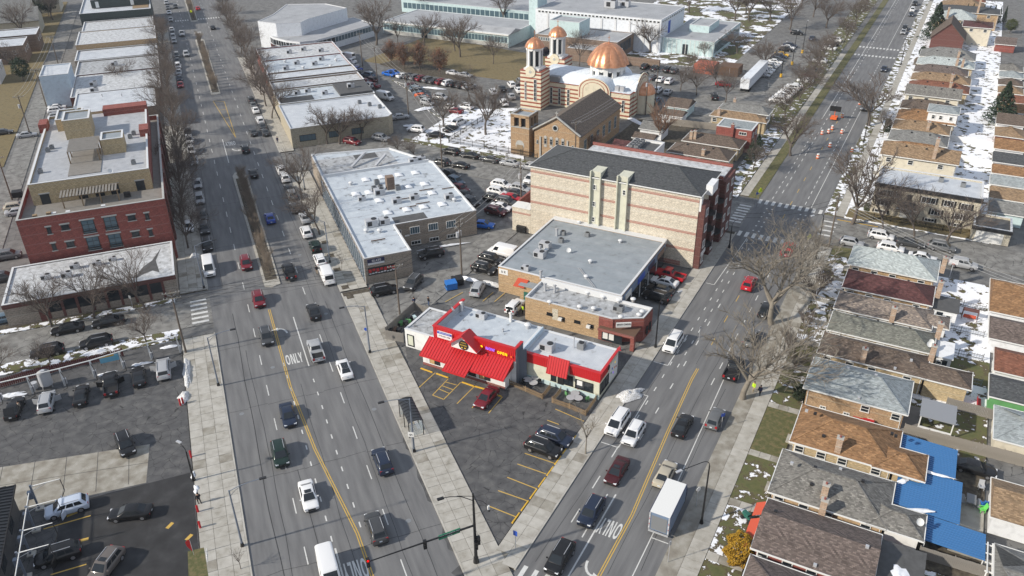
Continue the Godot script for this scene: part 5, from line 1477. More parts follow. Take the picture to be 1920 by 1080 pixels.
	block("shop_building","plain brown shop with white roof before the dark green building","building","L",335.5,353.0,-32.4,-8.3,6.2,M.brick_taupe,M.roof_snowy,0.2,"shops on the left of the avenue")
	var s5=block("dark_building","dark green brick building with white roof and roof terrace","building","L",354.0,392.0,-33.5,-8.5,9.0,M.brick_green,M.roof_bright,0.3)
	for u in [5.5,9.0,12.5]: win(s5,"S",u,6.0,1.3,0.9,1,1,M.trim_black)
	sub_shell(s5,"L",364,391.5,-29.5,-8.8,9.0,12.0,M.brick_green,M.roof_bright,0.3)
	wall_box(s5,"bulkhead","L",370,382,-24,-16,11.9,14,M.dark_metal)
	for k in [-28,-15.5]: wall_box(s5,"terrace_door","L",363.9,364.0,k,k+1.2,9.1,11.3,M.white_paint)
	wall_box(s5,"terrace_deck","L",358,363.9,-15,-9.2,8.75,8.85,M.cedar)
	# --- shops on the right of the avenue,beyond the church street
	var t1=poly_block("store_building","wide tan brick store with plain white roof at the corner","building","L",[[199.8,20.6],[199.8,45.2],[201.5,46.6],[220.5,46.6],[220.5,20.6]],5.0,M.brick_store,M.roof_bright,0.2)
	for q in [[24.5,4.0],[31,2.5],[37,3.0]]: win_at(t1,face(t1,"L",199.8,q[0],2.3,"S"),q[1],1.6,4,1,M.trim_black,M.glass_blue)
	for q in [[214,41],[211,43],[208,45]]: cube_unit(t1,lp(t1,"L",q[0],q[1],4.8),0.9)
	var t2=block("store_building","white-roofed store with a dark tarred roof corner","building","L",220.8,234.0,21.0,46.8,5.2,M.brick_store,M.roof_white,0.25,"stores on the right of the avenue")
	wall_box(t2,"roof_patch","L",222,227,21.6,30.5,4.96,4.99,M.roof_dark)
	wall_box(t2,"upper_block","L",222,233,37.5,46.5,4.95,5.7,M.roof_dark)
	hvac(t2,lp(t2,"L",227,41.5,5.7),1.2)
	for q in [[229,27],[230,30],[226,34]]: hvac(t2,lp(t2,"L",q[0],q[1],4.95),1.0)
	block("store_building","narrow brown brick store between two white roofs","building","L",234.3,243.0,21.2,46.9,5.6,M.brick_brown,M.roof_snowy,0.4,"stores on the right of the avenue")
	block("store_building","second brown brick store with long white roof","building","L",243.4,251.0,21.4,47.0,6.0,M.brick_brown,M.roof_bright,0.4,"stores on the right of the avenue")
	var t3=block("store_building","store with many vents on a streaked white roof","building","L",251.3,270.0,22.0,47.4,5.2,M.brick_red,M.roof_white,0.3,"stores on the right of the avenue")
	for q in [[262,32],[259,37],[264,40],[257,28]]: hvac(t3,lp(t3,"L",q[0],q[1],4.9),1.1)
	for q in [[256,33],[266,29],[261,44],[254,41]]: mushroom(t3,lp(t3,"L",q[0],q[1],4.9),1.0)
	var t4=block("store_building","last white-roofed store before the school drive","building","L",270.3,288.0,22.5,48.0,5.0,M.brick_red,M.roof_snowy,0.3,"stores on the right of the avenue")
	for q in [[278,32],[280,37],[276,42]]: hvac(t4,lp(t4,"L",q[0],q[1],4.7),1.1)
	# --- houses behind the left shops
	for q in [[322,336,-70,-50,6.0,"brick_brown","roof_bright","brown brick two-flat with white roof at the far left edge"],[339,352,-68,-47.5,6.0,"brick_brown","roof_bright","second brick two-flat with white roof beyond the spruce"],[296,308,-72,-55,5.0,"siding_white","roof_bright","pale house with white roof by the round spruce"]]:
		var h=block("row_house",q[7],"house","L",q[0],q[1],q[2],q[3],q[4],M[q[5]],M[q[6]],0.25)
		for u in [14.0,17.0]: win(h,"S",u,3.8,1.0,1.4)
		wins(h,"E",[3.0,7.0,10.0],3.8,1.0,1.4)
	for q in [[372,386,-66,-50,"dark-roofed frame house beyond the left alley"],[392,406,-72,-54,"frame house with dormer near the tall spruces"],[355,366,-80,-64,"frame house at the far upper left corner"],[415,430,-62,-46,"grey-roofed house at the top of the left alley"]]: gable_house("frame_house",q[4],"L",q[0],q[1],q[2],q[3],5.0,4.0,M.siding_cream,M.sh_midgrey,true)
func gable_house(called: String,label: String,f: String,a0: float,a1: float,b0: float,b1: float,h: float,rise: float,wall: Material,roof: Material,ridge_x: bool) -> Node3D:
	var o=thing(called,label,"house",fr(f,(a0+a1)/2,(b0+b1)/2),turn_of(f)+(0.0 if ridge_x else PI/2))
	var w=b1 - b0 if ridge_x else a1 - a0
	var d=a1 - a0 if ridge_x else b1 - b0
	B[o]=Vector3(w,h,d)
	var mb=Mb.new()
	mb.box(Vector3(-w/2,0,-d/2),Vector3(w/2,h,d/2))
	for s in [-1,1]:
		var a=Vector3(s*w/2,h,-d/2); var b=Vector3(s*w/2,h,d/2); var c=Vector3(s*w/2,h+rise - 0.1,0)
		if s>0: mb.tri(a,b,c)
		else: mb.tri(b,a,c)
	mpart(o,"wall",mb,wall)
	var r=Mb.new()
	for s in [-1,1]: r.bar(Vector3(0,h+rise,s*0.0) ,Vector3(0,h - 0.25,s*(d/2+0.45)),w+0.8,0.14)
	mpart(o,"roof",r,roof)
	return o
func churches() -> void:
	# --- the older brick church
	var o=gable_house("brick_church","old tan brick church with brown gable roof and square bell tower","N",166,191.7,-82.5,-71.0,6.9,3.6,M.brick_church,M.sh_church,false)
	o.set_meta("category","church")
	sub_tower(o)
	for q in [-79.6,-78.1,-76.6,-75.1]:
		var w=win_at(o,gface(o,166.0,q,4.6),0.75,1.7,1,2,M.stone_grey)
		part(w,"arch",cyl(0.38,0.08,14),M.stone_grey,Vector3(0,0.85,0.04)).rotation.x=PI/2
		bpart(w,"sill_panel",Vector3(0,-1.3,0.04),Vector3(0.75,0.5,0.08),M.stone_grey)
	for q in [-81.7,-72.6]: win_at(o,gface(o,166.0,q,4.0),0.5,1.0,1,1,M.stone_grey)
	var rw=part(o,"rose_window",cyl(0.75,0.12,20),M.stone_grey)
	rw.transform=gface(o,166.0,-77.1,8.0)*Transform3D(Basis(Vector3.RIGHT,PI/2),Vector3.ZERO)
	part(rw,"pane",cyl(0.5,0.14,20),M.glass)
	for q in [-80.9,-73.9]: 
		var b=part(o,"buttress",bmesh(Vector3(0.35,5.4,0.3)),M.stone_grey)
		b.transform=gface(o,166.0,q,2.7)*Transform3D(Basis(),Vector3(0,0,0.1))
	var cop=Mb.new()
	for s in [-1,1]: cop.bar(o.transform.affine_inverse()*fN(165.9,-76.75,10.75),o.transform.affine_inverse()*fN(165.9,-76.75+s*6.1,6.95),0.4,0.3)
	mpart(o,"gable_coping",cop,M.stone_grey)
	var cr=Mb.new()
	var ct=o.transform.affine_inverse()*fN(165.9,-76.75,10.8)
	cr.cbox(ct+Vector3(0,0.6,0),Vector3(0.12,1.3,0.12))
	cr.cbox(ct+Vector3(0,0.8,0),Vector3(0.12,0.12,0.7))
	mpart(o,"cross",cr,M.stone_grey)
	for i in 6:
		var w=win_at(o,Transform3D(o.transform.basis.inverse()*Basis(Vector3.UP,-HN+PI/2),o.transform.affine_inverse()*fN(169.5+i*3.8,-71.0,3.6)),1.5,3.0,2,3,M.stone_grey,M.glass_blue)
	# --- the domed church
	var c=thing("domed_church","cream and red striped church with copper domes and white vaults","church",fN(208,-88),-HN)
	var zone=func(a0: float,a1: float,b0: float,b1: float,h: float) -> void:
		wall_box(c,"wall","N",a0,a1,b0,b1,0,h,M.church_cream)
		var y=0.55
		while y<h - 0.5:
			wall_box(c,"red_band","N",a0 - 0.03,a1+0.03,b0 - 0.03,b1+0.03,y,y+0.42,M.church_red)
			y+=1.12
		wall_box(c,"cornice","N",a0 - 0.12,a1+0.12,b0 - 0.12,b1+0.12,h,h+0.18,M.church_red)
	zone.call(204.8,217.2,-97,-72.2,6.5)
	zone.call(202.4,219.4,-80.5,-72.4,6.6)
	zone.call(199.2,204.7,-103.4,-97.1,10.4)
	zone.call(217.0,222.4,-104.4,-98.2,9.6)
	wall_box(c,"narthex","N",204.71,217.0,-102,-97.01,0,7.5,M.church_cream)
	# white barrel vaults
	var vault=func(called: String,a: Vector3,b: Vector3,half: float,rise: float,y: float) -> void:
		var mb=Mb.new()
		var f=(b - a).normalized(); var s=f.cross(Vector3.UP)
		var g=18
		for i in g:
			var t0=PI*i/g; var t1=PI*(i+1)/g
			var p0=s*cos(t0)*half+Vector3.UP*(y+sin(t0)*rise); var p1=s*cos(t1)*half+Vector3.UP*(y+sin(t1)*rise)
			mb.quad(a+p1,b+p1,b+p0,a+p0)
			for e in [a,b]: mb.tri(e+Vector3.UP*y,e+p0,e+p1)
		mpart(c,called,mb,M.vault_white)
	vault.call("nave_vault",lp(c,"N",211,-99.5),lp(c,"N",211,-72.0),5.6,2.9,6.7)
	vault.call("transept_vault",lp(c,"N",202.3,-82.6),lp(c,"N",219.6,-82.6),4.5,3.1,6.7)
	wall_box(c,"roof_deck","N",204.9,217.1,-96.9,-72.3,6.5,6.75,M.vault_white)
	wall_box(c,"roof_deck","N",202.5,219.3,-80.4,-72.5,6.6,6.85,M.vault_white)
	# arched gables
	var arch=func(t: Transform3D,r: float,w: float) -> void:
		for k in [[r,0.0,"church_cream"],[r*0.93,0.05,"church_red"],[r*0.86,0.1,"church_cream"],[r*0.7,0.14,"church_red"],[r*0.66,0.18,"church_cream"]]:
			var mb=Mb.new()
			var pts=[Vector2(-k[0],2.2)]
			for i in 19: pts.append(Vector2(-cos(PI*i/18)*k[0],-sin(PI*i/18)*k[0]*w))
			pts.append(Vector2(k[0],2.2))
			mb.prism(pts,0,0.25)
			var x=mpart(c,"arched_gable",mb,M[k[2]])
			x.transform=t*Transform3D(Basis(Vector3.RIGHT,PI/2),Vector3(0,0,k[1]))
	arch.call(face(c,"N",202.3,-82.6,6.6,"S"),4.6,0.72)
	arch.call(face(c,"N",211,-72.2,6.6,"E"),4.6,0.85)
	for q in [-84.6,-82.6,-80.6]: win_at(c,face(c,"N",202.0,q,5.0+(1.0 if q==-82.6 else 0.0),"S"),0.6,1.5,1,2,M.stone_grey)
	wall_box(c,"transept_front","N",202.1,204.8,-87,-78.2,0,6.5,M.church_cream)
	for q in [-96.5,-94.0,-91.3]: win_at(c,face(c,"N",204.75,q,2.9,"S"),0.75,4.6,1,4,M.white_paint)
	win_at(c,face(c,"N",199.14,-98.8,5.5,"S"),0.8,6.0,1,5,M.white_paint)
	win_at(c,face(c,"N",199.14,-101.8,5.0,"S"),0.5,5.0,1,5,M.white_paint)
	win_at(c,face(c,"N",202.3,-74.2,3.4,"S"),0.7,3.2,1,3,M.white_paint)
	# apse
	var ap=Mb.new()
	ap.lathe([Vector2(3.2,0),Vector2(3.2,5.2)],20)
	mpart(c,"apse",ap,M.church_cream).position=lp(c,"N",211,-71.8)
	var ad=Mb.new()
	ad.lathe([Vector2(3.4,5.2),Vector2(3.2,6.2),Vector2(2.4,7.3),Vector2(1.2,7.9),Vector2(0,8.1)],20)
	ad.smooth()
	mpart(c,"apse_roof",ad,M.copper).position=lp(c,"N",211,-71.8)
	# lanterns and domes
	var lantern=func(n: float,e: float,y0: float,y1: float,r: float,sides: int,dome_h: float,open: bool) -> void:
		var at=lp(c,"N",n,e)
		var core=Mb.new()
		core.lathe([Vector2(r*1.12,y0 - 1.2),Vector2(r*1.05,y0),Vector2(r*0.78,y0),Vector2(r*0.78,y1)],sides*2)
		mpart(c,"lantern_core",core,M.white_paint).position=at
		for i in sides:
			var t=TAU*(i+0.5)/sides
			var d=Vector3(cos(t),0,sin(t))
			var pw=r*TAU/sides*(0.36 if open else 0.5)
			bpart(c,"lantern_pier",at+d*r*0.95+Vector3(0,(y0+y1)/2,0),Vector3(r*0.2,y1 - y0,pw),M.white_paint,-t)
			var t2=TAU*i/sides
			var d2=Vector3(cos(t2),0,sin(t2))
			var wh=(y1 - y0)*(0.86 if open else 0.5)
			bpart(c,"lantern_window",at+d2*r*(0.84 if open else 0.96)+Vector3(0,y0+wh/2+(0.1 if open else 0.5),0),Vector3(0.1,wh,pw*(1.5 if open else 0.62)),M.glass,-t2)
			var ar=part(c,"scallop",cyl(r*TAU/sides*0.42,0.22,14),M.white_paint,at+d2*r*0.98+Vector3(0,y1 - r*0.16,0))
			ar.basis=Basis(Vector3.UP,-t2)*Basis(Vector3.BACK,-PI/2)
		var dm=Mb.new()
		var prof=[]
		for i in 13:
			var u=float(i)/12
			prof.append(Vector2(r*1.18*(cos(u*PI/2)*(1.0 - 0.1*sin(u*PI))+0.012),y1+sin(u*PI/2)*dome_h - 0.25*(1 - u)))
		dm.lathe(prof,sides*6,Vector3.ZERO,sides,0.07)
		dm.smooth()
		mpart(c,"copper_dome",dm,M.copper).position=at
		var rb=Mb.new()
		for i in sides:
			var t=TAU*i/sides
			for j in 12:
				var p=Vector3(cos(t)*prof[j].x,prof[j].y,sin(t)*prof[j].x); var q=Vector3(cos(t)*prof[j+1].x,prof[j+1].y,sin(t)*prof[j+1].x)
				rb.tube(p,q,0.05,0.05,5,false)
		mpart(c,"dome_rib",rb,M.copper).position=at
		var cs=Mb.new()
		var top=y1+dome_h
		cs.tube(Vector3(0,top,0),Vector3(0,top+0.5,0),0.2,0.12,8)
		cs.cbox(Vector3(0,top+1.2,0),Vector3(0.1,1.6,0.1))
		cs.cbox(Vector3(0,top+1.4,0),Vector3(0.7,0.1,0.1))
		mpart(c,"cross",cs,M.copper).position=at
	lantern.call(201.9,-100.3,11.6,16.8,2.15,8,2.2,true)
	lantern.call(219.2,-101.5,11.0,16.2,2.15,8,2.2,true)
	lantern.call(211.0,-82.4,8.8,12.2,4.6,12,5.2,false)
	for q in [[202.0,-100.3,10.4],[219.3,-101.4,9.6]]: wall_box(c,"tower_cap","N",q[0] - 2.3,q[0]+2.3,q[1] - 2.3,q[1]+2.3,q[2],q[2]+0.7,M.white_paint)
	for q in [[199.1,-100.2,10.3,"S"],[217.0,-101.4,9.5,"S"]]:
		var t=face(c,"N",q[0],q[1],q[2],"S")
		var rd=part(c,"round_pediment",cyl(1.5,0.35,20),M.church_cream)
		rd.transform=t*Transform3D(Basis(Vector3.RIGHT,PI/2),Vector3(0,0.1,-0.2))
		part(rd,"medallion",cyl(0.4,0.4,16),M.stone_grey)
	for q in [[207.5,-92.5],[207.6,-93.9]]: bpart(c,"rooftop_unit",lp(c,"N",q[0] - 2,q[1] - 2.5,7.5),Vector3(1.6,1.5,1.6),M.grey_metal)
	for q in [-75.2,-76.6]: bpart(c,"rooftop_unit",lp(c,"N",204,q,7.5),Vector3(1.1,1.4,1.4),M.galv)
func gface(o: Node3D,n: float,e: float,y: float) -> Transform3D:   # a south-facing place on a thing turned a quarter round
	return Transform3D(o.transform.basis.inverse()*Basis(Vector3.UP,-HN),o.transform.affine_inverse()*fN(n,e,y))
func sub_tower(o: Node3D) -> void:
	var t=Node3D.new()
	t.name="bell_tower"
	o.add_child(t)
	t.transform=o.transform.affine_inverse()*Transform3D(Basis(Vector3.UP,-HN),fN(168.1,-86.2))
	var w=2.45
	var mb=Mb.new()
	mb.box(Vector3(-w,0,-w),Vector3(w,6.9,w))
	for x in [-1,1]:
		for z in [-1,1]: mb.cbox(Vector3(x*(w - 0.45),8.3,z*(w - 0.45)),Vector3(0.9,2.8,0.9))
	for s in [-1,1]:
		mb.cbox(Vector3(0,8.1,s*(w - 0.3)),Vector3(0.5,2.4,0.5))
		mb.cbox(Vector3(s*(w - 0.3),8.1,0),Vector3(0.5,2.4,0.5))
	mb.box(Vector3(-w,9.2,-w),Vector3(w,9.9,-w+0.4)); mb.box(Vector3(-w,9.2,w - 0.4),Vector3(w,9.9,w))
	mb.box(Vector3(-w,9.2,-w+0.4),Vector3(-w+0.4,9.9,w - 0.4)); mb.box(Vector3(w - 0.4,9.2,-w+0.4),Vector3(w,9.9,w - 0.4))
	mpart(t,"wall",mb,M.brick_church)
	bpart(t,"roof",Vector3(0,9.35,0),Vector3(2*w - 0.9,0.2,2*w - 0.9),M.roof_grey)
	bpart(t,"string_course",Vector3(0,6.9,0),Vector3(2*w+0.2,0.2,2*w+0.2),M.stone_grey)
	bpart(t,"bell_chamber",Vector3(0,8.0,0),Vector3(2*w - 1.4,2.2,2*w - 1.4),M.dark_metal)
	bpart(t,"door",Vector3(0,1.3,w+0.06),Vector3(1.7,2.6,0.12),M.cedar)
	part(t,"arch",cyl(1.15,0.06,20),M.stone_grey,Vector3(0,2.6,w - 0.03)).rotation.x=PI/2
	var cp=Mb.new()
	cp.box(Vector3(-w - 0.06,9.9,-w - 0.06),Vector3(w+0.06,10.05,-w+0.4)); cp.box(Vector3(-w - 0.06,9.9,w - 0.4),Vector3(w+0.06,10.05,w+0.06))
	cp.box(Vector3(-w - 0.06,9.9,-w+0.4),Vector3(-w+0.4,10.05,w - 0.4)); cp.box(Vector3(w - 0.4,9.9,-w+0.4),Vector3(w+0.06,10.05,w - 0.4))
	mpart(t,"coping",cp,M.stone_grey)
func school() -> void:
	# gymnasium
	var g=block("gymnasium","large white-walled school gymnasium with flat grey roof","building","N",274.3,300.0,-136,-88.6,11.0,M.panel_white,M.roof_school,0.1)
	for i in 33: win(g,"S",1.6+i*1.4,10.2,1.0,0.7,1,1,M.white_paint)
	for i in 9: slab_on(g,"wall_rib","S",5.0+i*5.2,4.9,0.7,9.6,0.2,M.coping)
	for i in 12: win(g,"E",1.6+i*2.0,10.2,1.4,0.7,1,1,M.white_paint)
	slab_on(g,"banner","E",9.0,6.6,2.4,5.2,0.06,M.sign_blue)
	hvac(g,lp(g,"N",287,-112,10.9),2.6)
	hvac(g,lp(g,"N",291,-108,10.9),2.0)
	sub_shell(g,"N",276,284,-139.5,-136.05,0,14.5,M.panel_aqua,M.roof_school,0.2)
	# low aqua classroom wing to its right
	var a=block("classroom_wing","low school wing with aqua panels beside the gymnasium","building","N",276.2,310.5,-88.4,-70.3,5.0,M.panel_aqua,M.roof_school,0.12)
	for i in 12: slab_on(a,"white_mullion","S",0.4+i*1.58,2.4,0.14,4.7,0.08,M.white_paint)
	slab_on(a,"doorway","S",8.2,1.7,1.9,3.4,0.05,M.glass)
	for i in 20: slab_on(a,"window","E",1.2+i*1.65,2.6,1.3,3.0,0.04,M.glass_blue)
	sub_shell(a,"N",289,302,-83,-76,4.8,7.2,M.panel_aqua,M.roof_school,0.15)
	# brown brick entrance block and plant room
	var b=block("school_entrance_block","brown brick school block with aqua rooftop plant room","building","N",258.5,274.0,-128,-98,6.0,M.brick_brown,M.roof_school,0.2)
	sub_shell(b,"N",259,268,-123,-112,5.9,11.0,M.panel_aqua,M.roof_school,0.3)
	for i in 8: win(b,"S",1.4+i*0.9,4.6,0.7,1.2,1,1,M.white_paint,M.glass_blue)
	sub_shell(b,"N",252,258.4,-113,-96,0,4.2,M.brick_brown,M.roof_school,0.2)
	for i in 4: slab_on(b,"window","E",4.0+i*2.6,3.4,2.1,3.2,0.06,M.glass)
	wall_box(b,"stair_wall","N",255,256,-95,-82,0,2.6,M.brick_brown)
	# long classroom range with a ribbon of aqua windows
	var l=block("classroom_range","long low school wing with ribbon windows facing the brown lawn","building","N",259.0,283.0,-193,-139,4.6,M.panel_aqua,M.roof_school,0.1)
	for i in 40: slab_on(l,"window","S",1.0+i*1.33,2.6,1.15,1.9,0.05,M.glass_blue)
	slab_on(l,"spandrel","S",27,0.75,53.5,1.4,0.07,M.stone_grey)
	slab_on(l,"eave","S",27,4.35,54.4,0.4,0.5,M.white_paint)
	slab_on(l,"doorway","S",18.6,1.6,2.6,3.0,0.09,M.glass)
	gable_part(l,lp(l,"N",263.5,-146),15.0,9.0,4.6,1.3)
	var l2=block("classroom_range","further school range with flat roof and courtyard windows","building","N",296.0,330.0,-210,-141,5.0,M.panel_aqua,M.roof_school,0.1)
	for i in 30: slab_on(l2,"window","S",2.0+i*2.2,2.8,1.9,2.2,0.05,M.glass_blue)
	var l3=block("school_hall","raised white school hall behind the classroom roofs","building","N",340,372,-215,-160,9.0,M.panel_white,M.roof_school,0.2)
	for i in 20: slab_on(l3,"window","S",2.0+i*2.6,7.6,1.8,1.0,0.05,M.glass)
	block("school_hall","far pale school block at the top edge","building","N",345,380,-265,-225,8.0,M.panel_white,M.roof_school,0.2)
	# auditorium with a curved glazed front
	var au=poly_block("auditorium","faceted white school auditorium with curved glazed lobby","building","N",[[222.3,-220.5],[222.3,-212.1],[227.4,-205.3],[233.5,-206.9],[254.9,-206.2],[258.2,-219.1],[251.0,-232.4],[234.0,-223.8]],9.0,M.panel_white,M.roof_school,0.1)
	var lb=poly_block("auditorium_lobby","curved low lobby with a band of windows below the auditorium","building","N",[[224.2,-218.9],[220.7,-212.7],[218.8,-205.4],[219.0,-199.2],[223.1,-196.1],[228.7,-195.4],[232.6,-194.8],[253.5,-193.3],[259.7,-207.2],[242.9,-216.3],[234.1,-220.3]],4.5,M.panel_white,M.roof_school,0.1)
	var arc=[[224.2,-218.9],[220.7,-212.7],[218.8,-205.4],[219.0,-199.2],[223.1,-196.1],[228.7,-195.4],[232.6,-194.8],[253.5,-193.3]]
	for i in 7:
		var p=Vector2(arc[i][0],arc[i][1]); var q=Vector2(arc[i+1][0],arc[i+1][1])
		var k=maxi(1,int(p.distance_to(q)/1.5))
		for j in k:
			var m=p.lerp(q,(j+0.5)/k)
			var d=q - p
			var w=part(lb,"window",bmesh(Vector3(p.distance_to(q)/k - 0.25,1.7,0.12)),M.glass_blue if i==6 else M.glass)
			w.position=lp(lb,"N",m.x,m.y,3.0)
			w.rotation.y=atan2(d.x,d.y)
	var dk=Mb.new()
	for i in 6: dk.bar(lp(lb,"N",arc[i][0] - 0.1,arc[i][1],0.9),lp(lb,"N",arc[i+1][0] - 0.1,arc[i+1][1],0.9),0.2,1.8)
	mpart(lb,"brick_base",dk,M.brick_dark)
func gable_part(o: Node3D,at: Vector3,w: float,d: float,y: float,rise: float) -> void:
	hip(o,"pitched_roof",at,w,d,y,rise,0.0,M.roof_school,false)
func house(n0: float,n1: float,e0: float,e1: float,roof: String,wall: String,label: String,o_:={}) -> Node3D:
	var h: float=o_.get("h",3.15)
	var o=thing(o_.get("called","bungalow"),label,"house",fN((n0+n1)/2,(e0+e1)/2),-HN,o_.get("group","bungalows along the right-hand avenue"))
	var w=e1 - e0; var d=n1 - n0
	var iw=w - 0.9; var id=d - 0.9
	B[o]=Vector3(iw,h,id)
	var mb=Mb.new()
	mb.box(Vector3(-iw/2,0,-id/2),Vector3(iw/2,h - 0.12,id/2))
	mpart(o,"wall",mb,M[wall])
	var rise: float=o_.get("rise",d*0.235)
	var inset: float=o_.get("inset",d/2)
	hip(o,"roof",Vector3.ZERO,w,d,h,rise,inset,M[roof])
	if inset==0.0:
		var g=Mb.new()
		for s in [-1,1]:
			g.tri(Vector3(s*iw/2,h - 0.1,-id/2),Vector3(s*iw/2,h+rise - 0.25,0),Vector3(s*iw/2,h - 0.1,id/2))
		mpart(o,"gable_wall",g,M[o_.get("gable",wall)])
	if o_.has("ext"):   # a lower rear wing: n0,n1,e1
		var x: Array=o_.ext
		var c=lp(o,"N",(x[0]+x[1])/2,(e1+x[2])/2)
		bpart(o,"rear_wing",Vector3(c.x - 0.3,(h - 0.15)/2,c.z),Vector3(x[2] - e1 - 0.3,h - 0.15,x[1] - x[0] - 0.8),M[o_.get("ext_wall",wall)])
		var ew: float=x[2] - e1+(x[1] - x[0])*0.5
		hip(o,"rear_roof",Vector3(c.x - (x[1] - x[0])*0.25,0,c.z),ew,x[1] - x[0],h - 0.02,(x[1] - x[0])*0.235,(x[1] - x[0])/2,M[roof])
	for q in o_.get("ch",[]): chimney(o,lp(o,"N",q[0],q[1],h - 0.2),q[2] if q.size()>2 else 2.2,0.7)
	for q in o_.get("vents",[]):
		var at=lp(o,"N",q[0],q[1])
		var y=h+rise*clampf(1 - absf(at.z)/(d/2),0,1)
		bpart(o,"roof_vent",Vector3(at.x,y+0.08,at.z),Vector3(0.34,0.28,0.34),M.galv if q.size()>2 else M.dark_metal)
	for q in o_.get("dish",[]): dish(o,lp(o,"N",q[0],q[1],h+0.3),0.5)
	for u in o_.get("wins",[0.07,0.3,0.52,0.86]): win(o,"S",u*iw,h - 1.05,1.1,1.05,1,2)
	for u in [0.2,0.45,0.7]: win(o,"S",u*iw,0.55,0.8,0.45,2,1)
	for u in o_.get("wwins",[0.3,0.72]): win(o,"W",u*id,h - 1.25,1.7,1.3,3,1)
	slab_on(o,"front_door","W",id*0.5,1.25,0.95,2.1,0.06,M.white_paint)
	bpart(o,"front_step",Vector3(-iw/2 - 0.6,0.2,0),Vector3(1.2,0.4,1.6),M.concrete)
	win(o,"E",id*0.3,h - 1.1,1.0,1.0)
	for s in [-1,1]: bpart(o,"downspout",Vector3(s*(iw/2 - 0.2),h/2,id/2+0.05),Vector3(0.08,h,0.08),M.white_paint)
	if o_.has("second"):   # an upper storey: n0,n1,e0,e1,roof
		var x: Array=o_.second
		var c=lp(o,"N",(x[0]+x[1])/2,(x[2]+x[3])/2)
		var u=bpart(o,"upper_storey",Vector3(c.x,h+1.2,c.z),Vector3(x[3] - x[2],3.0,x[1] - x[0]),M.siding_white)
		for k in [-0.3,-0.05,0.3]: win_at(o,Transform3D(Basis(),u.position+Vector3(k*(x[3] - x[2]),0.2,(x[1] - x[0])/2)),0.8,1.0)
		hip(o,"upper_roof",c,x[3] - x[2]+0.6,x[1] - x[0]+0.6,h+2.7,0.7,2.0,M[x[4]])
	return o
func garage(n0: float,n1: float,e0: float,e1: float,roof: String,wall: String,label: String,gable:=true) -> Node3D:
	var o=thing("garage",label,"garage",fN((n0+n1)/2,(e0+e1)/2),-HN,"garages along the alley")
	var w=e1 - e0; var d=n1 - n0
	B[o]=Vector3(w - 0.6,2.5,d - 0.6)
	bpart(o,"wall",Vector3(0,1.2,0),Vector3(w - 0.6,2.4,d - 0.6),M[wall])
	hip(o,"roof",Vector3.ZERO,w,d,2.55,d*0.22,0.0 if gable else d/2,M[roof])
	slab_on(o,"side_door","W",d*0.3,1.05,0.9,2.0,0.05,M.white_paint)
	win(o,"W",d*0.66,1.5,0.8,0.6)
	return o
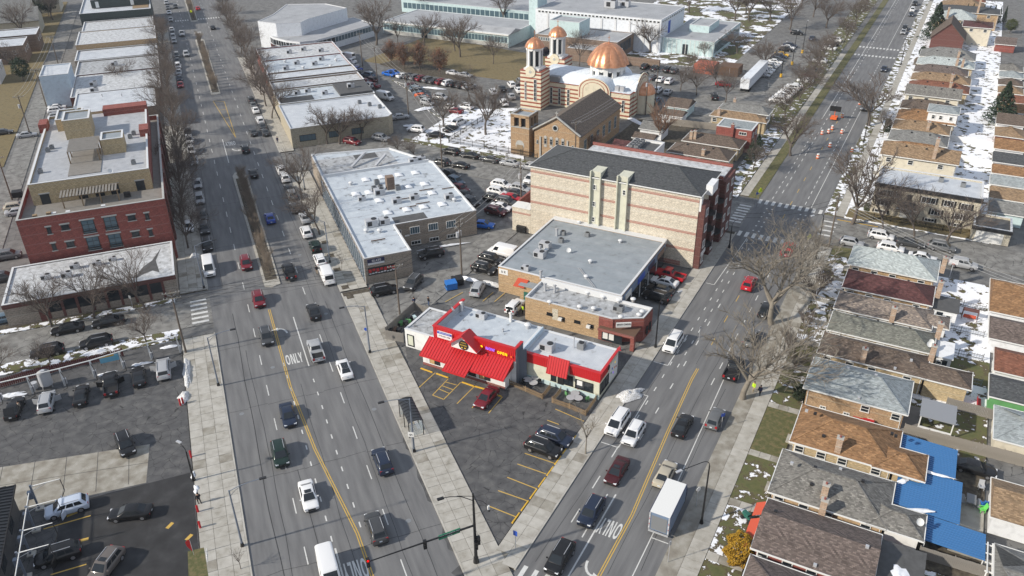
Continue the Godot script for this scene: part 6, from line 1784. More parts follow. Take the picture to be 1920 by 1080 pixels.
func houses() -> void:
	house(55.5,64.6,-6.8,8,"sh_umber","brick_red","corner of a brown-roofed bungalow at the bottom edge",{inset=3.0})
	var h1=house(65.5,73.7,-7.0,5.0,"sh_umber","brick_red","bungalow with wide brown gable roof and red front awning",{inset=0.0,rise=1.7,vents=[[70.47,-5.71],[69.44,3.72,1],[65.96,-0.60,1]],wwins=[0.25,0.75]})
	var aw=Mb.new()
	aw.bar(lp(h1,"N",68.2,-6.9,3.05),lp(h1,"N",68.2,-8.1,2.3),4.6,0.06)
	aw.bar(lp(h1,"N",72.2,-6.9,3.05),lp(h1,"N",72.2,-8.1,2.3),2.2,0.06)
	mpart(h1,"awning",aw,M.awning_red)
	dish(h1,lp(h1,"N",67.0,5.4,2.6),0.6,0.55)
	bpart(h1,"rear_porch",lp(h1,"N",70.6,7.2,1.3),Vector3(4.2,2.6,5.4),M.brick_red)
	bpart(h1,"rear_porch_roof",lp(h1,"N",70.6,7.25,2.7),Vector3(4.5,0.16,5.8),M.roof_dark)
	house(74.7,82.9,-7.3,5.4,"sh_grey","brick_tan","bungalow with grey hip roof and two chimneys beside blue canopy",{ext=[74.7,79.0,9.0],ext_wall="stucco_white",ch=[[76.08,-1.50,2.6],[74.00,-1.26,2.2]],vents=[[79.02,-3.14],[76.91,-3.05],[79.31,2.00],[78.52,-5.68,1],[81.35,-0.55,1]],dish=[[76.6,8.3]]})
	house(84.7,93.0,-6.9,5.2,"sh_orange","brick_yellow","bungalow with orange-brown shingle roof and tan chimney",{ext=[84.5,89.6,8.4],ch=[[85.29,-1.38,2.4]],vents=[[89.36,-6.02,1],[89.08,-4.93],[86.44,-3.32],[89.63,4.01],[88.96,4.44]]})
	house(96.7,104.9,-7.5,5.5,"sh_paleblue","brick_church","bungalow with pale blue-grey hip roof and red side stairs",{vents=[[101.58,-2.79,1],[101.47,0.77,1],[97.23,-0.56,1]],wins=[0.62,0.93]})
	house(106.2,112.3,-7.4,7.0,"sh_brown","brick_yellow","long bungalow with dark brown roof and brick chimney",{ext=[106.2,110.6,12.5],ch=[[106.60,-1.31,2.4],[111.33,7.16,2.6]],vents=[[106.60,2.92,1],[108.35,4.68,1]]})
	house(113.1,119.2,-7.2,7.4,"sh_greygreen","brick_yellow","bungalow with grey-green roof and a pair of satellite dishes",{vents=[[116.72,-3.62],[116.68,-0.68],[116.73,1.40],[116.61,3.75]],dish=[[114.2,6.6],[115.0,6.8]],ch=[[118.2,7.6,2.6]]})
	house(120.0,126.1,-7.3,6.7,"sh_mottle","brick_yellow","bungalow with mottled tan and grey shingle roof",{ext=[121.2,124.9,9.0],ext_wall="siding_white",ch=[[120.20,1.13,2.4]],vents=[[123.70,4.03]]})
	house(127.5,134.4,-7.2,6.3,"sh_maroon","brick_tan","bungalow with plain dark red hip roof",{ch=[[131.2,6.8,2.8]],vents=[[132.40,-3.26],[132.33,2.21]]})
	house(136.3,144.4,-7.6,6.4,"sh_palegreen","brick_tan","corner bungalow with pale grey-green hip roof by the side street",{ch=[[140.5,6.9,2.8]],vents=[[141.07,-3.10],[141.04,-1.37,1],[141.09,0.08,1],[141.06,1.77,1],[141.25,3.01,1]]})
	# small rear additions
	for q in [[128.2,132.5,6.6,10.0,"white back porch with dark roof behind the dark red roof bungalow","roof_dark"],[114.0,118.4,8.0,9.9,"pale back porch behind the grey-green roofed bungalow","siding_white"]]:
		var b=thing("back_porch",q[4],"porch",fN((q[0]+q[1])/2,(q[2]+q[3])/2),-HN)
		bpart(b,"wall",Vector3(0,1.2,0),Vector3(q[3] - q[2],2.4,q[1] - q[0]),M.siding_white)
		bpart(b,"roof",Vector3(0,2.5,0),Vector3(q[3] - q[2]+0.4,0.16,q[1] - q[0]+0.4),M[q[5]])
		B[b]=Vector3(q[3] - q[2],2.4,q[1] - q[0])
		slab_on(b,"door","S",1.0,1.1,0.9,1.9,0.05,M.glass)
		win(b,"S",2.3 if q[3] - q[2]>2.5 else 0.4,1.4,0.8,0.8)
	# corrugated blue patio canopies
	for q in [[87.6,93.2,5.3,11.6,2.55,"upper blue corrugated canopy behind the orange-brown roof"],[80.0,87.4,5.6,12.4,2.45,"middle blue corrugated canopy between two bungalows"],[75.8,79.9,9.1,15.0,2.35,"lower blue corrugated canopy beside the pergola"]]:
		var b=thing("patio_canopy",q[5],"canopy",fN((q[0]+q[1])/2,(q[2]+q[3])/2),-HN,"blue patio canopies")
		var w: float=q[3] - q[2]; var d: float=q[1] - q[0]
		var mb=Mb.new()
		var k=int(d/0.36)
		for i in k: mb.bar(Vector3(-w/2,q[4]+0.1,-d/2+(i+0.5)*d/k),Vector3(w/2,q[4] - 0.1,-d/2+(i+0.5)*d/k),d/k*0.5,0.12)
		mb.bar(Vector3(-w/2,q[4]+0.07,0),Vector3(w/2,q[4] - 0.13,0),d,0.03)
		mpart(b,"sheet",mb,M.blue_sheet)
		for x in [-1,1]:
			for z in [-1,1]: bpart(b,"post",Vector3(x*(w/2 - 0.15),q[4]/2 - 0.1,z*(d/2 - 0.15)),Vector3(0.1,q[4] - 0.2,0.1),M.white_paint)
	# porch shelter behind the pale blue roof
	var sh=thing("porch_shelter","grey-roofed porch shelter behind the pale blue-grey roof bungalow","shelter",fN(100.2,9.0),-HN)
	bpart(sh,"roof",Vector3(0,2.6,0),Vector3(4.2,0.12,4.2),M.seam_grey)
	for x in [-1.9,1.9]:
		for z in [-1.9,1.9]: bpart(sh,"post",Vector3(x,1.3,z),Vector3(0.14,2.6,0.14),M.white_paint)
	bpart(sh,"rail",Vector3(0,0.5,1.9),Vector3(3.8,0.9,0.1),M.siding_white)
	bpart(sh,"deck",Vector3(-3.2,0.35,0.5),Vector3(3.0,0.1,7.0),M.old_wood)
	# --- tan walk-up apartments across the side street
	var ap=block("walk_up_apartments","tan brick two-storey walk-up apartments behind bare trees","building","N",167.8,178.0,-7.4,11.6,6.4,M.brick_pale,M.roof_bright,0.3)
	wall_box(ap,"dark_eave","N",167.4,167.79,-7.6,11.8,5.9,6.6,M.dark_metal)
	for q in [[2.0,4.7,2.2],[4.0,4.7,1.2],[10.0,4.6,2.6],[13.6,4.6,1.8],[16.6,4.5,1.8],[2.0,2.6,2.2],[11.8,2.4,1.8],[15.8,2.3,1.6],[2.0,0.7,2.4],[11.0,0.6,1.8],[15.6,0.5,1.6]]:
		var w=win(ap,"S",q[0],q[1],q[2],1.3 if q[1]>1 else 0.7,3,1)
		for s in [-1,1]: bpart(w,"shutter",Vector3(s*(q[2]/2+0.2),0,0.04),Vector3(0.32,1.3 if q[1]>1 else 0.7,0.06),M.trim_black)
	slab_on(ap,"entrance","S",6.6,1.35,2.2,2.6,0.1,M.white_paint)
	slab_on(ap,"stair_window","S",6.6,4.4,0.9,1.4,0.05,M.glass)
	hip(ap,"porch_roof",lp(ap,"N",166.8,-0.8),3.4,2.6,2.9,1.0,0.6,M.sh_charcoal)
	for q in [[175,4],[174,8]]: cube_unit(ap,lp(ap,"N",q[0],q[1],6.1),0.9)
	var gb=block("double_garage","flat-roofed double garage with wide white door by the apartments","garage","N",163.0,169.6,11.0,17.4,3.0,M.brick_pale,M.roof_dark,0.4)
	slab_on(gb,"garage_door","S",3.0,1.15,4.6,2.2,0.06,M.white_paint)
	slab_on(gb,"dark_eave","S",3.2,2.75,6.8,0.6,0.4,M.dark_metal)
	# --- far row
	var far=[[186.5,194.0,"sh_tan","siding_cream",6.0,"two-storey cream house with brown gable roof behind the apartments"],[196.5,204.5,"sh_orange","brick_yellow",3.15,"far bungalow with orange-tan roof nearest the cream house"],[206.0,213.5,"sh_midgrey","brick_yellow",3.15,"far bungalow with smooth grey hip roof"],[215.0,222.0,"sh_tan","brick_yellow",3.15,"far bungalow with tan-brown roof and chimney"],[223.5,231.5,"sh_orange","brick_yellow",3.15,"far bungalow with white upper storey and pale blue roof"],[233.5,241.0,"sh_brown","brick_yellow",3.15,"far bungalow with brown roof behind the white upper storey"],[243.5,251.0,"sh_grey","siding_cream",4.2,"far house with long grey gable roof over a cream wall"],[254.0,261.5,"sh_redbrown","brick_yellow",3.15,"far bungalow with bright red-brown roof"],[263.5,271.0,"sh_tan","brick_yellow",3.15,"far bungalow with tan hip roof behind the red-brown one"],[273.0,280.5,"sh_umber","brick_yellow",3.15,"far bungalow with dark umber roof"],[283.0,291.0,"sh_palegreen","brick_yellow",3.15,"far bungalow with pale grey roof and two chimneys"],[293.5,303.5,"sh_midgrey","brick_yellow",3.15,"far grey-roofed bungalow next to the crossing street"]]
	for i in far.size():
		var q: Array=far[i]
		var e1: float=[6.8,5.0,4.2,4.2,5.2,4.6,5.2,7.0,7.0,6.0,7.4,7.4][i]
		var o_={h=q[4],group="far houses along the avenue",wins=[0.1,0.4,0.8]}
		if i in [0,6]: o_.merge({inset=0.0,rise=1.9})
		if i in [0,3,7,8,10,11]: o_.ch=[[q[0]+1.0,e1 - 5.0,2.6 if i else 5.0]]
		if i==10: o_.ch.append([q[0]+0.6,e1 - 3.4,2.6])
		if i==4: o_.second=[224.2,230.6,-1.6,5.0,"sh_paleblue"]
		o_.vents=[[q[0]+3,-4.0],[q[0]+3,0.0],[q[0]+3,3.0]]
		house(q[0],q[1],-8.7,e1,q[2],q[3],q[5],o_)
	var td=gable_house("tudor_house","dark red brick house with steep brown gable roof","N",318,332,-7,3,4.2,5.0,M.brick_dark,M.sh_brown,false)
	wins(td,"S",[3.0,7.0,11.0],2.0,1.2,1.3)
	var ch=house(330,341,1.5,11,"sh_maroon","siding_cream","tall cream house with dark red roof behind the steep gabled one",{h=6.2,rise=1.0,group="far houses along the avenue",wins=[0.3,0.8]})
	house(343,354,-8,5.5,"sh_palegreen","brick_yellow","yellow brick house with pale green hip roof",{h=5.8,group="far houses along the avenue",ch=[[343.6,-4.0,4.0]],wins=[0.3,0.5,0.7]})
	house(357,368,-9,13,"sh_charcoal","brick_tan","wide tan house with dark charcoal roof at the back",{h=6.0,rise=1.4,group="far houses along the avenue",ch=[[357.5,5.5,5.0]],wins=[0.55,0.85]})
	house(376,388,-8,8,"sh_tan","brick_yellow","farthest tan-roofed house at the top right",{h=4.0,group="far houses along the avenue"})
	house(392,404,-8,8,"sh_redbrown","brick_yellow","farthest red-roofed house at the top right edge",{h=4.0,group="far houses along the avenue"})
	# --- garages
	var gl=[[66,78.5,15.8,"sh_midgrey","stucco_white","garage with grey weathered roof at the bottom right corner",false],[82.6,89.6,15.3,"sh_tan","siding_white","white garage with tan roof beside the patio",true],[97.5,105.0,15.4,"sh_paleblue","siding_cream","garage with pale blue roof at the right edge",false],[106.8,112.6,14.7,"sh_charcoal","green_paint","green garage with charcoal roof and red bench",true],[113.6,120.3,15.2,"sh_redbrown","siding_white","white garage with red-brown roof",true],[122.5,129.6,14.4,"sh_umber","siding_white","long white garage with dark brown roof",true],[131.0,142.8,14.3,"sh_orange","siding_white","white garage with orange-brown roof by the side street",true],[172.5,178.5,13.4,"sh_midgrey","panel_aqua","pale aqua garage with grey roof beyond the double garage",true],[180.0,186.5,13.4,"sh_tan","siding_white","white garage with tan roof next to the aqua one",true],[188.0,193.5,13.4,"sh_paleblue","siding_white","white garage with slate-blue roof behind the cream house",true],[195.0,200.5,13.6,"sh_orange","siding_white","small orange-roofed garage in the far row",true],[202.5,209.0,13.6,"sh_charcoal","siding_white","charcoal-roofed garage in the far row",true],[212.0,219.0,13.8,"sh_orange","siding_white","orange-tan garage with two satellite dishes",true],[222.0,229.0,13.8,"sh_tan","brick_red","brick garage with tan hip roof in the far row",false],[232.0,240.0,14.0,"sh_brown","siding_white","dark brown garage behind the lone spruce",true],[243.5,250.5,14.0,"sh_orange","siding_white","orange garage just past the lone spruce",true],[253.0,259.0,14.0,"sh_redbrown","siding_white","red-brown garage in the far row",true],[262.0,268.5,14.0,"sh_tan","siding_white","tan hip-roofed garage in the far row",false],[271.0,277.0,14.0,"sh_brown","siding_white","brown hip-roofed garage in the far row",false],[280.0,286.0,14.2,"sh_paleblue","siding_white","pale-roofed garage in the far row",false],[288.0,295.0,14.2,"sh_grey","siding_white","last grey-roofed garage before the crossing street",false],[324.0,332.0,12.5,"sh_umber","brick_red","brick garage with orange door by the far alley",true]]
	for q in gl: garage(q[0],q[1],q[2],q[2]+6.4,q[3],q[4],q[5],q[6])
	# --- houses between the church and the avenue
	house(163.6,172.0,-51.6,-38.0,"sh_orange","brick_tan","orange-tan bungalow hidden behind the buff apartment block",{group="houses behind the church",ch=[[167.0,-49.4,2.2]]})
	house(175.1,182.2,-53.0,-38.5,"sh_brown","brick_yellow","brown hip-roofed bungalow behind the orange-tan one",{group="houses behind the church",ch=[[175.9,-44.6,1.8]],vents=[[178,-49],[178,-43]]})
	house(184.0,190.4,-52.2,-38.3,"sh_brown","brick_yellow","brown hip-roofed bungalow with twin chimneys",{group="houses behind the church",ch=[[185.0,-50.2,2.4],[185.2,-49.4,2.6]]})
	var rb=block("red_brick_house","two-storey red brick house with pale blue flat roof","house","N",190.9,197.4,-45.9,-37.4,5.6,M.brick_red,M.sh_paleblue,0.02)
	win(rb,"S",6.4,4.6,1.8,0.8,3,1)
	wins(rb,"E",[1.8,4.6],4.0,1.2,1.2)
	chimney(rb,lp(rb,"N",190.7,-42.0,2.0),4.6,0.7,M.brick_red)
	house(205.5,210.4,-51.6,-38.0,"sh_tan","brick_yellow","tan-roofed bungalow with white back porch",{group="houses behind the church",ch=[[205.9,-49.3,2.2]],ext=[206,209,-37.0]})
	house(212.0,217.6,-51.2,-37.9,"sh_midgrey","siding_white","grey-roofed bungalow beside the school car park",{group="houses behind the church",ch=[[216.5,-48,2.0]]})
	var wb=block("white_annex","white two-storey annex with rooftop air conditioners behind the block","building","N",163.5,172.0,-59.5,-52.6,6.4,M.siding_white,M.roof_dark,0.5)
	for i in 4: cube_unit(wb,lp(wb,"N",164.3,-58.8+i*1.2,5.9),1.0)
	for i in 4:
		for j in 2: cube_unit(wb,lp(wb,"N",166.4+i*1.3,-58.6+j*1.3,5.9),1.0)
	garage(210,217.4,-65.2,-58.6,"sh_brown","panel_aqua","brown-roofed garage with aqua gable end",true)
	garage(202.5,207.4,-64.2,-57.8,"sh_brown","siding_white","white garage with brown roof beside the fence",true)
	garage(182.4,186.6,-64.2,-58.6,"sh_brown","siding_white","small white garage with brown roof near the church",true)
	garage(174.0,179.4,-66.4,-60.6,"sh_maroon","siding_white","small garage with dark red roof behind the annex",true)
	garage(189.5,195.5,-65.0,-58.8,"sh_midgrey","siding_white","grey-roofed garage behind the russet shrub tree",true)
	# --- lawns,walks and yards
	var edges=[55.0,65.0,74.2,83.9,94.8,105.6,112.7,119.6,126.8,135.4,145.0]
	var kinds=["snow_some","snow_half","snow_some","turf","snow_some","turf","snow_half","snow_half","snow_most","snow_half","snow_most"]
	var backs=["snow_half","snow_half","dirt","dirt","snow_some","snow_most","snow_some","snow_most","snow_most","snow_most"]
	var words=["at the bottom edge","by the golden shrub","beside the box truck","before the orange-brown roof","before the pale blue roof","before the dark brown roof","before the grey-green roof","before the mottled roof","before the dark red roof","before the corner bungalow"]
	for i in 10:
		rect_pad("front_lawn","small front lawn "+words[i],"lawn","N",edges[i]+0.9,edges[i+1] - 0.3,-11.35,-7.3,0.16,M[kinds[i]])
		rect_pad("back_yard","back yard strip "+words[i].replace("before","behind").replace("by the golden shrub","behind the red awning").replace("beside the box truck","under the blue canopies"),"yard","N",edges[i],edges[i+1] - 0.15,5.6,15.2,0.08,M[backs[i]])
		var wk=thing("front_walk","concrete front walk "+words[i],"path")
		wk.set_meta("kind","structure")
		for j in 3: part(wk,"slab",bmesh(Vector3(1.3,0.2,1.1)),[M.concrete,M.concrete_light,M.concrete_dirty][(i+j) % 3],fN(edges[i]+0.3,-10.7+j*1.34,0.07),-HN)
	rect_pad("patio","damp concrete patio beside the white garage","patio","N",78,88,11.8,15.2,0.1,M.concrete)
func traffic() -> void:
	rng.seed=21
	var t="traffic on the diagonal avenue"
	car("van","white",-19.90,-60.77,"Lt","white ribbed-roof van at the bottom edge waiting to turn",t)
	car("sedan","white",-24.54,-72.30,"Lt","white sedan with open sunroof coming down the diagonal avenue",t,"sunroof")
	car("suv","green",-29.69,-79.76,"Lt","very dark green crossover behind the white sunroof sedan",t)
	car("sedan","navy",-30.49,-87.60,"Lt","dark blue sedan in the lane beside the yellow line",t)
	car("suv","dark_grey",-38.40,-107.14,"Lt","dark grey car with roof rack beside the turn arrow",t)
	car("pickup","silver",-29.82,-102.95,"La","silver pickup with black bed driving away beside ONLY lettering",t)
	car("sedan","white",-24.65,-98.11,"La","white sedan driving away next to the sidewalk of the restaurant",t,"panorama")
	car("sedan","black",-32.51,-114.49,"La","black sedan driving away ahead of the silver pickup",t)
	car("suv","navy",-16.48,-78.09,"La","dark blue SUV with lit tail lights near the bus shelter",t)
	car("suv","dark_grey",-15.75,-66.97,"La","dark grey SUV driving away near the bottom of the avenue",t)
	car("suv","dark_red",-42.56,-118.54,"Lt","red crossover just below the median tip",t)
	car("suv","dark_red",-48.32,-131.69,"Lt","dark red SUV left of the planted median",t)
	car("pickup","black",-39.66,-128.20,"La","black pickup truck right of the median tip",t)
	car("sedan","blue",-48.87,-151.24,"La","bright blue sedan right of the planted median",t)
	car("suv","black",-65.07,-191.86,"La","black SUV passing the white arrow beyond the long median",t)
	car("sedan","black",-58.82,-175.86,"La","black sedan by the upper end of the long median",t)
	car("sedan","dark_grey",-66.52,-204.61,"La","charcoal sedan in the far right lane",t)
	car("suv","silver",-112.44,-288.58,"Lt","silver SUV left of the middle median",t)
	car("pickup","silver",-124.91,-320.53,"Lt","silver pickup coming past the far hatching",t)
	car("suv","dark_grey",-146.34,-374.67,"Lt","dark SUV at the top of the diagonal avenue",t)
	car("sedan","black",-116.38,-331.15,"La","black car beyond the far crosswalk",t)
	car("sedan","red",-135.08,-370.37,"La","red and dark car beside the farthest median",t)
	car("sedan","silver",-138.79,-347.51,"Lt","silver car by the far left crosswalk",t)
	var pl="cars parked along the left kerb"
	car("van","white",-54.49,-129.85,"Lt","white cargo van parked at the left kerb by the lamp",pl)
	for q in [["suv","black",-57.86,-139.40,"black SUV behind the white cargo van in tree shade"],["suv","dark_grey",-60.72,-146.76,"charcoal SUV second behind the white cargo van"],["sedan","dark_grey",-63.20,-153.14,"charcoal sedan third behind the white cargo van"],["sedan","white",-64.25,-147.85,"white car on the shaded left sidewalk side"],["suv","silver",-66.43,-161.41,"silver SUV fourth behind the white cargo van"],["sedan","silver",-69.74,-170.10,"silver sedan below the dense shaded trees"],["sedan","silver",-75.20,-184.47,"silver car under the left street trees"],["suv","white",-78.31,-191.48,"white SUV just beyond the red apartments corner"],["suv","white",-81.20,-198.93,"larger white SUV at the left kerb"],["sedan","black",-83.85,-205.59,"black sedan at the left kerb under a bare tree"]]:
		car(q[0],q[1],q[2],q[3],"Lt",q[4],pl)
	row(Vector2(-131.53,-328.29),Vector2(-123.95,-309.13),"Lt",["white sedan","grey suv","silver suv","silver sedan"],"from the top in the far left kerb row",pl)
	row(Vector2(-115.31,-287.24),Vector2(-101.23,-250.22),"Lt",["grey suv","dark_grey sedan","white suv","silver sedan","navy sedan","red sedan"],"from the top in the kerb row left of the median",pl)
	row(Vector2(-153.56,-383.66),Vector2(-144.58,-361.88),"Lt",["silver suv","grey sedan","white sedan"],"from the top edge at the far left kerb",pl)
	var pr="cars parked along the right kerb of the diagonal avenue"
	for q in [["van","white",-32.57,-126.32,"white panel van parked at the right kerb beside a person"],["suv","white",-35.00,-132.43,"white crossover parked behind the white panel van"],["jeep","green",-36.97,-137.88,"dark green off-roader with rear spare wheel"],["suv","white",-40.07,-144.42,"white SUV with black roof parked by the lamp post"],["sedan","silver",-41.82,-151.16,"silver sedan parked under the right street tree"],["sedan","dark_grey",-44.91,-156.26,"charcoal sedan in the shade of the right street tree"],["suv","grey",-47.11,-163.05,"grey car behind the braking black sedan"],["sedan","black",-48.44,-166.32,"black sedan with red brake lights lit at the kerb"],["suv","white",-50.91,-172.88,"white SUV parked second in the upper pair"],["suv","white",-52.85,-177.49,"white SUV parked first in the upper pair"]]:
		car(q[0],q[1],q[2],q[3],"La",q[4],pr)
	row(Vector2(-63.44,-204.48),Vector2(-74.73,-232.96),"La",["dark_grey sedan","dark_grey sedan","white suv","-","white sedan","grey sedan","dark_grey suv"],"from the near end beside the corner store",pr)
	# car wash
	var cw="cars at the car wash"
	car("suv","black",-50.25,-82.01,heading_deg("Lt")+12,"black SUV crossing the stained concrete apron",cw)
	car("suv","pale_blue",-52.57,-70.89,heading_deg("Kl")+4,"pale blue crossover at the car wash vacuum with its door open",cw,"doors")
	car("sedan","black",-44.73,-69.92,heading_deg("Kl") - 14,"black sedan with lit tail lights on the fresh asphalt",cw)
	car("suv","black",-50.21,-63.70,heading_deg("Kl")+4,"black SUV parked under the vacuum arms",cw,"doors")
	car("suv","brown",-44.28,-62.12,heading_deg("Lt") - 32,"brown-grey SUV with sunroof at the bottom edge",cw,"sunroof")
	car("sedan","black",-68.67,-89.93,heading_deg("La") - 6,"black sedan with its trunk open at the car wash",cw,"trunk")
	car("suv","silver",-64.83,-91.15,heading_deg("La") - 2,"silver SUV with doors open in the vacuum row",cw,"doors")
	car("sedan","black",-60.72,-92.65,heading_deg("La") - 2,"black sedan between the silver SUV and black pickup",cw)
	car("pickup","black",-57.59,-95.07,heading_deg("La")+3,"black pickup with open door in the vacuum row",cw,"doors")
	car("sedan","black",-54.30,-96.94,heading_deg("La")+3,"small black sedan beside the silver minivan",cw)
	car("minivan","silver",-51.37,-98.73,heading_deg("La"),"silver minivan with open doors by the snow pile",cw,"doors")
	var ws="cars on the west side street"
	car("sedan","black",-70.82,-110.27,"Kl","black sedan parked below the white-roofed office",ws)
	car("sedan","black",-65.18,-112.20,"Kl","black sedan parked second from the crosswalk",ws)
	car("suv","black",-64.46,-106.13,"Kl","black SUV driving down the west side street",ws)
	car("suv","black",-70.91,-103.79,"Kl","black SUV parked behind the red wooden fence",ws)
	car("sedan","steel_blue",-83.12,-113.48,"Kl","slate blue car cut by the left edge",ws)
	car("suv","grey",-94.08,-136.16,"Kr","grey SUV behind the red brick apartments at left",ws)
	car("suv","dark_grey",-90.50,-127.45,"Kr","dark car by the left edge beside the white roof",ws)
	car("sedan","silver",-102.52,-156.11,"Kr","silver car in the alley lot left of the red brick",ws)
	car("suv","beige",-104.00,-158.32,"Kr","beige SUV in the alley lot left of the red brick",ws)
	car("sedan","silver",-125.46,-204.93,"Kr","silver car alone in the left alley",ws)
	row(Vector2(-134.93,-242.72),Vector2(-127.40,-225.25),"Kr",["black suv","grey sedan","silver sedan","blue sedan","white sedan","white suv"],"from the blue block in the alley row",ws)
	car("suv","silver",-124.54,-219.88,"Kr","silver SUV nearest in the alley row",ws)
	car("sedan","dark_grey",-132.98,-207.33,"Kr","dark car at the left edge by a snowy yard",ws)
	# restaurant and shop lots
	var rl="cars in the restaurant and shop lots"
	car("sedan","dark_red",-3.75,-90.90,heading_deg("Nt")+1,"shiny red sedan parked in front of the restaurant",rl)
	car("suv","black",3.66,-80.18,heading_deg("E") - 2,"black and grey SUV in the restaurant lot",rl)
	car("suv","navy",5.26,-82.23,heading_deg("E") - 2,"dark blue SUV beside the black one in the lot",rl)
	car("jeep","white",0.49,-114.99,heading_deg("Na"),"white off-roader with spare wheel behind the restaurant",rl)
	car("suv","silver",-5.83,-121.14,heading_deg("Na")+14,"silver crossover parked by the snowy kerb",rl)
	car("suv","black",-4.90,-128.39,heading_deg("E"),"black car nearest the corner of the grey roof",rl)
	car("suv","black",-3.72,-132.04,heading_deg("E"),"black car second by the wall of the grey-roofed shop",rl)
	car("van","white",-1.58,-134.39,heading_deg("W"),"white van parked against the grey-roofed shop",rl)
	car("pickup","red",27.54,-125.14,heading_deg("W") - 4,"bright red pickup truck in front of the shops",rl)
	car("sedan","white",26.33,-122.85,heading_deg("W") - 4,"white sedan beside the red pickup",rl,"sunroof")
	car("sedan","black",25.03,-119.93,heading_deg("W") - 4,"black sedan between the white sedan and black SUV",rl,"panorama")
	car("suv","black",24.14,-117.81,heading_deg("W") - 4,"black SUV nearest the street lamp in the shop row",rl)
	car("suv","black",-14.89,-134.50,"Kl","black SUV parked behind the long white-roofed building",rl)
	car("suv","dark_grey",-17.09,-123.69,heading_deg("Nt")+8,"dark SUV beside the utility pole by the alley",rl)
	car("suv","black",-21.86,-121.21,"Kr","black car with bicycle behind the sign wall",rl)
	# triangular lot by the long building
	var tl="cars in the triangular car park"
	row(Vector2(-13.39,-173.25),Vector2(-8.48,-157.90),heading_deg("E") - 20,["black suv","steel_blue suv","dark_red sedan","black sedan","dark_grey suv"],"from the top along the white-roofed building",tl)
	car("sedan","bright_blue",-5.64,-146.84,heading_deg("E")+15,"bright blue car at the corner of the long building",tl)
	row(Vector2(-2.03,-166.93),Vector2(-3.58,-159.40),"E",["white suv","white suv","black suv"],"from the top in the left middle row",tl)
	row(Vector2(2.14,-164.69),Vector2(-3.06,-152.87),"E",["silver suv","dark_grey sedan","red sedan","dark_grey suv","white sedan","maroon suv"],"from the top in the right middle row",tl)
	# church street kerbs
	var cs="cars along the church street"
	row(Vector2(-14.38,-188.04),Vector2(4.68,-177.51),"W",["black suv","black sedan","dark_grey sedan","silver sedan","silver minivan"],"from the left along the church fence",cs)
	row(Vector2(-16.36,-181.35),Vector2(-11.75,-179.13),"W",["dark_grey suv","black sedan"],"from the left on the near kerb of the church street",cs)
	car("suv","white",4.49,-170.08,"Nt","white SUV by the corner of the buff brick wall",cs)
	car("suv","dark_red",-39.56,-196.23,"E","dark red car in front of the corner store",cs)
	car("suv","silver",-32.68,-198.73,"E","silver SUV in front of the corner store",cs)
	car("suv","white",-24.37,-204.97,heading_deg("W")+8,"white SUV crossing by the snow heap",cs)
	car("sedan","silver",-29.74,-215.79,"Kr","silver sedan behind the corner store",cs)
	car("sedan","black",-19.06,-200.60,heading_deg("W")+8,"black car turning near the church fence",cs)
	car("suv","white",-13.40,-210.13,heading_deg("Na") - 8,"white SUV parked beside the church path",cs)
	car("sedan","black",-15.39,-205.45,heading_deg("Na") - 8,"black sedan parked under the church trees",cs)
	# school drive
	var sd="cars along the school drive"
	row(Vector2(-54.82,-280.95),Vector2(-42.87,-246.24),heading_deg("W") - 8,["white van","white sedan","silver sedan","blue sedan","black sedan","-","dark_red sedan","silver suv"],"from the top behind the stores",sd)
	row(Vector2(-44.63,-258.33),Vector2(-41.24,-246.17),heading_deg("W") - 8,["steel_blue suv","maroon suv","dark_red sedan"],"by the brown brick store",sd)
	car("van","white",-36.08,-233.86,heading_deg("E") - 8,"white and red van behind the stores",sd)
	row(Vector2(-29.04,-245.58),Vector2(-23.23,-228.05),heading_deg("E") - 10,["maroon sedan","dark_grey sedan","steel_blue suv","black suv","steel_blue sedan","orange sedan","grey sedan","grey suv","silver suv"],"from the top in the island row",sd)
	row(Vector2(-33.37,-257.14),Vector2(-12.01,-243.62),heading_deg("Na") - 20,["white sedan","black suv","grey suv","dark_red suv","grey suv","dark_grey sedan","dark_red suv","white suv","black suv","dark_grey suv","silver suv"],"from the left before the russet trees",sd)
	row(Vector2(-38.17,-259.26),Vector2(-36.86,-261.09),heading_deg("E") - 10,["bright_blue sedan","bright_blue sedan"],"of the bright blue pair at the drive",sd)
	row(Vector2(-19.94,-233.06),Vector2(-15.96,-222.76),"E",["silver suv","white suv"],"below the island row",sd)
	row(Vector2(-15.08,-220.31),Vector2(-12.43,-223.58),"W",["dark_red sedan","white suv"],"under the bare island trees",sd)
	row(Vector2(-4.71,-237.71),Vector2(3.31,-248.66),heading_deg("Na")+40,["white suv","black sedan","white suv","grey suv"],"from the left by the church tower",sd)
	row(Vector2(-1.55,-227.07),Vector2(2.69,-239.55),heading_deg("Na")+40,["white suv","silver sedan","white sedan"],"from the left in the row beside the striped tower",sd)
	row(Vector2(12.09,-283.99),Vector2(16.48,-270.89),"Na",["navy van","black suv","white sedan"],"from the top behind the rear church tower",sd)
	row(Vector2(-17.70,-259.48),Vector2(-13.86,-256.78),"E",["white sedan","silver sedan"],"right of the russet trees",sd)
	# car park behind the church
	var cp="cars behind the domed church"
	row(Vector2(37.97,-268.40),Vector2(46.62,-261.32),heading_deg("Na"),["black suv","-","black suv","black suv"],"from the left below the school wall",cp)
	row(Vector2(50.45,-259.84),Vector2(52.24,-258.47),"Na",["black suv","dark_grey suv"],"in the black pair by the snow strip",cp)
	row(Vector2(42.13,-253.97),Vector2(48.63,-246.45),"Na",["black suv","dark_grey sedan","white sedan","white suv"],"from the left in the middle row",cp)
	row(Vector2(41.24,-239.39),Vector2(46.23,-235.31),"Na",["white sedan","white suv","silver sedan"],"from the left in the near row",cp)
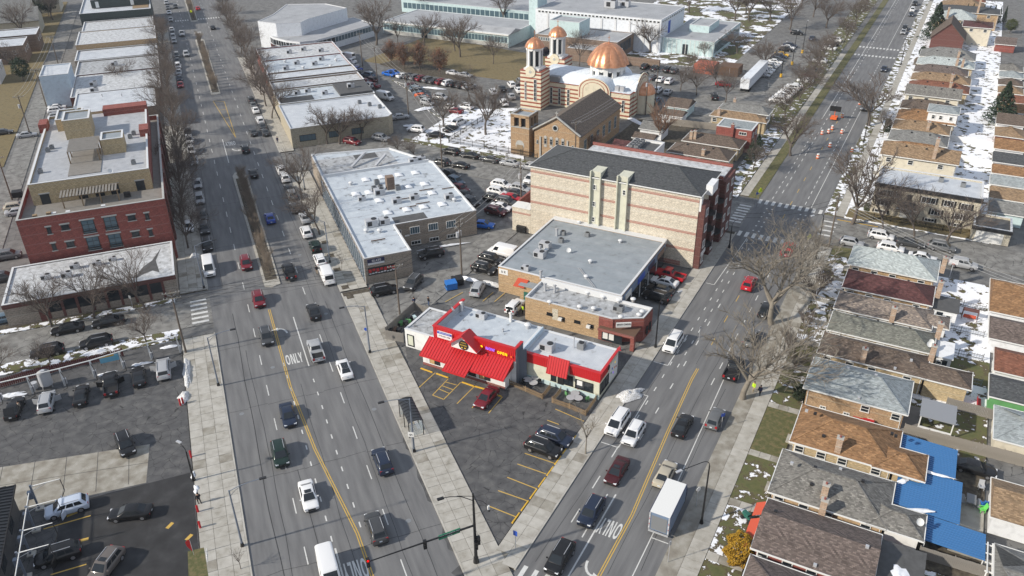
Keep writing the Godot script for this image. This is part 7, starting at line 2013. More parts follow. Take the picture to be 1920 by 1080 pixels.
	row(Vector2(39.10,-227.25),Vector2(41.58,-227.65),"Na",["silver suv","steel_blue sedan"],"nearest the apse",cp)
	car("suv","black",58.74,-229.95,heading_deg("Na")+20,"black SUV alone by the grey-roofed bungalow",cp)
	car("sedan","red",64.31,-242.79,"E","red car in front of the orange containers",cp)
	# school car park
	var sp="cars in the school car park"
	row(Vector2(98.53,-289.85),Vector2(78.54,-252.15),"E",["navy sedan","white sedan","black suv","-","yellow sedan","navy suv","dark_grey sedan","white sedan","white sedan","silver suv","white sedan","white suv","silver sedan"],"from the top in the left car park row",sp)
	row(Vector2(84.76,-240.10),Vector2(75.64,-226.09),"W",["white sedan","white suv","white sedan","white sedan","white sedan","white sedan","white suv"],"from the top in the white fleet row",sp)
	row(Vector2(116.17,-296.02),Vector2(89.68,-245.60),"W",["white suv","black sedan","white sedan","-","-","white suv","-","dark_grey sedan","maroon sedan","white sedan"],"from the top behind the avenue trees",sp)
	car("sedan","navy",109.39,-299.71,"Na","dark blue sedan driving through the school car park",sp)
	car("suv","black",106.70,-308.41,"E","black SUV with red car at the car park entrance",sp)
	# right-hand avenue
	var av="traffic on the right-hand avenue"
	car("minivan","white",24.41,-103.81,"Nt","white minivan parked beside the corner restaurant",av)
	car("minivan","white",13.71,-84.95,heading_deg("Nt") - 1,"white passenger van parked in front of the patio",av)
	car("suv","white",15.55,-82.77,"Nt","white crossover beside the parked passenger van",av)
	car("sedan","black",22.20,-84.25,"Na","black sedan driving away beside the yellow line",av,"sunroof")
	car("hatch","grey",26.78,-85.59,"Na","grey hatchback parked at the bungalow kerb",av)
	car("sedan","maroon",12.57,-75.80,"Nt","maroon sedan coming down the right-hand avenue",av,"sunroof")
	car("sedan","beige",18.34,-75.12,"Na","beige sedan driving away ahead of the box truck",av)
	car("suv","navy",8.82,-69.07,"Nt","dark navy SUV beside the ONLY lettering",av)
	car("suv","black",4.80,-62.37,"Nt","black SUV with silver roof rails at the bottom",av)
	car("pickup","black",31.96,-96.79,"Na","black pickup with orange gear behind the big bare tree",av)
	car("suv","grey",36.53,-104.84,"Na","grey SUV parked behind the big bare tree",av)
	car("sedan","black",41.11,-113.08,"Na","black car parked past the big bare tree",av)
	car("suv","red",40.65,-121.72,"Na","red SUV seen through bare branches",av)
	car("pickup","red",51.01,-134.08,"Na","red truck with roof lights stopped at the crossing",av,"lightbar")
	for q in [["sedan","navy",118.33,-257.44,"dark blue car parked by the far front yards"],["sedan","dark_grey",97.42,-218.53,"charcoal car behind the round bare tree"],["suv","black",148.73,-313.65,"black car in the far kerb pair"],["sedan","silver",145.57,-307.59,"silver car in the far kerb pair"],["suv","white",165.66,-346.36,"white SUV high on the far kerb"],["sedan","navy",161.67,-338.12,"navy sedan below the far white SUV"],["suv","black",172.42,-359.41,"black SUV at the top edge of the avenue"]]:
		car(q[0],q[1],q[2],q[3],"Nt",q[4],av)
	var ss="cars on the bungalow side street"
	for q in [["hatch","silver",63.76,-136.85,"silver hatchback nearest the avenue on the side street"],["suv","white",70.26,-139.37,"white SUV parked under the apartment trees"],["suv","white",69.99,-134.24,"white SUV with roof rails behind the pale green roof"],["sedan","dark_grey",74.61,-136.30,"charcoal sedan in front of the apartments"],["sedan","white",74.24,-130.50,"cream sedan half hidden by the corner bungalow"],["suv","grey",79.51,-134.39,"grey SUV in front of the apartments"],["suv","silver",80.18,-127.67,"silver SUV by the basketball hoop"]]:
		car(q[0],q[1],q[2],q[3],"E",q[4],ss)
	car("sedan","black",56.29,-75.50,heading_deg("E") - 1,"black sedan parked by the wooden fence behind the bungalows","")
	# delivery truck
	var k=thing("box_truck","white-topped grey box truck parked at the bungalow kerb","truck",fN(69.2,-17.0),-HN)
	bpart(k,"cargo_box",Vector3(0,2.0,0.7),Vector3(2.4,2.5,6.0),M.sign_grey_blue)
	bpart(k,"box_roof",Vector3(0,3.29,0.7),Vector3(2.3,0.08,5.9),M.white_paint)
	bpart(k,"rear_door",Vector3(0,1.9,3.72),Vector3(1.8,2.0,0.05),M.grey_metal)
	for sx in [-1,1]:
		bpart(k,"rear_post",Vector3(sx*1.1,2.0,3.73),Vector3(0.16,2.5,0.06),M.galv)
		for i in 5: bpart(k,"marker_light",Vector3(sx*1.1,1.1+0.42*i,3.77),Vector3(0.1,0.1,0.03),M.lamp_red if i % 2 else M.lamp_clear)
		bpart(k,"frame_edge",Vector3(sx*1.2,3.27,0.7),Vector3(0.06,0.1,6.0),M.sign_navy)
	var cb=Mb.new()
	cb.box(Vector3(-1.05,0.5,-3.6),Vector3(1.05,1.4,-2.35))
	cb.box(Vector3(-1.05,1.4,-3.2),Vector3(1.05,2.3,-2.35))
	mpart(k,"cab",cb,M.sign_navy)
	bpart(k,"windshield",Vector3(0,1.85,-3.22),Vector3(1.8,0.8,0.04),M.car_glass)
	bpart(k,"rear_bumper",Vector3(0,0.55,3.75),Vector3(2.3,0.2,0.12),M.galv)
	bpart(k,"chassis",Vector3(0,0.6,0.3),Vector3(1.2,0.3,6.6),M.trim_black)
	for sx in [-0.95,0.95]:
		for z in [-2.7,2.2]:
			var w=part(k,"wheel",cyl(0.42,0.26,16),M.tyre,Vector3(sx+0.13,0.42,z))
			w.rotation.z=PI/2
	# semi trailer and containers by the school
	var tr=thing("semi_trailer","white semi trailer parked beside the school car park","trailer",fN(252,-51),-HN)
	bpart(tr,"box",Vector3(0,2.6,0),Vector3(2.6,2.9,24.0),M.panel_white)
	bpart(tr,"chassis",Vector3(0,1.0,0),Vector3(1.4,0.3,23.0),M.dark_metal)
	for z in [9.0,10.4]:
		for sx in [-1.0,1.3]: part(tr,"wheel",cyl(0.5,0.3,14),M.tyre,Vector3(sx,0.5,z)).rotation.z=PI/2
	for i in 2:
		var c=thing("shipping_container",["orange shipping container nearest the church","darker orange shipping container behind the bare tree"][i],"container",fN(258+i*0.5,-67.5+i*7.5),-HN,"shipping containers")
		var mb=Mb.new()
		mb.cbox(Vector3(0,1.4,0),Vector3(6.4,2.8,6.0))
		for j in 16: mb.cbox(Vector3(-3.1+j*0.41,1.4,3.02),Vector3(0.18,2.5,0.08))
		mpart(c,"body",mb,M.orange_rust if i==0 else M.rust)
		bpart(c,"door_bar",Vector3(0.6,1.4,3.1),Vector3(0.06,2.4,0.05),M.galv)
func trees() -> void:
	rng.seed=31
	var g="bare street trees"
	var i=0
	for l in [152,161,170,179,188,198,209,221]:
		tree("elm%d" % (i % 4),fL(l,-6.4).x,fL(l,-6.4).z,11.0+rng.randf()*2.0,"%s bare tree from the near end of the shaded left sidewalk" % ORD[i],g,0.85)
		i+=1
	i=0
	for l in [233,246,259,272,286,302,320,340]:
		tree("elm%d" % ((i+1) % 4),fL(l,-6.2).x,fL(l,-6.2).z,10.0+rng.randf()*2,"%s bare tree along the shops on the left of the avenue" % ORD[i],g,0.9)
		i+=1
	i=0
	for l in [226,238,250,262,275,290,305,318,331,345,360,378]:
		tree("elm%d" % ((i+2) % 4),fL(l,18.9).x,fL(l,18.9).z,9.0+rng.randf()*3,"%s bare tree along the stores on the right of the avenue" % ORD[i],g)
		i+=1
	for q in [["elm0",-74.34,-111.94,10.0,"bare tree left of three in front of the white-roofed office",1.0],["elm1",-68.46,-114.23,9.6,"middle bare tree in front of the white-roofed office",1.0],["elm2",-61.09,-116.90,10.2,"bare tree beside the wet patch and painted shadow on the white-roofed office",1.0],["elm3",-56.83,-106.40,5.2,"small bare tree behind the vacuum pipes nearest the avenue",1.15],["elm0",-69.41,-101.38,5.0,"small bare tree behind the red wooden fence",1.15],["elm1",-75.29,-99.33,5.0,"small bare tree at the left edge of the fence",1.1],["elm2",-37.42,-144.22,10.2,"bare tree on the sidewalk of the long white-roofed building",1.0],["elm3",-44.90,-162.41,10.0,"bare tree further up the long building's sidewalk",1.0],["young0",-30.56,-129.41,4.0,"thin sapling in the sidewalk pit by the white panel van",1.0],["big0",-45.84,-196.48,9.2,"bare tree left of the cluster at the corner store",1.0],["big1",-42.74,-196.36,9.4,"bare tree in the middle of the cluster at the corner store",1.0],["elm1",-37.84,-199.32,8.6,"bare tree right of the cluster at the corner store",1.0],["elm0",-26.96,-188.21,6.0,"small bare tree at the corner of the long building",1.0],["elm2",-22.47,-184.46,5.5,"second small bare tree behind the long building",1.0],["big0",-6.17,-201.69,13,"tall bare tree on the snowy church lawn",0.9],["big1",-17.43,-208.46,11.0,"tall bare tree at the island beside the church",0.9],["elm2",-11.64,-233.44,9.0,"bare tree by the path left of the striped tower",1.0],["elm3",-5.18,-272.03,8.5,"bare tree in front of the school entrance block",1.0],["big0",-47.87,-301.15,15,"tall bare tree at the left of the school lawn",1.0],["big1",-30.45,-298.55,12.5,"tall bare tree in the middle of the school lawn",0.9],["big0",-16.61,-281.78,13.0,"tall bare tree at the right of the school lawn",0.9],["big1",-18.88,-290.09,11.0,"bare tree behind the right school lawn tree",0.8],["elm1",-40.28,-302.35,9.5,"slender bare tree between the school lawn trees",0.8],["big1",-35.27,-359.28,13.0,"bare tree in the school courtyard",1.0],["big0",-1.76,-336.08,12.0,"bare tree before the courtyard windows",1.0],["elm3",22.95,-267.86,10.5,"bare tree between the rear tower and the dome",1.0],["big1",48.74,-284.85,12.0,"pale bare tree against the gymnasium wall",0.9],["big0",74.81,-349.77,12.5,"bare tree beyond the gymnasium corner",1.0],["big1",90.02,-334.24,13.0,"bare tree on the far playing field",1.0],["big0",94.93,-331.94,12.5,"second bare tree on the far playing field",1.0],["big1",80.68,-258.38,11.5,"bare tree at the head of the white trailer",1.0],["elm0",50.64,-238.60,9.0,"bare tree in the car park behind the dome",1.0],["elm1",54.46,-234.09,9.0,"bare tree beside the orange containers",1.0],["elm2",62.03,-240.83,9.5,"bare tree hiding the darker container",1.0],["elm3",61.08,-226.53,8.5,"bare tree by the grey-roofed bungalow",1.0],["elm0",57.66,-263.42,6.5,"small bare tree in the snow strip by the school",1.0],["elm1",65.36,-273.83,6.5,"second small bare tree in the snow strip",1.0],["big1",77.97,-281.76,8.5,"bare tree at the corner of the aqua wing",1.2],["big0",66.62,-183.92,10,"broad bare tree beside the avenue past the red brick house",1.25],["elm2",55.51,-175.44,7.0,"bare tree by the brown bungalows' front lawn",1.1],["big1",93.14,-204.71,13.5,"round bare tree on the far front parkway",1.25],["elm3",93.72,-196.83,6.0,"small bare tree below the round one",1.0],["big0",67.38,-146.02,14.5,"first bare tree of four before the apartments",0.95],["elm1",72.16,-142.96,11.0,"second bare tree of four before the apartments",1.0],["elm2",76.79,-139.55,10.0,"third bare tree of four before the apartments",1.0],["big1",81.66,-136.91,10.0,"fourth bare tree of four before the apartments",1.0],["elm0",155.29,-299.28,9.0,"bare tree before the steep gabled brick house",1.2],["elm3",164.47,-292.24,8.0,"dark bare tree beside the cream house",1.1],["young1",-29.72,-61.84,3.2,"leafless sapling at the bottom of the car wash sidewalk",1.2],["elm1",-117.98,-249.41,8.5,"bare tree in front of the snowy shop roof",1.2],["elm2",-115.25,-212.54,4.0,"small bare tree left of the red apartments",1.0]]:
		tree(q[0],q[1],q[2],q[3],q[4],g,q[5])
	tree("big1",31.73,-90.54,14,"large pale bare tree beside the walking pair",g,1.15,"pale")
	tree("big0",41.11,-109.66,14.5,"large pale bare tree near the parked black car",g,1.2,"pale")
	tree("elm3",50.41,-124.77,9.5,"smaller bare tree at the corner lawn",g,1.2,"pale")
	tree("young0",9.06,-79.58,6.5,"small bare tree by the kerb in front of the patio",g,1.5,"pale")
	i=0
	for q in [[222,-35.5],[231,-36.0],[240,-35.2],[249,-36.4],[258,-35.3],[267,-36],[276,-35.4],[286,-36.2],[297,-35.3],[318,-34.5],[330,-35.5],[345,-34.6],[360,-36],[378,-35]]:
		tree("elm%d" % (i % 4),fN(q[0],q[1]).x,fN(q[0],q[1]).z,7.0+rng.randf()*3,"%s bare tree from the near end beside the school car park" % ORD[i],g,1.1)
		i+=1
	i=0
	for q in [[330,-56],[342,-66],[356,-52],[352,-78],[372,-60],[338,-44],[395,-50],[390,-75]]:
		tree("big%d" % (i % 2),fN(q[0],q[1]).x,fN(q[0],q[1]).z,11.0+rng.randf()*3,"%s bare tree of the far park beyond the car park" % ORD[i],g)
		i+=1
	for q in [[-38.80,-272.42,8.5,"leftmost russet-leaved oak by the school drive"],[-34.30,-266.83,9.0,"second russet-leaved oak by the school drive"],[-28.77,-265.24,9.5,"third russet-leaved oak by the school drive"],[-21.83,-259.77,9.0,"rightmost russet-leaved oak by the school drive"]]: oak(q[0],q[1],q[2],q[3])
	bare_shrub(37.44,-196.31,7.5,"rust-coloured bare shrub tree behind the old church","",1.3,M.rust_twig)
	bare_shrub(19.67,-186.43,5.0,"rust-coloured bare shrub beside the old church wall","",1.6,M.rust_twig)
	conifer(151.22,-296.23,13.0,"tall dark spruce at the top right corner",1.3)
	conifer(127.11,-205.01,11.0,"lone dark spruce in the far back yards",1.35)
	conifer(-153.96,-258.87,8.0,"broad round dark evergreen at the far left",1.0,"needle","round")
	conifer(-220.48,-381.02,9.0,"dark evergreen at the top left corner",1.0,"needle","round")
	conifer(-195.53,-361.02,11.0,"second dark evergreen at the top left",1.2,"needle","round")
	conifer(184.09,-306.06,5.5,"olive round pine beside the far alley",1.1,"needle_olive","round")
	conifer(56.60,-181.49,5.0,"dark cone evergreen by the brown bungalow",1.2)
	conifer(59.50,-186.72,4.5,"second dark cone evergreen by the brown bungalow",1.2)
	for k in 8: conifer(fN(372+(k % 2)*2,2+k*1.9).x,fN(372+(k % 2)*2,2+k*1.9).z,6.5,"%s narrow arborvitae in the screen behind the far houses" % ORD[k],0.55)
	bush(24.09,-62.24,3.6,"golden globe shrub in front of the red awning bungalow","golden",1.0)
	bush(39.51,-90.37,2.3,"dark green clipped shrub by the pale blue roof bungalow","hedge",0.9)
	bush(137.98,-274.87,3.0,"clipped green shrub at the far grey-roofed bungalow","hedge",0.8)
	bush(131.26,-263.55,2.4,"brownish shrub at the far umber-roofed bungalow","dead_stem",0.9)
	bush(72.59,-152.20,1.6,"small round shrub by the apartment corner","needle_olive",1.0)
	bush(95.77,-199.58,3.4,"dark shrub by the far grey hip roof","hedge",0.6)
	for q in [[50.79,-117.41,4.0,"bare hedge mass beside the mottled roof bungalow"],[53.32,-120.94,3.6,"bare hedge mass beside the dark red roof bungalow"],[41.17,-97.70,3.4,"bare shrubs in the front yard of the dark brown roof"],[41.69,-102.55,3.0,"bare shrubs in the front yard of the grey-green roof"],[45.98,-108.43,2.6,"bare shrubs in the front yard of the mottled roof"]]: bare_shrub(q[0],q[1],q[2],q[3],"front yard shrubs",1.4,M.twig)
	for md in [[134.5,2.55,"long"],[260.0,3.7,"middle"],[372.0,4.4,"farthest"]]:
		for k in 20 if md[0]<370 else 12:
			var l: float=md[0]+k*md[1]
			bare_shrub(fL(l,6.5+rng.randf_range(-0.4,0.4)).x,fL(l,6.5).z,rng.randf_range(2.6,4.0),"dry bare shrub, %s from the near end of the %s median" % [ORD[k],md[2]],"median shrubs",0.7)
	i=0
	for q in [[366,-56],[384,-72],[398,-48],[410,-66],[424,-80],[430,-54],[345,-78],[310,-52]]:
		tree("big%d" % (i % 2),fL(q[0],q[1]).x,fL(q[0],q[1]).z,10.0+rng.randf()*3,"%s bare tree among the yards at the top left" % ORD[i],g)
		i+=1
func mound(x: float,z: float,rx: float,rz: float,h: float,label: String,m: Material,turn:=0.0,y:=0.1) -> void:
	var f=FastNoiseLite.new()
	f.seed=int(x*7+z*3)
	f.frequency=0.35
	var mb=Mb.new()
	var g=16; var k=6
	for a in g:
		for b in k:
			var q=[]
			for ij in [[a,b],[a,b+1],[a+1,b+1],[a+1,b]]:
				var t: float=TAU*(ij[0] % g)/g; var u: float=float(ij[1])/k
				var e=1.0+0.8*f.get_noise_2d(cos(t)*6,sin(t)*6)
				var p=Vector3(cos(t)*rx*u*e,0,sin(t)*rz*u*e)
				p.y=maxf(-0.02,h*(1 - u*u)*(1+0.9*f.get_noise_2d(p.x*3+40,p.z*3)))
				q.append(p)
			mb.quad(q[0],q[1],q[2],q[3])
	mb.smooth()
	var o=part(self,"snow_pile",mb.mesh(),m,Vector3(x,y,z),turn)
	tag(o,label,"snow pile","piles of ploughed snow")
func person(x: float,z: float,turn: float,label: String,top: Color,legs: Color,stride:=0.12) -> void:
	var o=thing("person",label,"person",Vector3(x,0.02,z),turn)
	var J=[[Vector3(0,0.95,0),Vector3(0,1.42,0),0.15,0.17],[Vector3(0,1.42,0),Vector3(0,1.56,0),0.06,0.055],[Vector3(0,1.64,0),Vector3(0,1.72,-0.01),0.095,0.1],[Vector3(-0.1,0.92,0),Vector3(-0.1,0.5,-stride),0.1,0.07],[Vector3(-0.1,0.5,-stride),Vector3(-0.1,0.06,-stride*0.7),0.068,0.05],[Vector3(0.1,0.92,0),Vector3(0.1,0.5,stride*0.4),0.1,0.07],[Vector3(0.1,0.5,stride*0.4),Vector3(0.1,0.06,stride*1.6),0.068,0.05],[Vector3(-0.1,0.05,-stride*0.7),Vector3(-0.1,0.04,-stride*0.7 - 0.16),0.05,0.045],[Vector3(0.1,0.05,stride*1.6),Vector3(0.1,0.04,stride*1.6 - 0.16),0.05,0.045]]
	for s in [-1,1]:
		J.append([Vector3(s*0.2,1.4,0),Vector3(s*0.26,1.12,0.04*s),0.07,0.052])
		J.append([Vector3(s*0.26,1.12,0.04*s),Vector3(s*0.24,0.88,-0.12),0.05,0.04])
		for fi in 4: J.append([Vector3(s*0.24,0.88,-0.13+0.02*fi),Vector3(s*0.235,0.77+0.008*absf(fi - 1.5),-0.16+0.025*fi),0.02,0.012])
		J.append([Vector3(s*0.235,0.86,-0.15),Vector3(s*0.2,0.81,-0.19),0.018,0.012])
	var cs=0.045
	var nx=18; var ny=44; var nz=18
	var org=Vector3(-0.4,-0.06,-0.4)
	var d=PackedFloat32Array()
	d.resize(nx*ny*nz)
	for k in nz:
		for j in ny:
			for i in nx:
				var p=org+Vector3(i,j,k)*cs
				var s=9.0
				for b in J:
					var ab: Vector3=b[1] - b[0]
					var t=clampf((p - b[0]).dot(ab)/ab.length_squared(),0,1)
					var e: float=(p - b[0] - ab*t).length() - lerpf(b[2],b[3],t)
					var h=maxf(0.05 - absf(s - e),0.0)/0.05
					s=minf(s,e) - h*h*0.0125
				d[i+nx*(j+ny*k)]=s
	var mb=Mb.new()
	var vert={}
	var cols=PackedColorArray()
	for k in nz - 1:
		for j in ny - 1:
			for i in nx - 1:
				var sum=Vector3.ZERO
				var c=0
				for a in 8:
					for ax in 3:
						if a & (1 << ax): continue
						var b=a | (1 << ax)
						var da=d[i+(a & 1)+nx*(j+(a >> 1 & 1)+ny*(k+(a >> 2)))]
						var db=d[i+(b & 1)+nx*(j+(b >> 1 & 1)+ny*(k+(b >> 2)))]
						if (da<0)==(db<0): continue
						var pa=Vector3(a & 1,a >> 1 & 1,a >> 2); var pb=Vector3(b & 1,b >> 1 & 1,b >> 2)
						sum+=pa.lerp(pb,da/(da - db))
						c+=1
				if c: vert[Vector3i(i,j,k)]=org+(Vector3(i,j,k)+sum/c)*cs
	for v in vert:
		for ax in 3:
			var st=[1,nx,nx*ny]
			var at: int=v.x+nx*(v.y+ny*v.z)
			var e1=Vector3i.ZERO; var e2=Vector3i.ZERO
			e1[(ax+1) % 3]=1
			e2[(ax+2) % 3]=1
			if (d[at]<0)==(d[at+st[ax]]<0) or not (vert.has(v - e1) and vert.has(v - e2) and vert.has(v - e1 - e2)): continue
			if d[at]<0: mb.quad(vert[v],vert[v - e2],vert[v - e1 - e2],vert[v - e1])
			else: mb.quad(vert[v],vert[v - e1],vert[v - e1 - e2],vert[v - e2])
	mb.smooth()
	for p in mb.v: cols.append((Color(0.4,0.24,0.16) if p.y>1.5 or (absf(p.x)>0.19 and p.y<0.92 and p.y>0.7) else top if p.y>0.9 else legs if p.y>0.1 else Color(0.02,0.02,0.02)))
	var am=ArrayMesh.new()
	var arr=[]
	arr.resize(Mesh.ARRAY_MAX)
	arr[Mesh.ARRAY_VERTEX]=mb.v
	arr[Mesh.ARRAY_NORMAL]=mb.n
	arr[Mesh.ARRAY_COLOR]=cols
	am.add_surface_from_arrays(Mesh.PRIMITIVE_TRIANGLES,arr)
	part(o,"body",am,M.figure)
	var hr=Mb.new()
	hr.lathe([Vector2(0.118,-0.06),Vector2(0.122,0.02),Vector2(0.095,0.09),Vector2(0,0.125)],12)
	hr.smooth()
	mpart(o,"hair",hr,M.black_cloth).position=Vector3(0,1.71,0.02)
	var nose=Mb.new()
	nose.tri(Vector3(-0.018,1.66,-0.1),Vector3(0,1.71,-0.1),Vector3(0,1.665,-0.13))
	nose.tri(Vector3(0,1.71,-0.1),Vector3(0.018,1.66,-0.1),Vector3(0,1.665,-0.13))
	mpart(o,"nose",nose,M.skin)
	for s in [-1,1]: bpart(o,"eye",Vector3(s*0.035,1.705,-0.1),Vector3(0.022,0.012,0.012),M.black_cloth)
func street() -> void:
	rng.seed=41
	# lamps
	street_lamp(-30.44,-65.07,8.3,3.3,21,"steel street lamp at the bottom of the car wash sidewalk")
	street_lamp(-42.29,-95.17,8.2,3.2,21,"steel street lamp at the corner by the snow pile")
	street_lamp(-53.48,-123.66,8.2,3.0,21,"steel street lamp beside the parked white cargo van")
	street_lamp(-21.69,-103.07,8.2,3.0,201,"steel street lamp by the alley mouth with a blue sign")
	street_lamp(-12.77,-80.42,8.4,3.2,201,"steel street lamp behind the bus shelter")
	street_lamp(-33.26,-132.55,8.2,1.6,201,"steel street lamp in front of the long white-roofed building")
	street_lamp(-45.15,-166.79,8.2,1.6,201,"steel street lamp further along the long building")
	street_lamp(21.26,-67.56,8.6,4.0,208,"black curved street lamp by the box truck","black")
	street_lamp(21.73,-103.47,7.6,3.4,28,"black street lamp beside the corner restaurant","black")
	street_lamp(40.75,-136.37,4.5,0.6,28,"short black lamp post before the balconies","black")
	street_lamp(55.25,-131.24,8.2,2.6,208,"tall black street lamp at the side street corner","black")
	street_lamp(87.06,-192.00,8.0,3.0,208,"black street lamp beyond the orange barrels","black")
	street_lamp(126.38,-263.80,7.5,0.8,208,"black street lamp on the far front sidewalk","black")
	street_lamp(-39.37,-75.68,4.6,0.6,150,"short black yard lamp by the red bollards","black")
	var k=0
	for q in [[91.83,-265.61,9.5],[99.83,-280.57,9.5],[84.05,-251.40,9.5]]:
		var o=street_lamp(q[0],q[1],q[2],0.6,60,"%s tall lot lamp with yellow base in the school car park" % ORD[k],"black")
		cpart(o,"yellow_base",Vector3.ZERO,0.4,1.0,M.yellow_paint,10)
		k+=1
	# traffic signal with its mast arm
	var s=thing("traffic_signal","black traffic signal pole with long mast arm and green sign","traffic signal",Vector3.ZERO)
	var base=Vector2(-4.29,-62.36)
	s.position=Vector3(base.x,0.12,base.y)
	cpart(s,"pole",Vector3.ZERO,0.2,10.0,M.black_metal,12,0.1)
	cpart(s,"base",Vector3.ZERO,0.34,0.8,M.black_metal,12,0.24)
	var tip=Vector2(-14.73,-57.29) - base
	var a0=Vector3(0,5.5,0); var a1=Vector3(tip.x,5.9,tip.y)
	var mb=Mb.new()
	mb.tube(a0,a1,0.12,0.06,8)
	mpart(s,"mast_arm",mb,M.black_metal)
	var lamp_arm=Mb.new()
	var lt=Vector2(-7.59,-61.83) - base
	lamp_arm.path([Vector3(0,9.0,0),Vector3(lt.x*0.35,9.75,lt.y*0.35),Vector3(lt.x*0.7,9.95,lt.y*0.7),Vector3(lt.x,9.9,lt.y)],0.045,6)
	lamp_arm.path([Vector3(0,9.6,0),Vector3(lt.x*0.5,9.95,lt.y*0.5)],0.03,5)
	mpart(s,"lamp_arm",lamp_arm,M.black_metal)
	bpart(s,"lamp_head",Vector3(lt.x,9.85,lt.y),Vector3(0.7,0.14,0.32),M.black_metal,0.4)
	var cam_arm=Mb.new()
	cam_arm.path([Vector3(0,9.2,0),Vector3(1.0,9.1,0.2),Vector3(1.5,8.5,0.3)],0.03,5)
	mpart(s,"camera_arm",cam_arm,M.black_metal)
	bpart(s,"camera",Vector3(1.55,8.3,0.3),Vector3(0.2,0.5,0.2),M.white_paint,0.4)
	cpart(s,"camera_dome",Vector3(1.6,7.85,0.35),0.12,0.2,M.black_metal,10)
	var head=func(at: Vector3,lit: bool) -> void:
		var b=bpart(s,"signal_head",at,Vector3(0.36,1.15,0.3),M.black_metal,0.35)
		for j in 3:
			var l=part(b,"signal_lens",cyl(0.12,0.06,12),M.signal_red if lit and j==0 else M.trim_black,Vector3(0,0.36 - 0.36*j,0.15))
			l.rotation.x=PI/2
	head.call(a1+Vector3(0,-0.1,0),true)
	head.call(a0.lerp(a1,0.48)+Vector3(0,-0.3,0),false)
	head.call(Vector3(0.35,3.4,0.1),false)
	head.call(Vector3(0.1,2.9,0.35),false)
	var at=a0.lerp(a1,0.245)
	var yaw=atan2(a0.z - a1.z,a1.x - a0.x)+PI
	var gs=bpart(s,"street_sign",at+Vector3(0,-0.02,0),Vector3(2.4,0.62,0.08),M.sign_green,yaw)
	gs.rotation.y=yaw
	text(gs,"lettering","CALIFORNIA AV",0.3,M.white_paint,Transform3D(Basis(),Vector3(0,0.1,0.05)),0.01)
	text(gs,"lettering","2800 W",0.17,M.white_paint,Transform3D(Basis(),Vector3(0,-0.18,0.05)),0.01)
	# utility poles and wires
	var up=[["wooden utility pole with crossarm at the alley mouth",-18.04,-111.80,10.5,1,200,0],["wooden utility pole with transformers beside the alley",-8.85,-126.82,11.0,2,240,2],["leaning utility pole with four crossarms by the west side street",-49.87,-103.74,11.0,2,20,0],["utility pole on the church street before the fence",-15.89,-179.39,10.5,1,25,0],["utility pole by the school drive nearest the church street",-27.88,-219.75,11.0,1,35,1],["utility pole halfway up the school drive",-40.74,-251.54,11.0,1,35,0],["utility pole at the top of the school drive",-48.30,-270.88,11.0,1,35,0],["utility pole in the alley behind the domed church",36.95,-216.47,11.0,1,25,1],["second utility pole behind the domed church",40.29,-221.05,11.0,1,25,0],["utility pole beside the old church roof",15.11,-180.28,10.5,1,25,0],["pale utility pole at the corner of the bungalow side street",59.39,-136.25,10.5,1,30,0],["utility pole in the left alley by the silver car",-124.52,-204.83,11.0,1,20,1],["second utility pole up the left alley",-133.37,-231.23,11.0,1,20,0],["third utility pole up the left alley",-149.18,-272.72,11.0,1,20,0],["utility pole at the left edge beside the apartments",-107.81,-163.67,10.0,1,20,0],["utility pole by the buff block corner and the alley",2.09,-154.51,10.5,1,25,1]]
	for q in up: utility_pole(q[1],q[2],q[3],q[4],q[5],q[0],q[6])
	var w=[["from the alley mouth to the transformer pole",0,1],["from the transformer pole to the buff block corner",1,15],["from the buff block corner to the church street pole",15,3],["from the west side street pole across to the alley mouth",2,0],["from the church street pole to the school drive",3,4],["along the school drive, lower span",4,5],["along the school drive, upper span",5,6],["behind the domed church",7,8],["from the old church roof to the alley behind",9,7],["along the left alley, lower span",11,12],["along the left alley, upper span",12,13]]
	for q in w:
		var p0=Vector3(up[q[1]][1],up[q[1]][3] - 0.3,up[q[1]][2]); var p1=Vector3(up[q[2]][1],up[q[2]][3] - 0.3,up[q[2]][2])
		var side=(p1 - p0).cross(Vector3.UP).normalized()
		for j in 3: wire(p0+side*(j - 1)*1.1,p1+side*(j - 1)*1.1,"%s overhead wire %s" % [["left","middle","right"][j],q[0]],0.8,0.03,M.wire if q[1] in [0,2] else M.wire_grey)
	for j in 3: wire(Vector3(up[2][1],10.2 - j*0.8,up[2][2]),Vector3(Vector3(-28.17,8.50,-120.75))+Vector3(0,-j*0.6,0),"%s wire strung across the avenue to the long building" % ORD[j],0.7,0.03)
	for j in 2: wire(Vector3(up[10][1],9.9 - j,up[10][2]),Vector3(Vector3(40.30,9.00,-132.24))+Vector3(0,-j*0.8,0),"%s wire across the right-hand avenue at the crossing" % ORD[j],0.9,0.035)
	for j in 3: wire(Vector3(up[10][1],9.9 - j*0.5,up[10][2]),Vector3(Vector3(78.92,9.00,-104.50))+Vector3(0,-j*0.5,0),"%s wire along the bungalow side street" % ORD[j],1.0,0.03,M.wire_grey)
	# signs
	sign_post(51.07,-154.77,4.2,28,"fluorescent school crossing sign near the far crosswalk",0.9,1.0,M.sign_fluor,"penta")
	sign_post(54.11,-133.16,4.2,28,"fluorescent school crossing sign at the near crosswalk",0.9,1.0,M.sign_fluor,"penta")
	sign_post(-130.91,-350.42,3.6,-21,"fluorescent school sign on the farthest median",1.2,1.2,M.sign_fluor,"penta")
	sign_post(50.53,-154.79,3.2,28,"blue sign beside the far school crossing sign",0.6,0.5,M.sign_blue)
	sign_post(-12.95,-80.22,3.4,-10,"white highway 41 route sign by the bus shelter",0.75,0.75,M.white_paint,"rect","41",M.trim_black,0.42)
	sign_post(0.02,-63.93,3.0,-30,"blue and white bus stop sign at the tip of the lot",0.5,0.7,M.sign_blue)
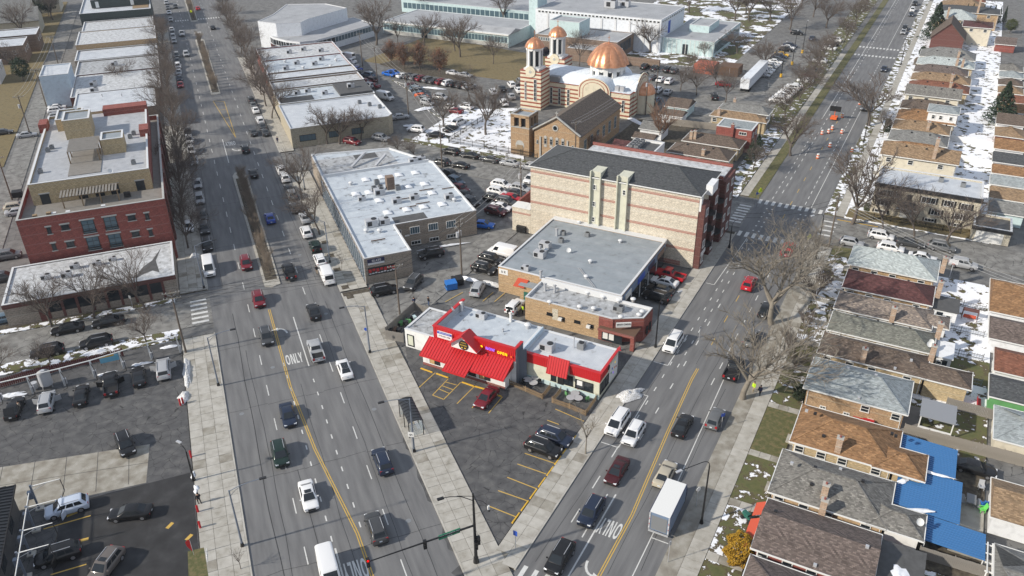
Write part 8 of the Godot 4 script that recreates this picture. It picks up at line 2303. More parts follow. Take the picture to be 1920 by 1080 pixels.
	sign_post(27.35,-84.34,2.4,20,"blue bus sign behind the grey hatchback",0.55,0.5,M.sign_blue)
	sign_post(16.47,-62.00,3.2,30,"metal kerb sign at the bottom of the bungalow sidewalk",0.3,0.6,M.galv)
	sign_post(-22.27,-104.82,3.4,-15,"blue disc sign with white plate on the alley lamp",0.55,0.55,M.sign_blue,"round")
	sign_post(21.19,-70.24,3.0,28,"round pale dish sign by the black lamp",0.6,0.6,M.white_paint,"round")
	sign_post(28.64,-105.06,2.6,28,"grey roadside sign past the corner restaurant",0.3,0.4,M.galv)
	sign_post(-63.15,-116.95,2.6,-21,"small white parking sign in the office verge",0.45,0.6,M.white_paint)
	# bus shelter
	var bs=thing("bus_shelter","bus shelter with ribbed black curved roof","bus shelter",fL(84.7,18.6),-HL)
	var rf=Mb.new()
	for i in 8:
		var t0=-0.9+1.8*i/8; var t1=-0.9+1.8*(i+1)/8
		var p0=Vector3(sin(t0)*1.25,2.2+cos(t0)*0.7,0); var p1=Vector3(sin(t1)*1.25,2.2+cos(t1)*0.7,0)
		rf.quad(p0+Vector3(0,0,-2.6),p1+Vector3(0,0,-2.6),p1+Vector3(0,0,2.6),p0+Vector3(0,0,2.6))
		rf.quad(p0+Vector3(0,-0.04,2.6),p1+Vector3(0,-0.04,2.6),p1+Vector3(0,-0.04,-2.6),p0+Vector3(0,-0.04,-2.6))
		for z in 9: rf.bar(p0+Vector3(0,0.03,-2.6+z*0.65),p1+Vector3(0,0.03,-2.6+z*0.65),0.08,0.06)
	mpart(bs,"roof",rf,M.shelter_roof)
	for x in [-0.95,0.95]:
		for z in [-2.4,0.0,2.4]: bpart(bs,"post",Vector3(x,1.35,z),Vector3(0.1,2.6,0.1),M.black_metal)
	for z in [-1.2,1.2]: bpart(bs,"glass_panel",Vector3(0.95,1.3,z),Vector3(0.03,1.9,2.2),M.pane_clear)
	for z in [-2.4,2.4]: bpart(bs,"glass_panel",Vector3(0,1.3,z),Vector3(1.7,1.9,0.03),M.pane_clear)
	bpart(bs,"bench",Vector3(0.6,0.5,0),Vector3(0.4,0.08,3.0),M.galv)
	# wheel stops and painted bays
	var ws=[[Vector2(-13.61,-98.84),Vector2(-11.79,-97.73),"at the left end before the restaurant"],[Vector2(-11.22,-97.45),Vector2(-9.37,-96.35),"second from the left before the restaurant"],[Vector2(-7.38,-95.27),Vector2(-5.59,-94.21),"left of the shiny red sedan"],[Vector2(-5.51,-94.21),Vector2(-3.82,-93.42),"touching the shiny red sedan"],[Vector2(-3.35,-92.54),Vector2(-1.70,-91.77),"right of the shiny red sedan"]]
	for i in 8: ws.append([Vector2(8.10,-83.12).lerp(Vector2(-0.55,-67.63),i/8.0),Vector2(8.10,-83.12).lerp(Vector2(-0.55,-67.63),(i+0.82)/8.0),"%s from the patio along the lot's street edge" % ORD[i]])
	for q in ws:
		var d: Vector2=q[1] - q[0]
		var o=part(self,"wheel_stop",stop_mesh(d.length()),M.curb_yellow,Vector3((q[0].x+q[1].x)/2,0.012,(q[0].y+q[1].y)/2),atan2(-d.x,-d.y))
		tag(o,"yellow concrete wheel stop, "+q[2],"wheel stop","yellow wheel stops")
	var bays=thing("bay_markings","faded yellow parking bay lines in the restaurant lot","marking")
	bays.set_meta("kind","structure")
	for q in [[Vector3(-11.40,0.00,-97.72),Vector3(-13.68,0.00,-93.77)],[Vector3(-9.43,0.00,-96.10),Vector3(-11.37,0.00,-92.35)],[Vector3(-7.54,0.00,-95.28),Vector3(-9.73,0.00,-91.34)],[Vector3(-11.37,0.00,-92.35),Vector3(-9.73,0.00,-91.34)],[Vector3(-9.85,0.00,-95.46),Vector3(-8.12,0.00,-94.65)],[Vector3(-10.25,0.00,-94.57),Vector3(-8.51,0.00,-93.53)],[Vector3(-10.65,0.00,-93.82),Vector3(-8.99,0.00,-92.67)],[Vector3(-5.59,0.00,-94.21),Vector3(-7.82,0.00,-90.34)],[Vector3(-3.74,0.00,-93.17),Vector3(-5.72,0.00,-89.34)],[Vector3(-1.55,0.00,-91.76),Vector3(-3.42,0.00,-88.13)],[Vector3(1.34,0.00,-79.93),Vector3(5.05,0.00,-77.97)],[Vector3(0.37,0.00,-77.96),Vector3(3.90,0.00,-76.07)],[Vector3(-0.90,0.00,-75.59),Vector3(2.69,0.00,-73.50)],[Vector3(-2.00,0.00,-73.31),Vector3(1.62,0.00,-71.47)],[Vector3(-3.24,0.00,-70.87),Vector3(0.20,0.00,-68.94)],[Vector3(4.49,0.00,-86.48),Vector3(6.01,0.00,-85.55)],[Vector3(5.69,0.00,-88.86),Vector3(9.40,0.00,-86.15)],[Vector3(-11.22,0.00,-118.01),Vector3(-8.41,0.00,-121.15)],[Vector3(-4.95,0.00,-118.02),Vector3(-3.20,0.00,-121.01)],[Vector3(-2.98,0.00,-117.79),Vector3(-1.10,0.00,-120.95)]]:
		pline(bays,"bay_line",q[0],q[1],0.13,0.02,M.marking_yellow)
	var cwb=thing("bay_markings","yellow bay lines and arrows on the car wash asphalt","marking")
	cwb.set_meta("kind","structure")
	for q in [[Vector3(-54.14,0.00,-68.11),Vector3(-49.62,0.00,-70.10)],[Vector3(-50.13,0.00,-61.47),Vector3(-46.90,0.00,-62.87)],[Vector3(-49.13,0.00,-66.26),Vector3(-48.30,0.00,-66.56)],[Vector3(-52.41,0.00,-70.07),Vector3(-51.47,0.00,-70.73)],[Vector3(-39.57,0.00,-68.83),Vector3(-39.93,0.00,-67.94)],[Vector3(-36.74,0.00,-66.99),Vector3(-37.11,0.00,-66.13)]]: pline(cwb,"bay_line",q[0],q[1],0.16 if q[0].distance_to(q[1])>2.5 else 0.42,0.02,M.marking_yellow)
	# barrels,arrow board
	var n=0
	for q in [[79.04,-198.64],[80.91,-199.37],[82.84,-202.18],[84.25,-199.24],[88.92,-211.93],[72.43,-181.94],[81.91,-185.86],[97.75,-222.88],[77.86,-189.33]]:
		var o=thing("traffic_barrel","orange and white traffic barrel, %s of the scattered work zone set" % ORD[n],"barrel",Vector3(q[0],0.01,q[1]),0.0,"work zone barrels")
		for j in 4: cpart(o,"band",Vector3(0,0.06+j*0.27,0),0.38 - j*0.025,0.27,M.orange if j % 2==0 else M.white_paint,12,0.38 - (j+1)*0.025)
		cpart(o,"foot",Vector3.ZERO,0.4,0.07,M.trim_black,12)
		n+=1
	var ab=thing("arrow_board","trailer-mounted black arrow board in the work zone","arrow board",Vector3(Vector2(86.06,-210.25).x,0,Vector2(86.06,-210.25).y),-HN)
	bpart(ab,"board",Vector3(0,2.9,0),Vector3(2.8,1.4,0.15),M.black_metal)
	bpart(ab,"mast",Vector3(0,1.5,0),Vector3(0.15,2.6,0.15),M.orange)
	bpart(ab,"trailer",Vector3(0,0.55,0),Vector3(1.6,0.4,2.6),M.orange)
	for x in [-0.8,0.95]: part(ab,"wheel",cyl(0.33,0.18,12),M.tyre,Vector3(x,0.33,0)).rotation.z=PI/2
	# people
	var blk=Color(0.015,0.015,0.018); var nvy=Color(0.02,0.03,0.08)
	person(33.61,-92.09,2.2,"person in hi-vis vest and khaki trousers walking on the bungalow sidewalk",Color(0.5,0.75,0.03),Color(0.35,0.27,0.15),0.2)
	person(34.28,-91.21,2.4,"person in navy jacket carrying a white bag behind the hi-vis walker",nvy,blk,0.2)
	person(-16.29,-116.75,0.5,"person in blue jacket standing by the dumpster fence",nvy,blk,0.04)
	person(-13.90,-116.86,-0.7,"person in dark top and jeans by the dumpster fence",blk,Color(0.06,0.1,0.2),0.06)
	person(-34.76,-128.33,0.3,"person in black jacket beside the white panel van",blk,Color(0.35,0.28,0.2),0.1)
	person(-37.38,-71.76,1.0,"person in black bending over snow at the car wash edge",blk,blk,0.15)
	person(-67.90,-89.87,2.0,"person in black and white by the open trunk",Color(0.3,0.25,0.2),blk,0.08)
	person(0.72,-113.44,1.0,"person in white shirt beside the white off-roader",Color(0.55,0.6,0.65),Color(0.06,0.1,0.2),0.05)
	person(1.68,-113.75,-1.0,"worker in hi-vis vest beside the white off-roader",Color(0.5,0.75,0.03),blk,0.05)
	person(24.42,-125.69,1.5,"person in blue walking in front of the shops",Color(0.1,0.14,0.25),nvy,0.12)
	person(-58.51,-197.37,0.4,"person in blue on the corner store sidewalk",nvy,nvy,0.12)
	# snow piles
	for q in [[16.19,-91.62,2.2,1.3,0.7,"dirty snow pile on the sidewalk before the red fascia",0.5,"snow_dirty"],[-47.91,-98.43,0.6,4.2,0.45,"long ploughed snow ridge by the car wash entrance",0.37,"snow_dirty"],[-46.33,-92.63,0.8,1.5,0.45,"grey snow heap beside the red bollards",0.3,"snow_dirty"],[-39.82,-76.63,0.25,0.9,0.2,"small snow strip on the car wash kerb",0.3,"snow"],[-38.62,-74.19,0.3,0.8,0.2,"small snow patch by the bending person",0.3,"snow"],[-34.09,-63.99,0.1,1.5,0.08,"thin snow line beside the planted bed",0.37,"snow_dirty"],[-7.48,-125.42,2.6,0.5,0.4,"snow ridge along the kerb by the silver crossover",-0.45,"snow"],[-3.23,-123.41,2.4,0.6,0.5,"snow ridge by the tan brick corner",-0.6,"snow_dirty"],[-12.23,-138.62,5.2,0.18,0.25,"thin snow line under the long building's windows",0.32,"snow"],[-26.24,-209.26,2.4,0.7,0.4,"snow heap by the crossing white SUV",0.0,"snow"],[-23.98,-223.89,3.0,1.2,0.4,"snow patch at the end of the island row",0.6,"snow"],[-23.34,-244.34,4.0,0.8,0.3,"snow strip above the island row",-0.3,"snow"],[-71.31,-93.56,2.0,0.5,0.3,"snow bank behind the black sedan with open trunk",0.2,"snow"],[-59.75,-98.43,1.6,0.3,0.25,"snow bank in the vacuum row",0.3,"snow"],[-55.56,-100.78,1.5,0.3,0.25,"second snow bank in the vacuum row",0.3,"snow"],[-53.19,-105.28,1.3,0.4,0.25,"snow bank under the vacuum pipe end",0.3,"snow"],[-63.78,-104.08,1.8,0.6,0.3,"snow patch beside the red wooden fence",0.3,"snow"],[33.25,-210.72,5.0,0.8,0.5,"snow strip beside the apse",-1.1,"snow"],[73.20,-110.44,2.2,1.2,0.3,"snow hump in the yard of the mottled roof",0.0,"snow"],[-59.10,-135.62,0.9,0.9,0.6,"grey snow lump at the left kerb corner",0.0,"snow_dirty"]]:
		mound(q[0],q[1],q[2],q[3],q[4],q[5],M[q[7]],q[6])
	for q in [[84.2,6.2,1.0,0.35,"snow left on the middle canopy beside the grey roof",0.9],[87.2,9.2,2.2,0.25,"snow strip between the upper and middle canopies",0.05],[79.9,8.0,1.8,0.4,"snow drift along the grey roof edge on the canopy",0.4],[69.0,7.4,0.9,1.5,"snow patch on the dark porch roof",0.3]]: mound(fN(q[0],q[1]).x,fN(q[0],q[1]).z,q[2],q[3],0.12,q[4],M.snow,q[5] - HN,2.62 if q[0]>75 else 2.79)
func stop_mesh(l: float) -> Mesh:
	var mb=Mb.new()
	mb.prism([Vector2(-0.1,-l/2),Vector2(0.1,-l/2),Vector2(0.1,l/2),Vector2(-0.1,l/2)],0,0.1)
	mb.prism([Vector2(-0.07,-l/2+0.05),Vector2(0.07,-l/2+0.05),Vector2(0.07,l/2 - 0.05),Vector2(-0.07,l/2 - 0.05)],0.1,0.15)
	return mb.mesh()
func fence(called: String,label: String,p: Vector2,q: Vector2,h: float,m: Material,board:=0.15,gap:=0.01,posts:=2.4,rails:=true) -> void:
	var c=(p+q)/2
	var d=q - p
	var o=thing(called,label,"fence",Vector3(c.x,0.05,c.y),atan2(-d.y,d.x))
	var l=d.length()
	var n=int(l/(board+gap))
	if n<=120:
		for i in n: part(o,"board",bmesh(Vector3(board,h,0.03)),m,Vector3(-l/2+(i+0.5)*l/n,h/2+0.03+0.02*sin(i*7.3),0))
	else:
		var mb=Mb.new()
		for i in n: mb.cbox(Vector3(-l/2+(i+0.5)*l/n,h/2+0.02*sin(i*7.3),0),Vector3(board,h,0.03))
		mpart(o,"boards",mb,m).set_meta("kind","stuff")
	var np=maxi(1,int(l/posts))
	for i in np+1: bpart(o,"post",Vector3(-l/2+l*i/np,h/2+0.06,-0.06),Vector3(0.1,h+0.12,0.1),m)
	if rails:
		for y in [0.3,0.8]: bpart(o,"rail",Vector3(0,h*y,-0.05),Vector3(l,0.09,0.05),m)
func yards() -> void:
	rng.seed=51
	# restaurant patios
	var pf=[[Vector2(-0.57,-94.48),Vector2(1.68,-92.80),"patio fence left of the grey cladding, first panel"],[Vector2(1.68,-92.80),Vector2(4.02,-91.03),"patio fence panel before the three grey tables"],[Vector2(4.02,-91.03),Vector2(5.25,-93.47),"short return of the left patio fence"],[Vector2(5.31,-90.17),Vector2(7.58,-88.82),"front panel of the right patio fence"],[Vector2(7.58,-88.82),Vector2(9.71,-87.27),"second front panel of the right patio fence"],[Vector2(9.71,-87.27),Vector2(11.49,-90.75),"return of the right patio fence beside the sidewalk"],[Vector2(5.39,-90.28),Vector2(6.71,-92.56),"inner return of the right patio fence"]]
	for q in pf: fence("patio_fence","low wooden "+q[2],q[0],q[1],0.85,M.cedar,0.09,0.09,2.0)
	var k=0
	for q in [[2.03,-94.80],[3.19,-95.29],[2.85,-94.02],[8.58,-91.42],[7.91,-90.47],[8.94,-90.33]]:
		var o=thing("patio_table","round grey patio table, %s counted from the grey cladding" % ORD[k],"table",Vector3(q[0],0.02,q[1]),k*1.0,"round patio tables")
		cpart(o,"table_top",Vector3(0,0.7,0),0.62,0.05,M.galv,18)
		cpart(o,"pedestal",Vector3.ZERO,0.05,0.7,M.grey_metal,8)
		cpart(o,"foot",Vector3.ZERO,0.28,0.04,M.grey_metal,10)
		k+=1
	k=0
	for q in [[3.78,-94.76,"black_metal"],[3.07,-96.46,"black_metal"],[1.34,-94.44,"black_metal"],[9.31,-92.26,"red_paint"],[7.47,-91.56,"green_paint"],[10.21,-90.54,"green_paint"]]:
		var o=thing("patio_chair",["dark patio chair right of the three tables","dark patio chair against the cream wall","dark patio chair near the fence end","red patio chair against the cream wall","green patio chair beside the right tables","green patio chair near the sidewalk"][k],"chair",Vector3(q[0],0.02,q[1]),k*1.3,"patio chairs")
		bpart(o,"seat",Vector3(0,0.45,0),Vector3(0.45,0.05,0.45),M[q[2]])
		bpart(o,"backrest",Vector3(0,0.72,0.2),Vector3(0.45,0.5,0.05),M[q[2]])
		for x in [-0.19,0.19]:
			for z in [-0.19,0.19]: bpart(o,"leg",Vector3(x,0.22,z),Vector3(0.04,0.44,0.04),M[q[2]])
		k+=1
	# fenced dumpster yard beside the annex
	fence("board_fence","weathered board fence left of the white annex",Vector2(-19.71,-106.69),Vector2(-16.87,-105.73),1.7,M.old_wood)
	fence("board_fence","weathered board fence along the alley by the annex",Vector2(-19.81,-107.45),Vector2(-16.05,-115.21),1.7,M.old_wood)
	fence("board_fence","short rear board fence by the two people",Vector2(-16.05,-115.21),Vector2(-13.46,-113.64),1.5,M.old_wood)
	for q in [[-18.43,-108.49,"bags","rust"],[-17.38,-110.50,"tarp","green_paint"],[-16.44,-112.08,"boxes","panel_aqua"]]:
		var o=thing("junk_heap",{"bags": "heap of dark scrap in the fenced yard","tarp": "green tarpaulin over scrap in the fenced yard","boxes": "pale blue boxes in the fenced yard"}[q[2]],"junk",Vector3(q[0],0,q[1]),q[0])
		for i in 5: bpart(o,"piece",Vector3(rng.randf_range(-0.8,0.8),0.3+0.12*i,rng.randf_range(-0.8,0.8)),Vector3(rng.randf_range(0.4,1.2),0.5,rng.randf_range(0.4,1.0)),M[q[3]] if i % 2 else M.dark_metal,rng.randf()*3)
	for q in [["blue recycling dumpster beside the alley",-10.49,-122.49,"blue_plastic",20.0],["black dumpster with open lid by the buff wall",2.14,-144.66,"black_metal",-28.0],["black dumpster behind the red brick apartments",-107.43,-165.39,"black_metal",20.0],["dark steel dumpster beside the blue one",-9.46,-123.96,"black_metal",20.0]]:
		var o=thing("dumpster",q[0],"dumpster",Vector3(q[1],0,q[2]),deg_to_rad(q[4]),"dumpsters")
		var mb=Mb.new()
		mb.prism([Vector2(-0.95,-0.7),Vector2(0.95,-0.7),Vector2(0.95,0.7),Vector2(-0.95,0.7)],0.1,1.2)
		mpart(o,"bin",mb,M[q[3]])
		var l=bpart(o,"lid",Vector3(0,1.32,0),Vector3(1.95,0.06,1.5),M.trim_black if q[3]!="blue_plastic" else M.blue_plastic)
		l.rotation.x=0.12
		for x in [-1.0,1.0]: bpart(o,"fork_sleeve",Vector3(x,0.8,0),Vector3(0.12,0.16,1.2),M.dark_metal)
	# car wash: vacuum pipes,tank,red fence,banner,building
	var vp=thing("vacuum_gantry","long white vacuum pipe on posts behind the parked cars","vacuum gantry")
	var posts=[Vector2(-72.02,-92.34),Vector2(-68.34,-93.99),Vector2(-64.64,-95.80),Vector2(-61.15,-97.67),Vector2(-57.83,-99.87),Vector2(-54.56,-102.15),Vector2(-50.83,-103.91)]
	var pipe=Mb.new()
	for i in posts.size():
		var p: Vector2=posts[i]
		bpart(vp,"post",Vector3(p.x,1.5,p.y),Vector3(0.22,3.0,0.22),M.white_paint,-HL)
		bpart(vp,"vacuum_canister",Vector3(p.x+0.3,0.9,p.y+0.1),Vector3(0.4,0.9,0.4),M.galv,-HL)
		var hs=Mb.new()
		hs.path([Vector3(p.x,2.6,p.y),Vector3(p.x+0.7,1.6,p.y+0.6),Vector3(p.x+0.9,0.3,p.y+1.0),Vector3(p.x+0.4,0.15,p.y+1.3)],0.05,5)
		mpart(vp,"hose",hs,M.trim_black)
		if i: pipe.tube(Vector3(posts[i - 1].x,3.0,posts[i - 1].y),Vector3(p.x,3.0,p.y),0.085,0.085,8)
	mpart(vp,"pipe",pipe,M.white_paint)
	var tk=thing("vacuum_tank","silver cylindrical vacuum tank by the red wooden fence","tank",Vector3(Vector2(-66.94,-95.47).x,0,Vector2(-66.94,-95.47).y))
	cpart(tk,"drum",Vector3(0,0.6,0),0.85,2.0,M.galv,18)
	cpart(tk,"lid",Vector3(0,2.6,0),0.85,0.35,M.galv,18,0.3)
	for a in 3: bpart(tk,"leg",Vector3(cos(a*2.1)*0.7,0.3,sin(a*2.1)*0.7),Vector3(0.1,0.6,0.1),M.galv)
	cpart(tk,"motor",Vector3(-1.5,0.3,0.5),0.45,0.9,M.galv,12)
	fence("red_fence","dark red board fence beside the silver tank, left part",Vector2(-74.04,-95.12),Vector2(-67.97,-98.89),1.5,M.red_wood,0.2,0.06)
	fence("red_fence","dark red board fence behind the vacuum pipe, right part",Vector2(-67.88,-99.02),Vector2(-59.14,-103.11),1.3,M.red_wood,0.2,0.06)
	var bn=thing("banner","yellow and blue banner hung on the red fence","banner",Vector3(Vector2(-60.27,-101.16).x,0,Vector2(-60.27,-101.16).y),-HL+0.05)
	bpart(bn,"cloth",Vector3(0,0.95,0),Vector3(2.6,1.1,0.04),M.banner_blue)
	bpart(bn,"cloth_edge",Vector3(-0.3,1.42,0.01),Vector3(2.0,0.25,0.04),M.yellow_paint)
	for x in [-1.25,1.25]: bpart(bn,"tie",Vector3(x,0.8,-0.05),Vector3(0.06,1.6,0.06),M.red_wood)
	var cb=thing("car_wash_building","car wash building with dark ribbed metal roof at the bottom left","building",fL(77,-32.3),-HL)
	bpart(cb,"wall",Vector3(0,1.9,0),Vector3(8,3.8,20),M.roof_dark)
	var rf=Mb.new()
	rf.quad(Vector3(-4.4,6.2,8.0),Vector3(-4.4,6.2,-8.0),Vector3(4.4,3.8,-10.6),Vector3(4.4,3.8,10.6))
	rf.tri(Vector3(-4.4,6.2,-8.0),Vector3(-4.4,3.8,-10.6),Vector3(4.4,3.8,-10.6))
	for i in 40: rf.bar(Vector3(-4.4,6.25,-8.0+i*0.4),Vector3(4.4,3.86,-10.4+i*0.53),0.06,0.1)
	for i in 12: rf.bar(Vector3(-4.4,6.25 - 0.05*i,-8.0),Vector3(-4.4+0.72*i,3.86,-10.6),0.06,0.1)
	mpart(cb,"metal_roof",rf,M.shelter_roof)
	bpart(cb,"eave",Vector3(4.45,3.75,0),Vector3(0.12,0.25,21.2),M.trim_black)
	for z in [-6.0,0.0,6.0]: bpart(cb,"window",Vector3(4.02,1.9,z),Vector3(0.06,1.2,2.0),M.glass)
	var va=[Vector2(-56.18,-71.25),Vector2(-54.94,-67.88),Vector2(-53.70,-64.33),Vector2(-52.59,-61.22)]
	for i in 4:
		var p: Vector2=va[i]
		var o=thing("vacuum_boom",["vacuum boom over the pale blue crossover","second vacuum boom by the car wash wall","vacuum boom over the parked black SUV","vacuum boom at the bottom edge"][i],"vacuum boom",Vector3(p.x,0,p.y),-HL,"vacuum booms")
		bpart(o,"post",Vector3(0,1.9,0),Vector3(0.2,3.8,0.2),M.lamp_steel)
		bpart(o,"foot",Vector3(0.1,0.1,0),Vector3(0.9,0.2,0.7),M.concrete_plain)
		bpart(o,"canister",Vector3(-0.3,2.4,0),Vector3(0.5,1.0,0.5),M.lamp_steel)
		var bm=Mb.new()
		bm.tube(Vector3(0,3.6,0),Vector3(3.2,3.9,0.3),0.07,0.05,6)
		bm.tube(Vector3(0,2.9,0),Vector3(1.8,3.75,0.17),0.03,0.03,5)
		mpart(o,"boom",bm,M.white_paint)
		var hs=Mb.new()
		hs.path([Vector3(3.2,3.9,0.3),Vector3(3.3,2.2,0.4),Vector3(2.6,0.9,0.5),Vector3(1.0,0.4,0.3)],0.045,5)
		mpart(o,"hose",hs,M.trim_black)
	var pp=thing("vacuum_pipe","tall white pipe along the car wash wall","pipe")
	var pm=Mb.new()
	pm.path([Vector3(Vector3(-55.78,3.60,-70.14)),Vector3(Vector3(-53.38,3.60,-64.03)),Vector3(Vector3(-50.87,3.60,-57.55))],0.06,7)
	mpart(pp,"pipe",pm,M.white_paint)
	k=0
	for q in [[-41.13,-79.98],[-37.12,-70.38],[-36.05,-67.87],[-46.23,-90.82],[-45.94,-91.05]]:
		var o=thing("bollard",["red bollard below the short yard lamp","red bollard nearest the bending person","red bollard lowest on the car wash kerb","red bollard left of the pair at the snow heap","red bollard right of the pair at the snow heap"][k],"bollard",Vector3(q[0],0,q[1]),0.0,"red bollards")
		cpart(o,"post",Vector3.ZERO,0.13,1.1,M.red_paint,10)
		cpart(o,"cap",Vector3(0,1.1,0),0.13,0.08,M.red_paint,10,0.04)
		k+=1
	var fl=thing("feather_flag","red feather flag by the planted bed","flag",Vector3(Vector2(-35.46,-63.87).x,0,Vector2(-35.46,-63.87).y),0.3)
	cpart(fl,"pole",Vector3.ZERO,0.025,2.4,M.galv,6)
	var fm=Mb.new()
	fm.prism([Vector2(0,-0.7),Vector2(0,-2.4),Vector2(-0.25,-2.5),Vector2(-0.5,-2.2),Vector2(-0.45,-1.6),Vector2(-0.1,-0.8)],-0.01,0.01)
	var fb=mpart(fl,"cloth",fm,M.red_paint)
	fb.rotation.x=PI/2
	pad("planted_bed","kerbed bed of dark turf by the feather flag","flower bed","L",[[73.2,-10.3],[73.1,-8.6],[68.5,-8.4],[69.3,-10.4]],0.14,M.turf)
	# fences behind the bungalows
	fence("board_fence","long weathered board fence beside the black sedan",Vector2(50.50,-82.45),Vector2(63.07,-75.95),1.8,M.wood_fence,0.17)
	fence("board_fence","grey board fence behind the long dark brown roof",Vector2(58.67,-88.06),Vector2(64.18,-84.99),1.6,M.old_wood,0.17)
	fence("board_fence","dark board fence at the bottom right",Vector2(43.63,-62.27),Vector2(49.64,-59.29),1.6,M.old_wood,0.17)
	fence("board_fence","grey board fence behind the brown bungalows by the church",Vector2(41.89,-207.29),Vector2(53.43,-202.56),1.8,M.wood_fence,0.3,0.02)
	fence("iron_fence","black iron fence along the church lawn",Vector2(-15.28,-196.05),Vector2(5.50,-184.46),1.6,M.black_metal,0.05,0.28,3.0)
	fence("iron_fence","black iron fence climbing beside the church path",Vector2(-15.28,-196.05),Vector2(-4.47,-218.26),1.6,M.black_metal,0.05,0.28,3.0)
	fence("iron_fence","dark iron fence before the walk-up apartments",Vector2(69.50,-149.46),Vector2(86.07,-140.65),1.2,M.black_metal,0.04,0.24,3.0)
	fence("white_fence","white board fence between two snowy far yards",Vector2(106.95,-193.53),Vector2(116.45,-187.09),1.5,M.siding_white,0.3,0.01)
	fence("white_fence","second white board fence in the far yards",Vector2(102.11,-181.17),Vector2(109.83,-174.76),1.5,M.siding_white,0.3,0.01)
	fence("wire_fence","wire fence behind the school car park edge",Vector2(76.94,-240.12),Vector2(82.67,-236.00),1.5,M.grey_metal,0.04,0.4,3.0)
	k=0
	for n in [112.7,119.7,126.7,135.3]:
		var a=fN(n,7.8); var b=fN(n,14.2)
		fence("wire_fence","%s yard wire fence counted from the dark brown roof" % ORD[k],Vector2(a.x,a.z),Vector2(b.x,b.z),1.1,M.grey_metal,0.03,0.3,2.5)
		k+=1
	# patio things by the blue canopies
	var pg=thing("garden_pergola","white slatted pergola beside the lower blue canopy","pergola",fN(76.4,16.8),-HN)
	for i in 8: bpart(pg,"slat",Vector3(-1.6+i*0.46,2.3,0),Vector3(0.12,0.1,4.6),M.white_paint)
	for z in [-2.0,-0.7,0.7,2.0]: bpart(pg,"beam",Vector3(0,2.18,z),Vector3(3.6,0.12,0.12),M.white_paint)
	for x in [-1.6,1.6]:
		for z in [-2.0,2.0]: bpart(pg,"post",Vector3(x,1.1,z),Vector3(0.12,2.2,0.12),M.white_paint)
	k=0
	for q in [[54.42,-69.62,"blue_plastic"],[53.87,-68.79,"green_lime"],[55.57,-72.40,"galv"]]:
		var o=thing("lawn_chair",["blue plastic lawn chair on the patio","lime green plastic lawn chair on the patio","pale folding lounge chair by the white garage"][k],"chair",Vector3(q[0],0.1,q[1]),k*1.4)
		bpart(o,"seat",Vector3(0,0.38,0),Vector3(0.6,0.07,0.6),M[q[2]])
		bpart(o,"backrest",Vector3(0,0.75,0.32),Vector3(0.6,0.75,0.07),M[q[2]]).rotation.x=0.3
		for x in [-0.28,0.28]:
			bpart(o,"armrest",Vector3(x,0.6,0),Vector3(0.1,0.05,0.6),M[q[2]])
			for z in [-0.25,0.25]: bpart(o,"leg",Vector3(x,0.19,z),Vector3(0.06,0.38,0.06),M[q[2]])
		k+=1
	var tb=thing("patio_table","grey rectangular table with benches on the patio","table",Vector3(Vector2(53.15,-70.07).x,0.1,Vector2(53.15,-70.07).y),-HN)
	bpart(tb,"table_top",Vector3(0,0.74,0),Vector3(1.0,0.06,1.7),M.grey_metal)
	for x in [-0.85,0.85]: bpart(tb,"bench",Vector3(x,0.44,0),Vector3(0.32,0.06,1.6),M.grey_metal)
	for z in [-0.6,0.6]: bpart(tb,"trestle",Vector3(0,0.37,z),Vector3(1.7,0.08,0.08),M.grey_metal)
	for x in [-0.4,0.4]:
		for z in [-0.6,0.6]: bpart(tb,"leg",Vector3(x,0.36,z),Vector3(0.08,0.72,0.08),M.grey_metal)
	var tc=thing("garden_tractor","green garden tractor beside the red front awning","tractor",Vector3(Vector2(26.74,-67.79).x,0.15,Vector2(26.74,-67.79).y),0.5)
	bpart(tc,"hood",Vector3(0,0.65,-0.5),Vector3(0.5,0.4,0.9),M.hedge_door)
	bpart(tc,"seat",Vector3(0,0.75,0.4),Vector3(0.45,0.35,0.4),M.trim_black)
	bpart(tc,"body",Vector3(0,0.45,0.1),Vector3(0.6,0.25,1.5),M.hedge_door)
	for x in [-0.4,0.55]:
		part(tc,"wheel",cyl(0.32,0.18,12),M.tyre,Vector3(x,0.32,0.5)).rotation.z=PI/2
		part(tc,"wheel",cyl(0.22,0.14,12),M.tyre,Vector3(x,0.22,-0.7)).rotation.z=PI/2
	var hp=thing("basketball_hoop","basketball hoop with clear board by the side street","basketball hoop",Vector3(Vector2(76.21,-124.05).x,0.1,Vector2(76.21,-124.05).y),-HN)
	cpart(hp,"pole",Vector3.ZERO,0.07,3.2,M.galv,8)
	bpart(hp,"backboard",Vector3(0,3.1,0.3),Vector3(1.4,0.9,0.04),M.coping)
	var rg=Mb.new()
	for i in 12: rg.tube(Vector3(cos(TAU*i/12)*0.23,0,sin(TAU*i/12)*0.23),Vector3(cos(TAU*(i+1)/12)*0.23,0,sin(TAU*(i+1)/12)*0.23),0.02,0.02,4,false)
	mpart(hp,"rim",rg,M.orange).position=Vector3(0,2.8,0.6)
	var sw=thing("garden_swing","dark red garden swing frame in the snowy yard","swing",fN(131.5,12.0),-HN)
	for x in [-1.1,1.1]:
		for z in [-0.5,0.5]: bpart(sw,"post",Vector3(x,0.9,z),Vector3(0.08,1.8,0.08),M.brick_dark)
	bpart(sw,"top_bar",Vector3(0,1.8,0),Vector3(2.3,0.08,1.1),M.brick_dark)
	bpart(sw,"bench",Vector3(0,0.5,0),Vector3(1.8,0.08,0.5),M.awning_red)
	bpart(sw,"backrest",Vector3(0,0.8,0.25),Vector3(1.8,0.5,0.06),M.awning_red)
	var rb=thing("garden_bench","long red bench against the green garage","bench",fN(107.6,14.0),-HN+PI/2)
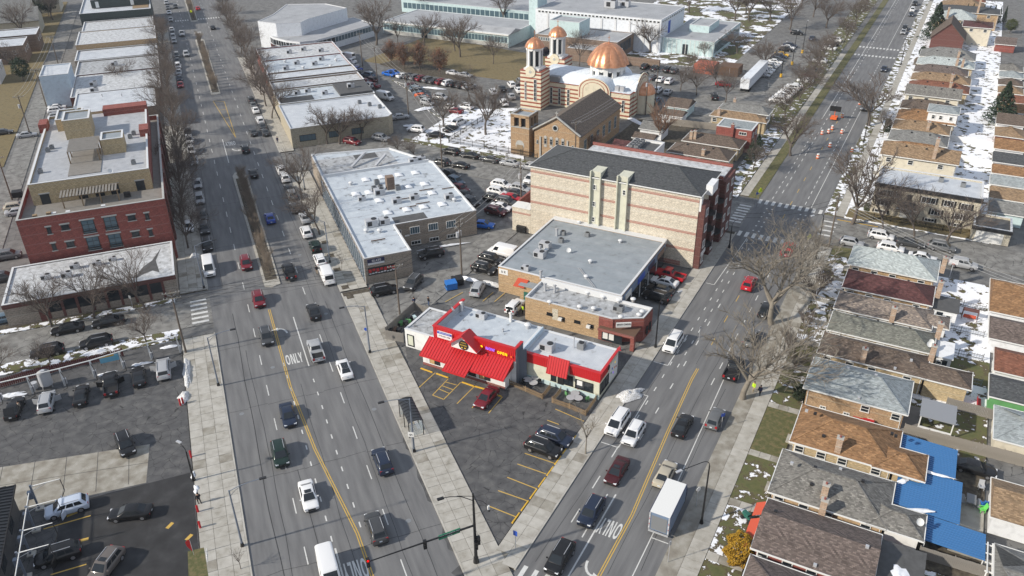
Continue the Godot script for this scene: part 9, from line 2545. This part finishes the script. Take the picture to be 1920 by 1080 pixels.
	bpart(rb,"seat",Vector3(0,0.45,0),Vector3(2.6,0.08,0.5),M.red_paint)
	bpart(rb,"backrest",Vector3(0,0.75,-0.24),Vector3(2.6,0.5,0.06),M.red_paint)
	for x in [-1.1,1.1]: bpart(rb,"leg",Vector3(x,0.22,0),Vector3(0.1,0.44,0.4),M.red_paint)
	var cn=thing("traffic_cone","pink traffic cone at the corner restaurant door","cone",fN(98.4,-34.4))
	cpart(cn,"cone",Vector3(0,0.04,0),0.16,0.75,M.cone_pink,12,0.04)
	bpart(cn,"foot",Vector3(0,0.02,0),Vector3(0.4,0.05,0.4),M.cone_pink)
	var st=thing("side_stairs","red painted side stairs of the pale blue roof bungalow","stairs",fN(96.3,0.4),-HN)
	for i in 4: bpart(st,"tread",Vector3(-1.0+i*0.45,0.15+0.2*i,0),Vector3(0.45,0.3,1.0),M.red_paint)
	bpart(st,"landing",Vector3(1.0,0.5,0),Vector3(1.0,0.9,1.0),M.red_paint)
	bpart(st,"rail",Vector3(0.2,1.4,0.5),Vector3(2.6,0.08,0.06),M.red_paint)
	# verges of the west side street and small lawns
	rect_pad("verge","muddy verge with snow before the white-roofed office","verge","L",131.7,133.1,-60,-9.5,0.1,M.snow_half)
	rect_pad("verge","muddy verge with snow behind the red fence","verge","L",119.1,122.3,-60,-9.2,0.1,M.snow_half)
	rect_pad("verge","snowy strip along the church fence","verge","N",161.7,163.4,-118,-62,0.1,M.snow_some)
	pad("corner_lawn","snow and dry lawn before the brown bungalows","lawn","N",[[163.5,-37.5],[163.5,-33.2],[212,-33.2],[212,-37.5]],0.1,M.snow_half)
	pad("apartment_lawn","dry brown lawn in front of the walk-up apartments","lawn","N",[[163.2,-11.3],[163.2,11.0],[167.7,11.0],[167.7,-11.3]],0.15,M.turf_dry)
	pad("church_yard","dry ground and snow behind the old church","lawn","N",[[173,-70.5],[173,-53.5],[204,-53.5],[204,-70.5]],0.03,M.dirt)
	pad("left_yards","snowy yards beyond the left alley","lawn","L",[[215,-90],[215,-45],[440,-45],[440,-120]],0.03,M.turf_dry)
	pad("parking_island","snowy kerbed island in the school drive","island","N",[[206.8,-152.5],[204.0,-144.6],[186.3,-126.3],[180.2,-117.2],[192.6,-130.4]],0.1,M.snow_half)
	pad("oak_bed","leaf-littered bed under the russet oaks","lawn","N",[[221.1,-167.5],[228.3,-165.4],[225.8,-141.7],[216.2,-130.0],[216.4,-154.1]],0.08,M.dirt)
func _ready() -> void:
	var cam=Camera3D.new()
	cam.name="camera"
	add_child(cam)
	cam.fov=38.8087
	cam.far=2500
	cam.near=0.5
	cam.position=Vector3(0,70,0)
	cam.basis=Basis(Vector3.RIGHT,-0.519533)*Basis(Vector3.BACK,-0.0135441)
	var we=WorldEnvironment.new()
	we.name="daylight"
	var env=Environment.new()
	env.background_mode=Environment.BG_SKY
	var sky=Sky.new()
	var sm=ProceduralSkyMaterial.new()
	sm.sky_top_color=Color(0.66,0.71,0.79)
	sm.sky_horizon_color=Color(0.87,0.885,0.9)
	sm.ground_bottom_color=Color(0.35,0.35,0.35)
	sm.ground_horizon_color=Color(0.6,0.62,0.64)
	sm.sky_energy_multiplier=0.95
	sky.sky_material=sm
	env.sky=sky
	env.tonemap_mode=Environment.TONE_MAPPER_LINEAR
	env.tonemap_exposure=1.2
	env.fog_enabled=true
	env.fog_density=0.00012
	env.fog_light_color=Color(0.82,0.85,0.89)
	env.sdfgi_enabled=true
	env.ssao_enabled=true
	env.ssil_enabled=true
	we.environment=env
	add_child(we)
	var sun=DirectionalLight3D.new()
	sun.name="sun"
	sun.light_energy=1.3
	sun.light_angular_distance=1.6
	sun.light_color=Color(1.0,0.965,0.91)
	sun.shadow_enabled=true
	add_child(sun)
	var az=deg_to_rad(-21.0); var el=deg_to_rad(31.0)
	sun.look_at_from_position(Vector3.ZERO,Vector3(cos(az)*cos(el),-sin(el),sin(az)*cos(el)))
	rng.seed=7
	materials()
	vegetation()
	rng.seed=11
	ground()
	shops()
	restaurant()
	blocks_left()
	churches()
	school()
	houses()
	traffic()
	trees()
	street()
	yards()
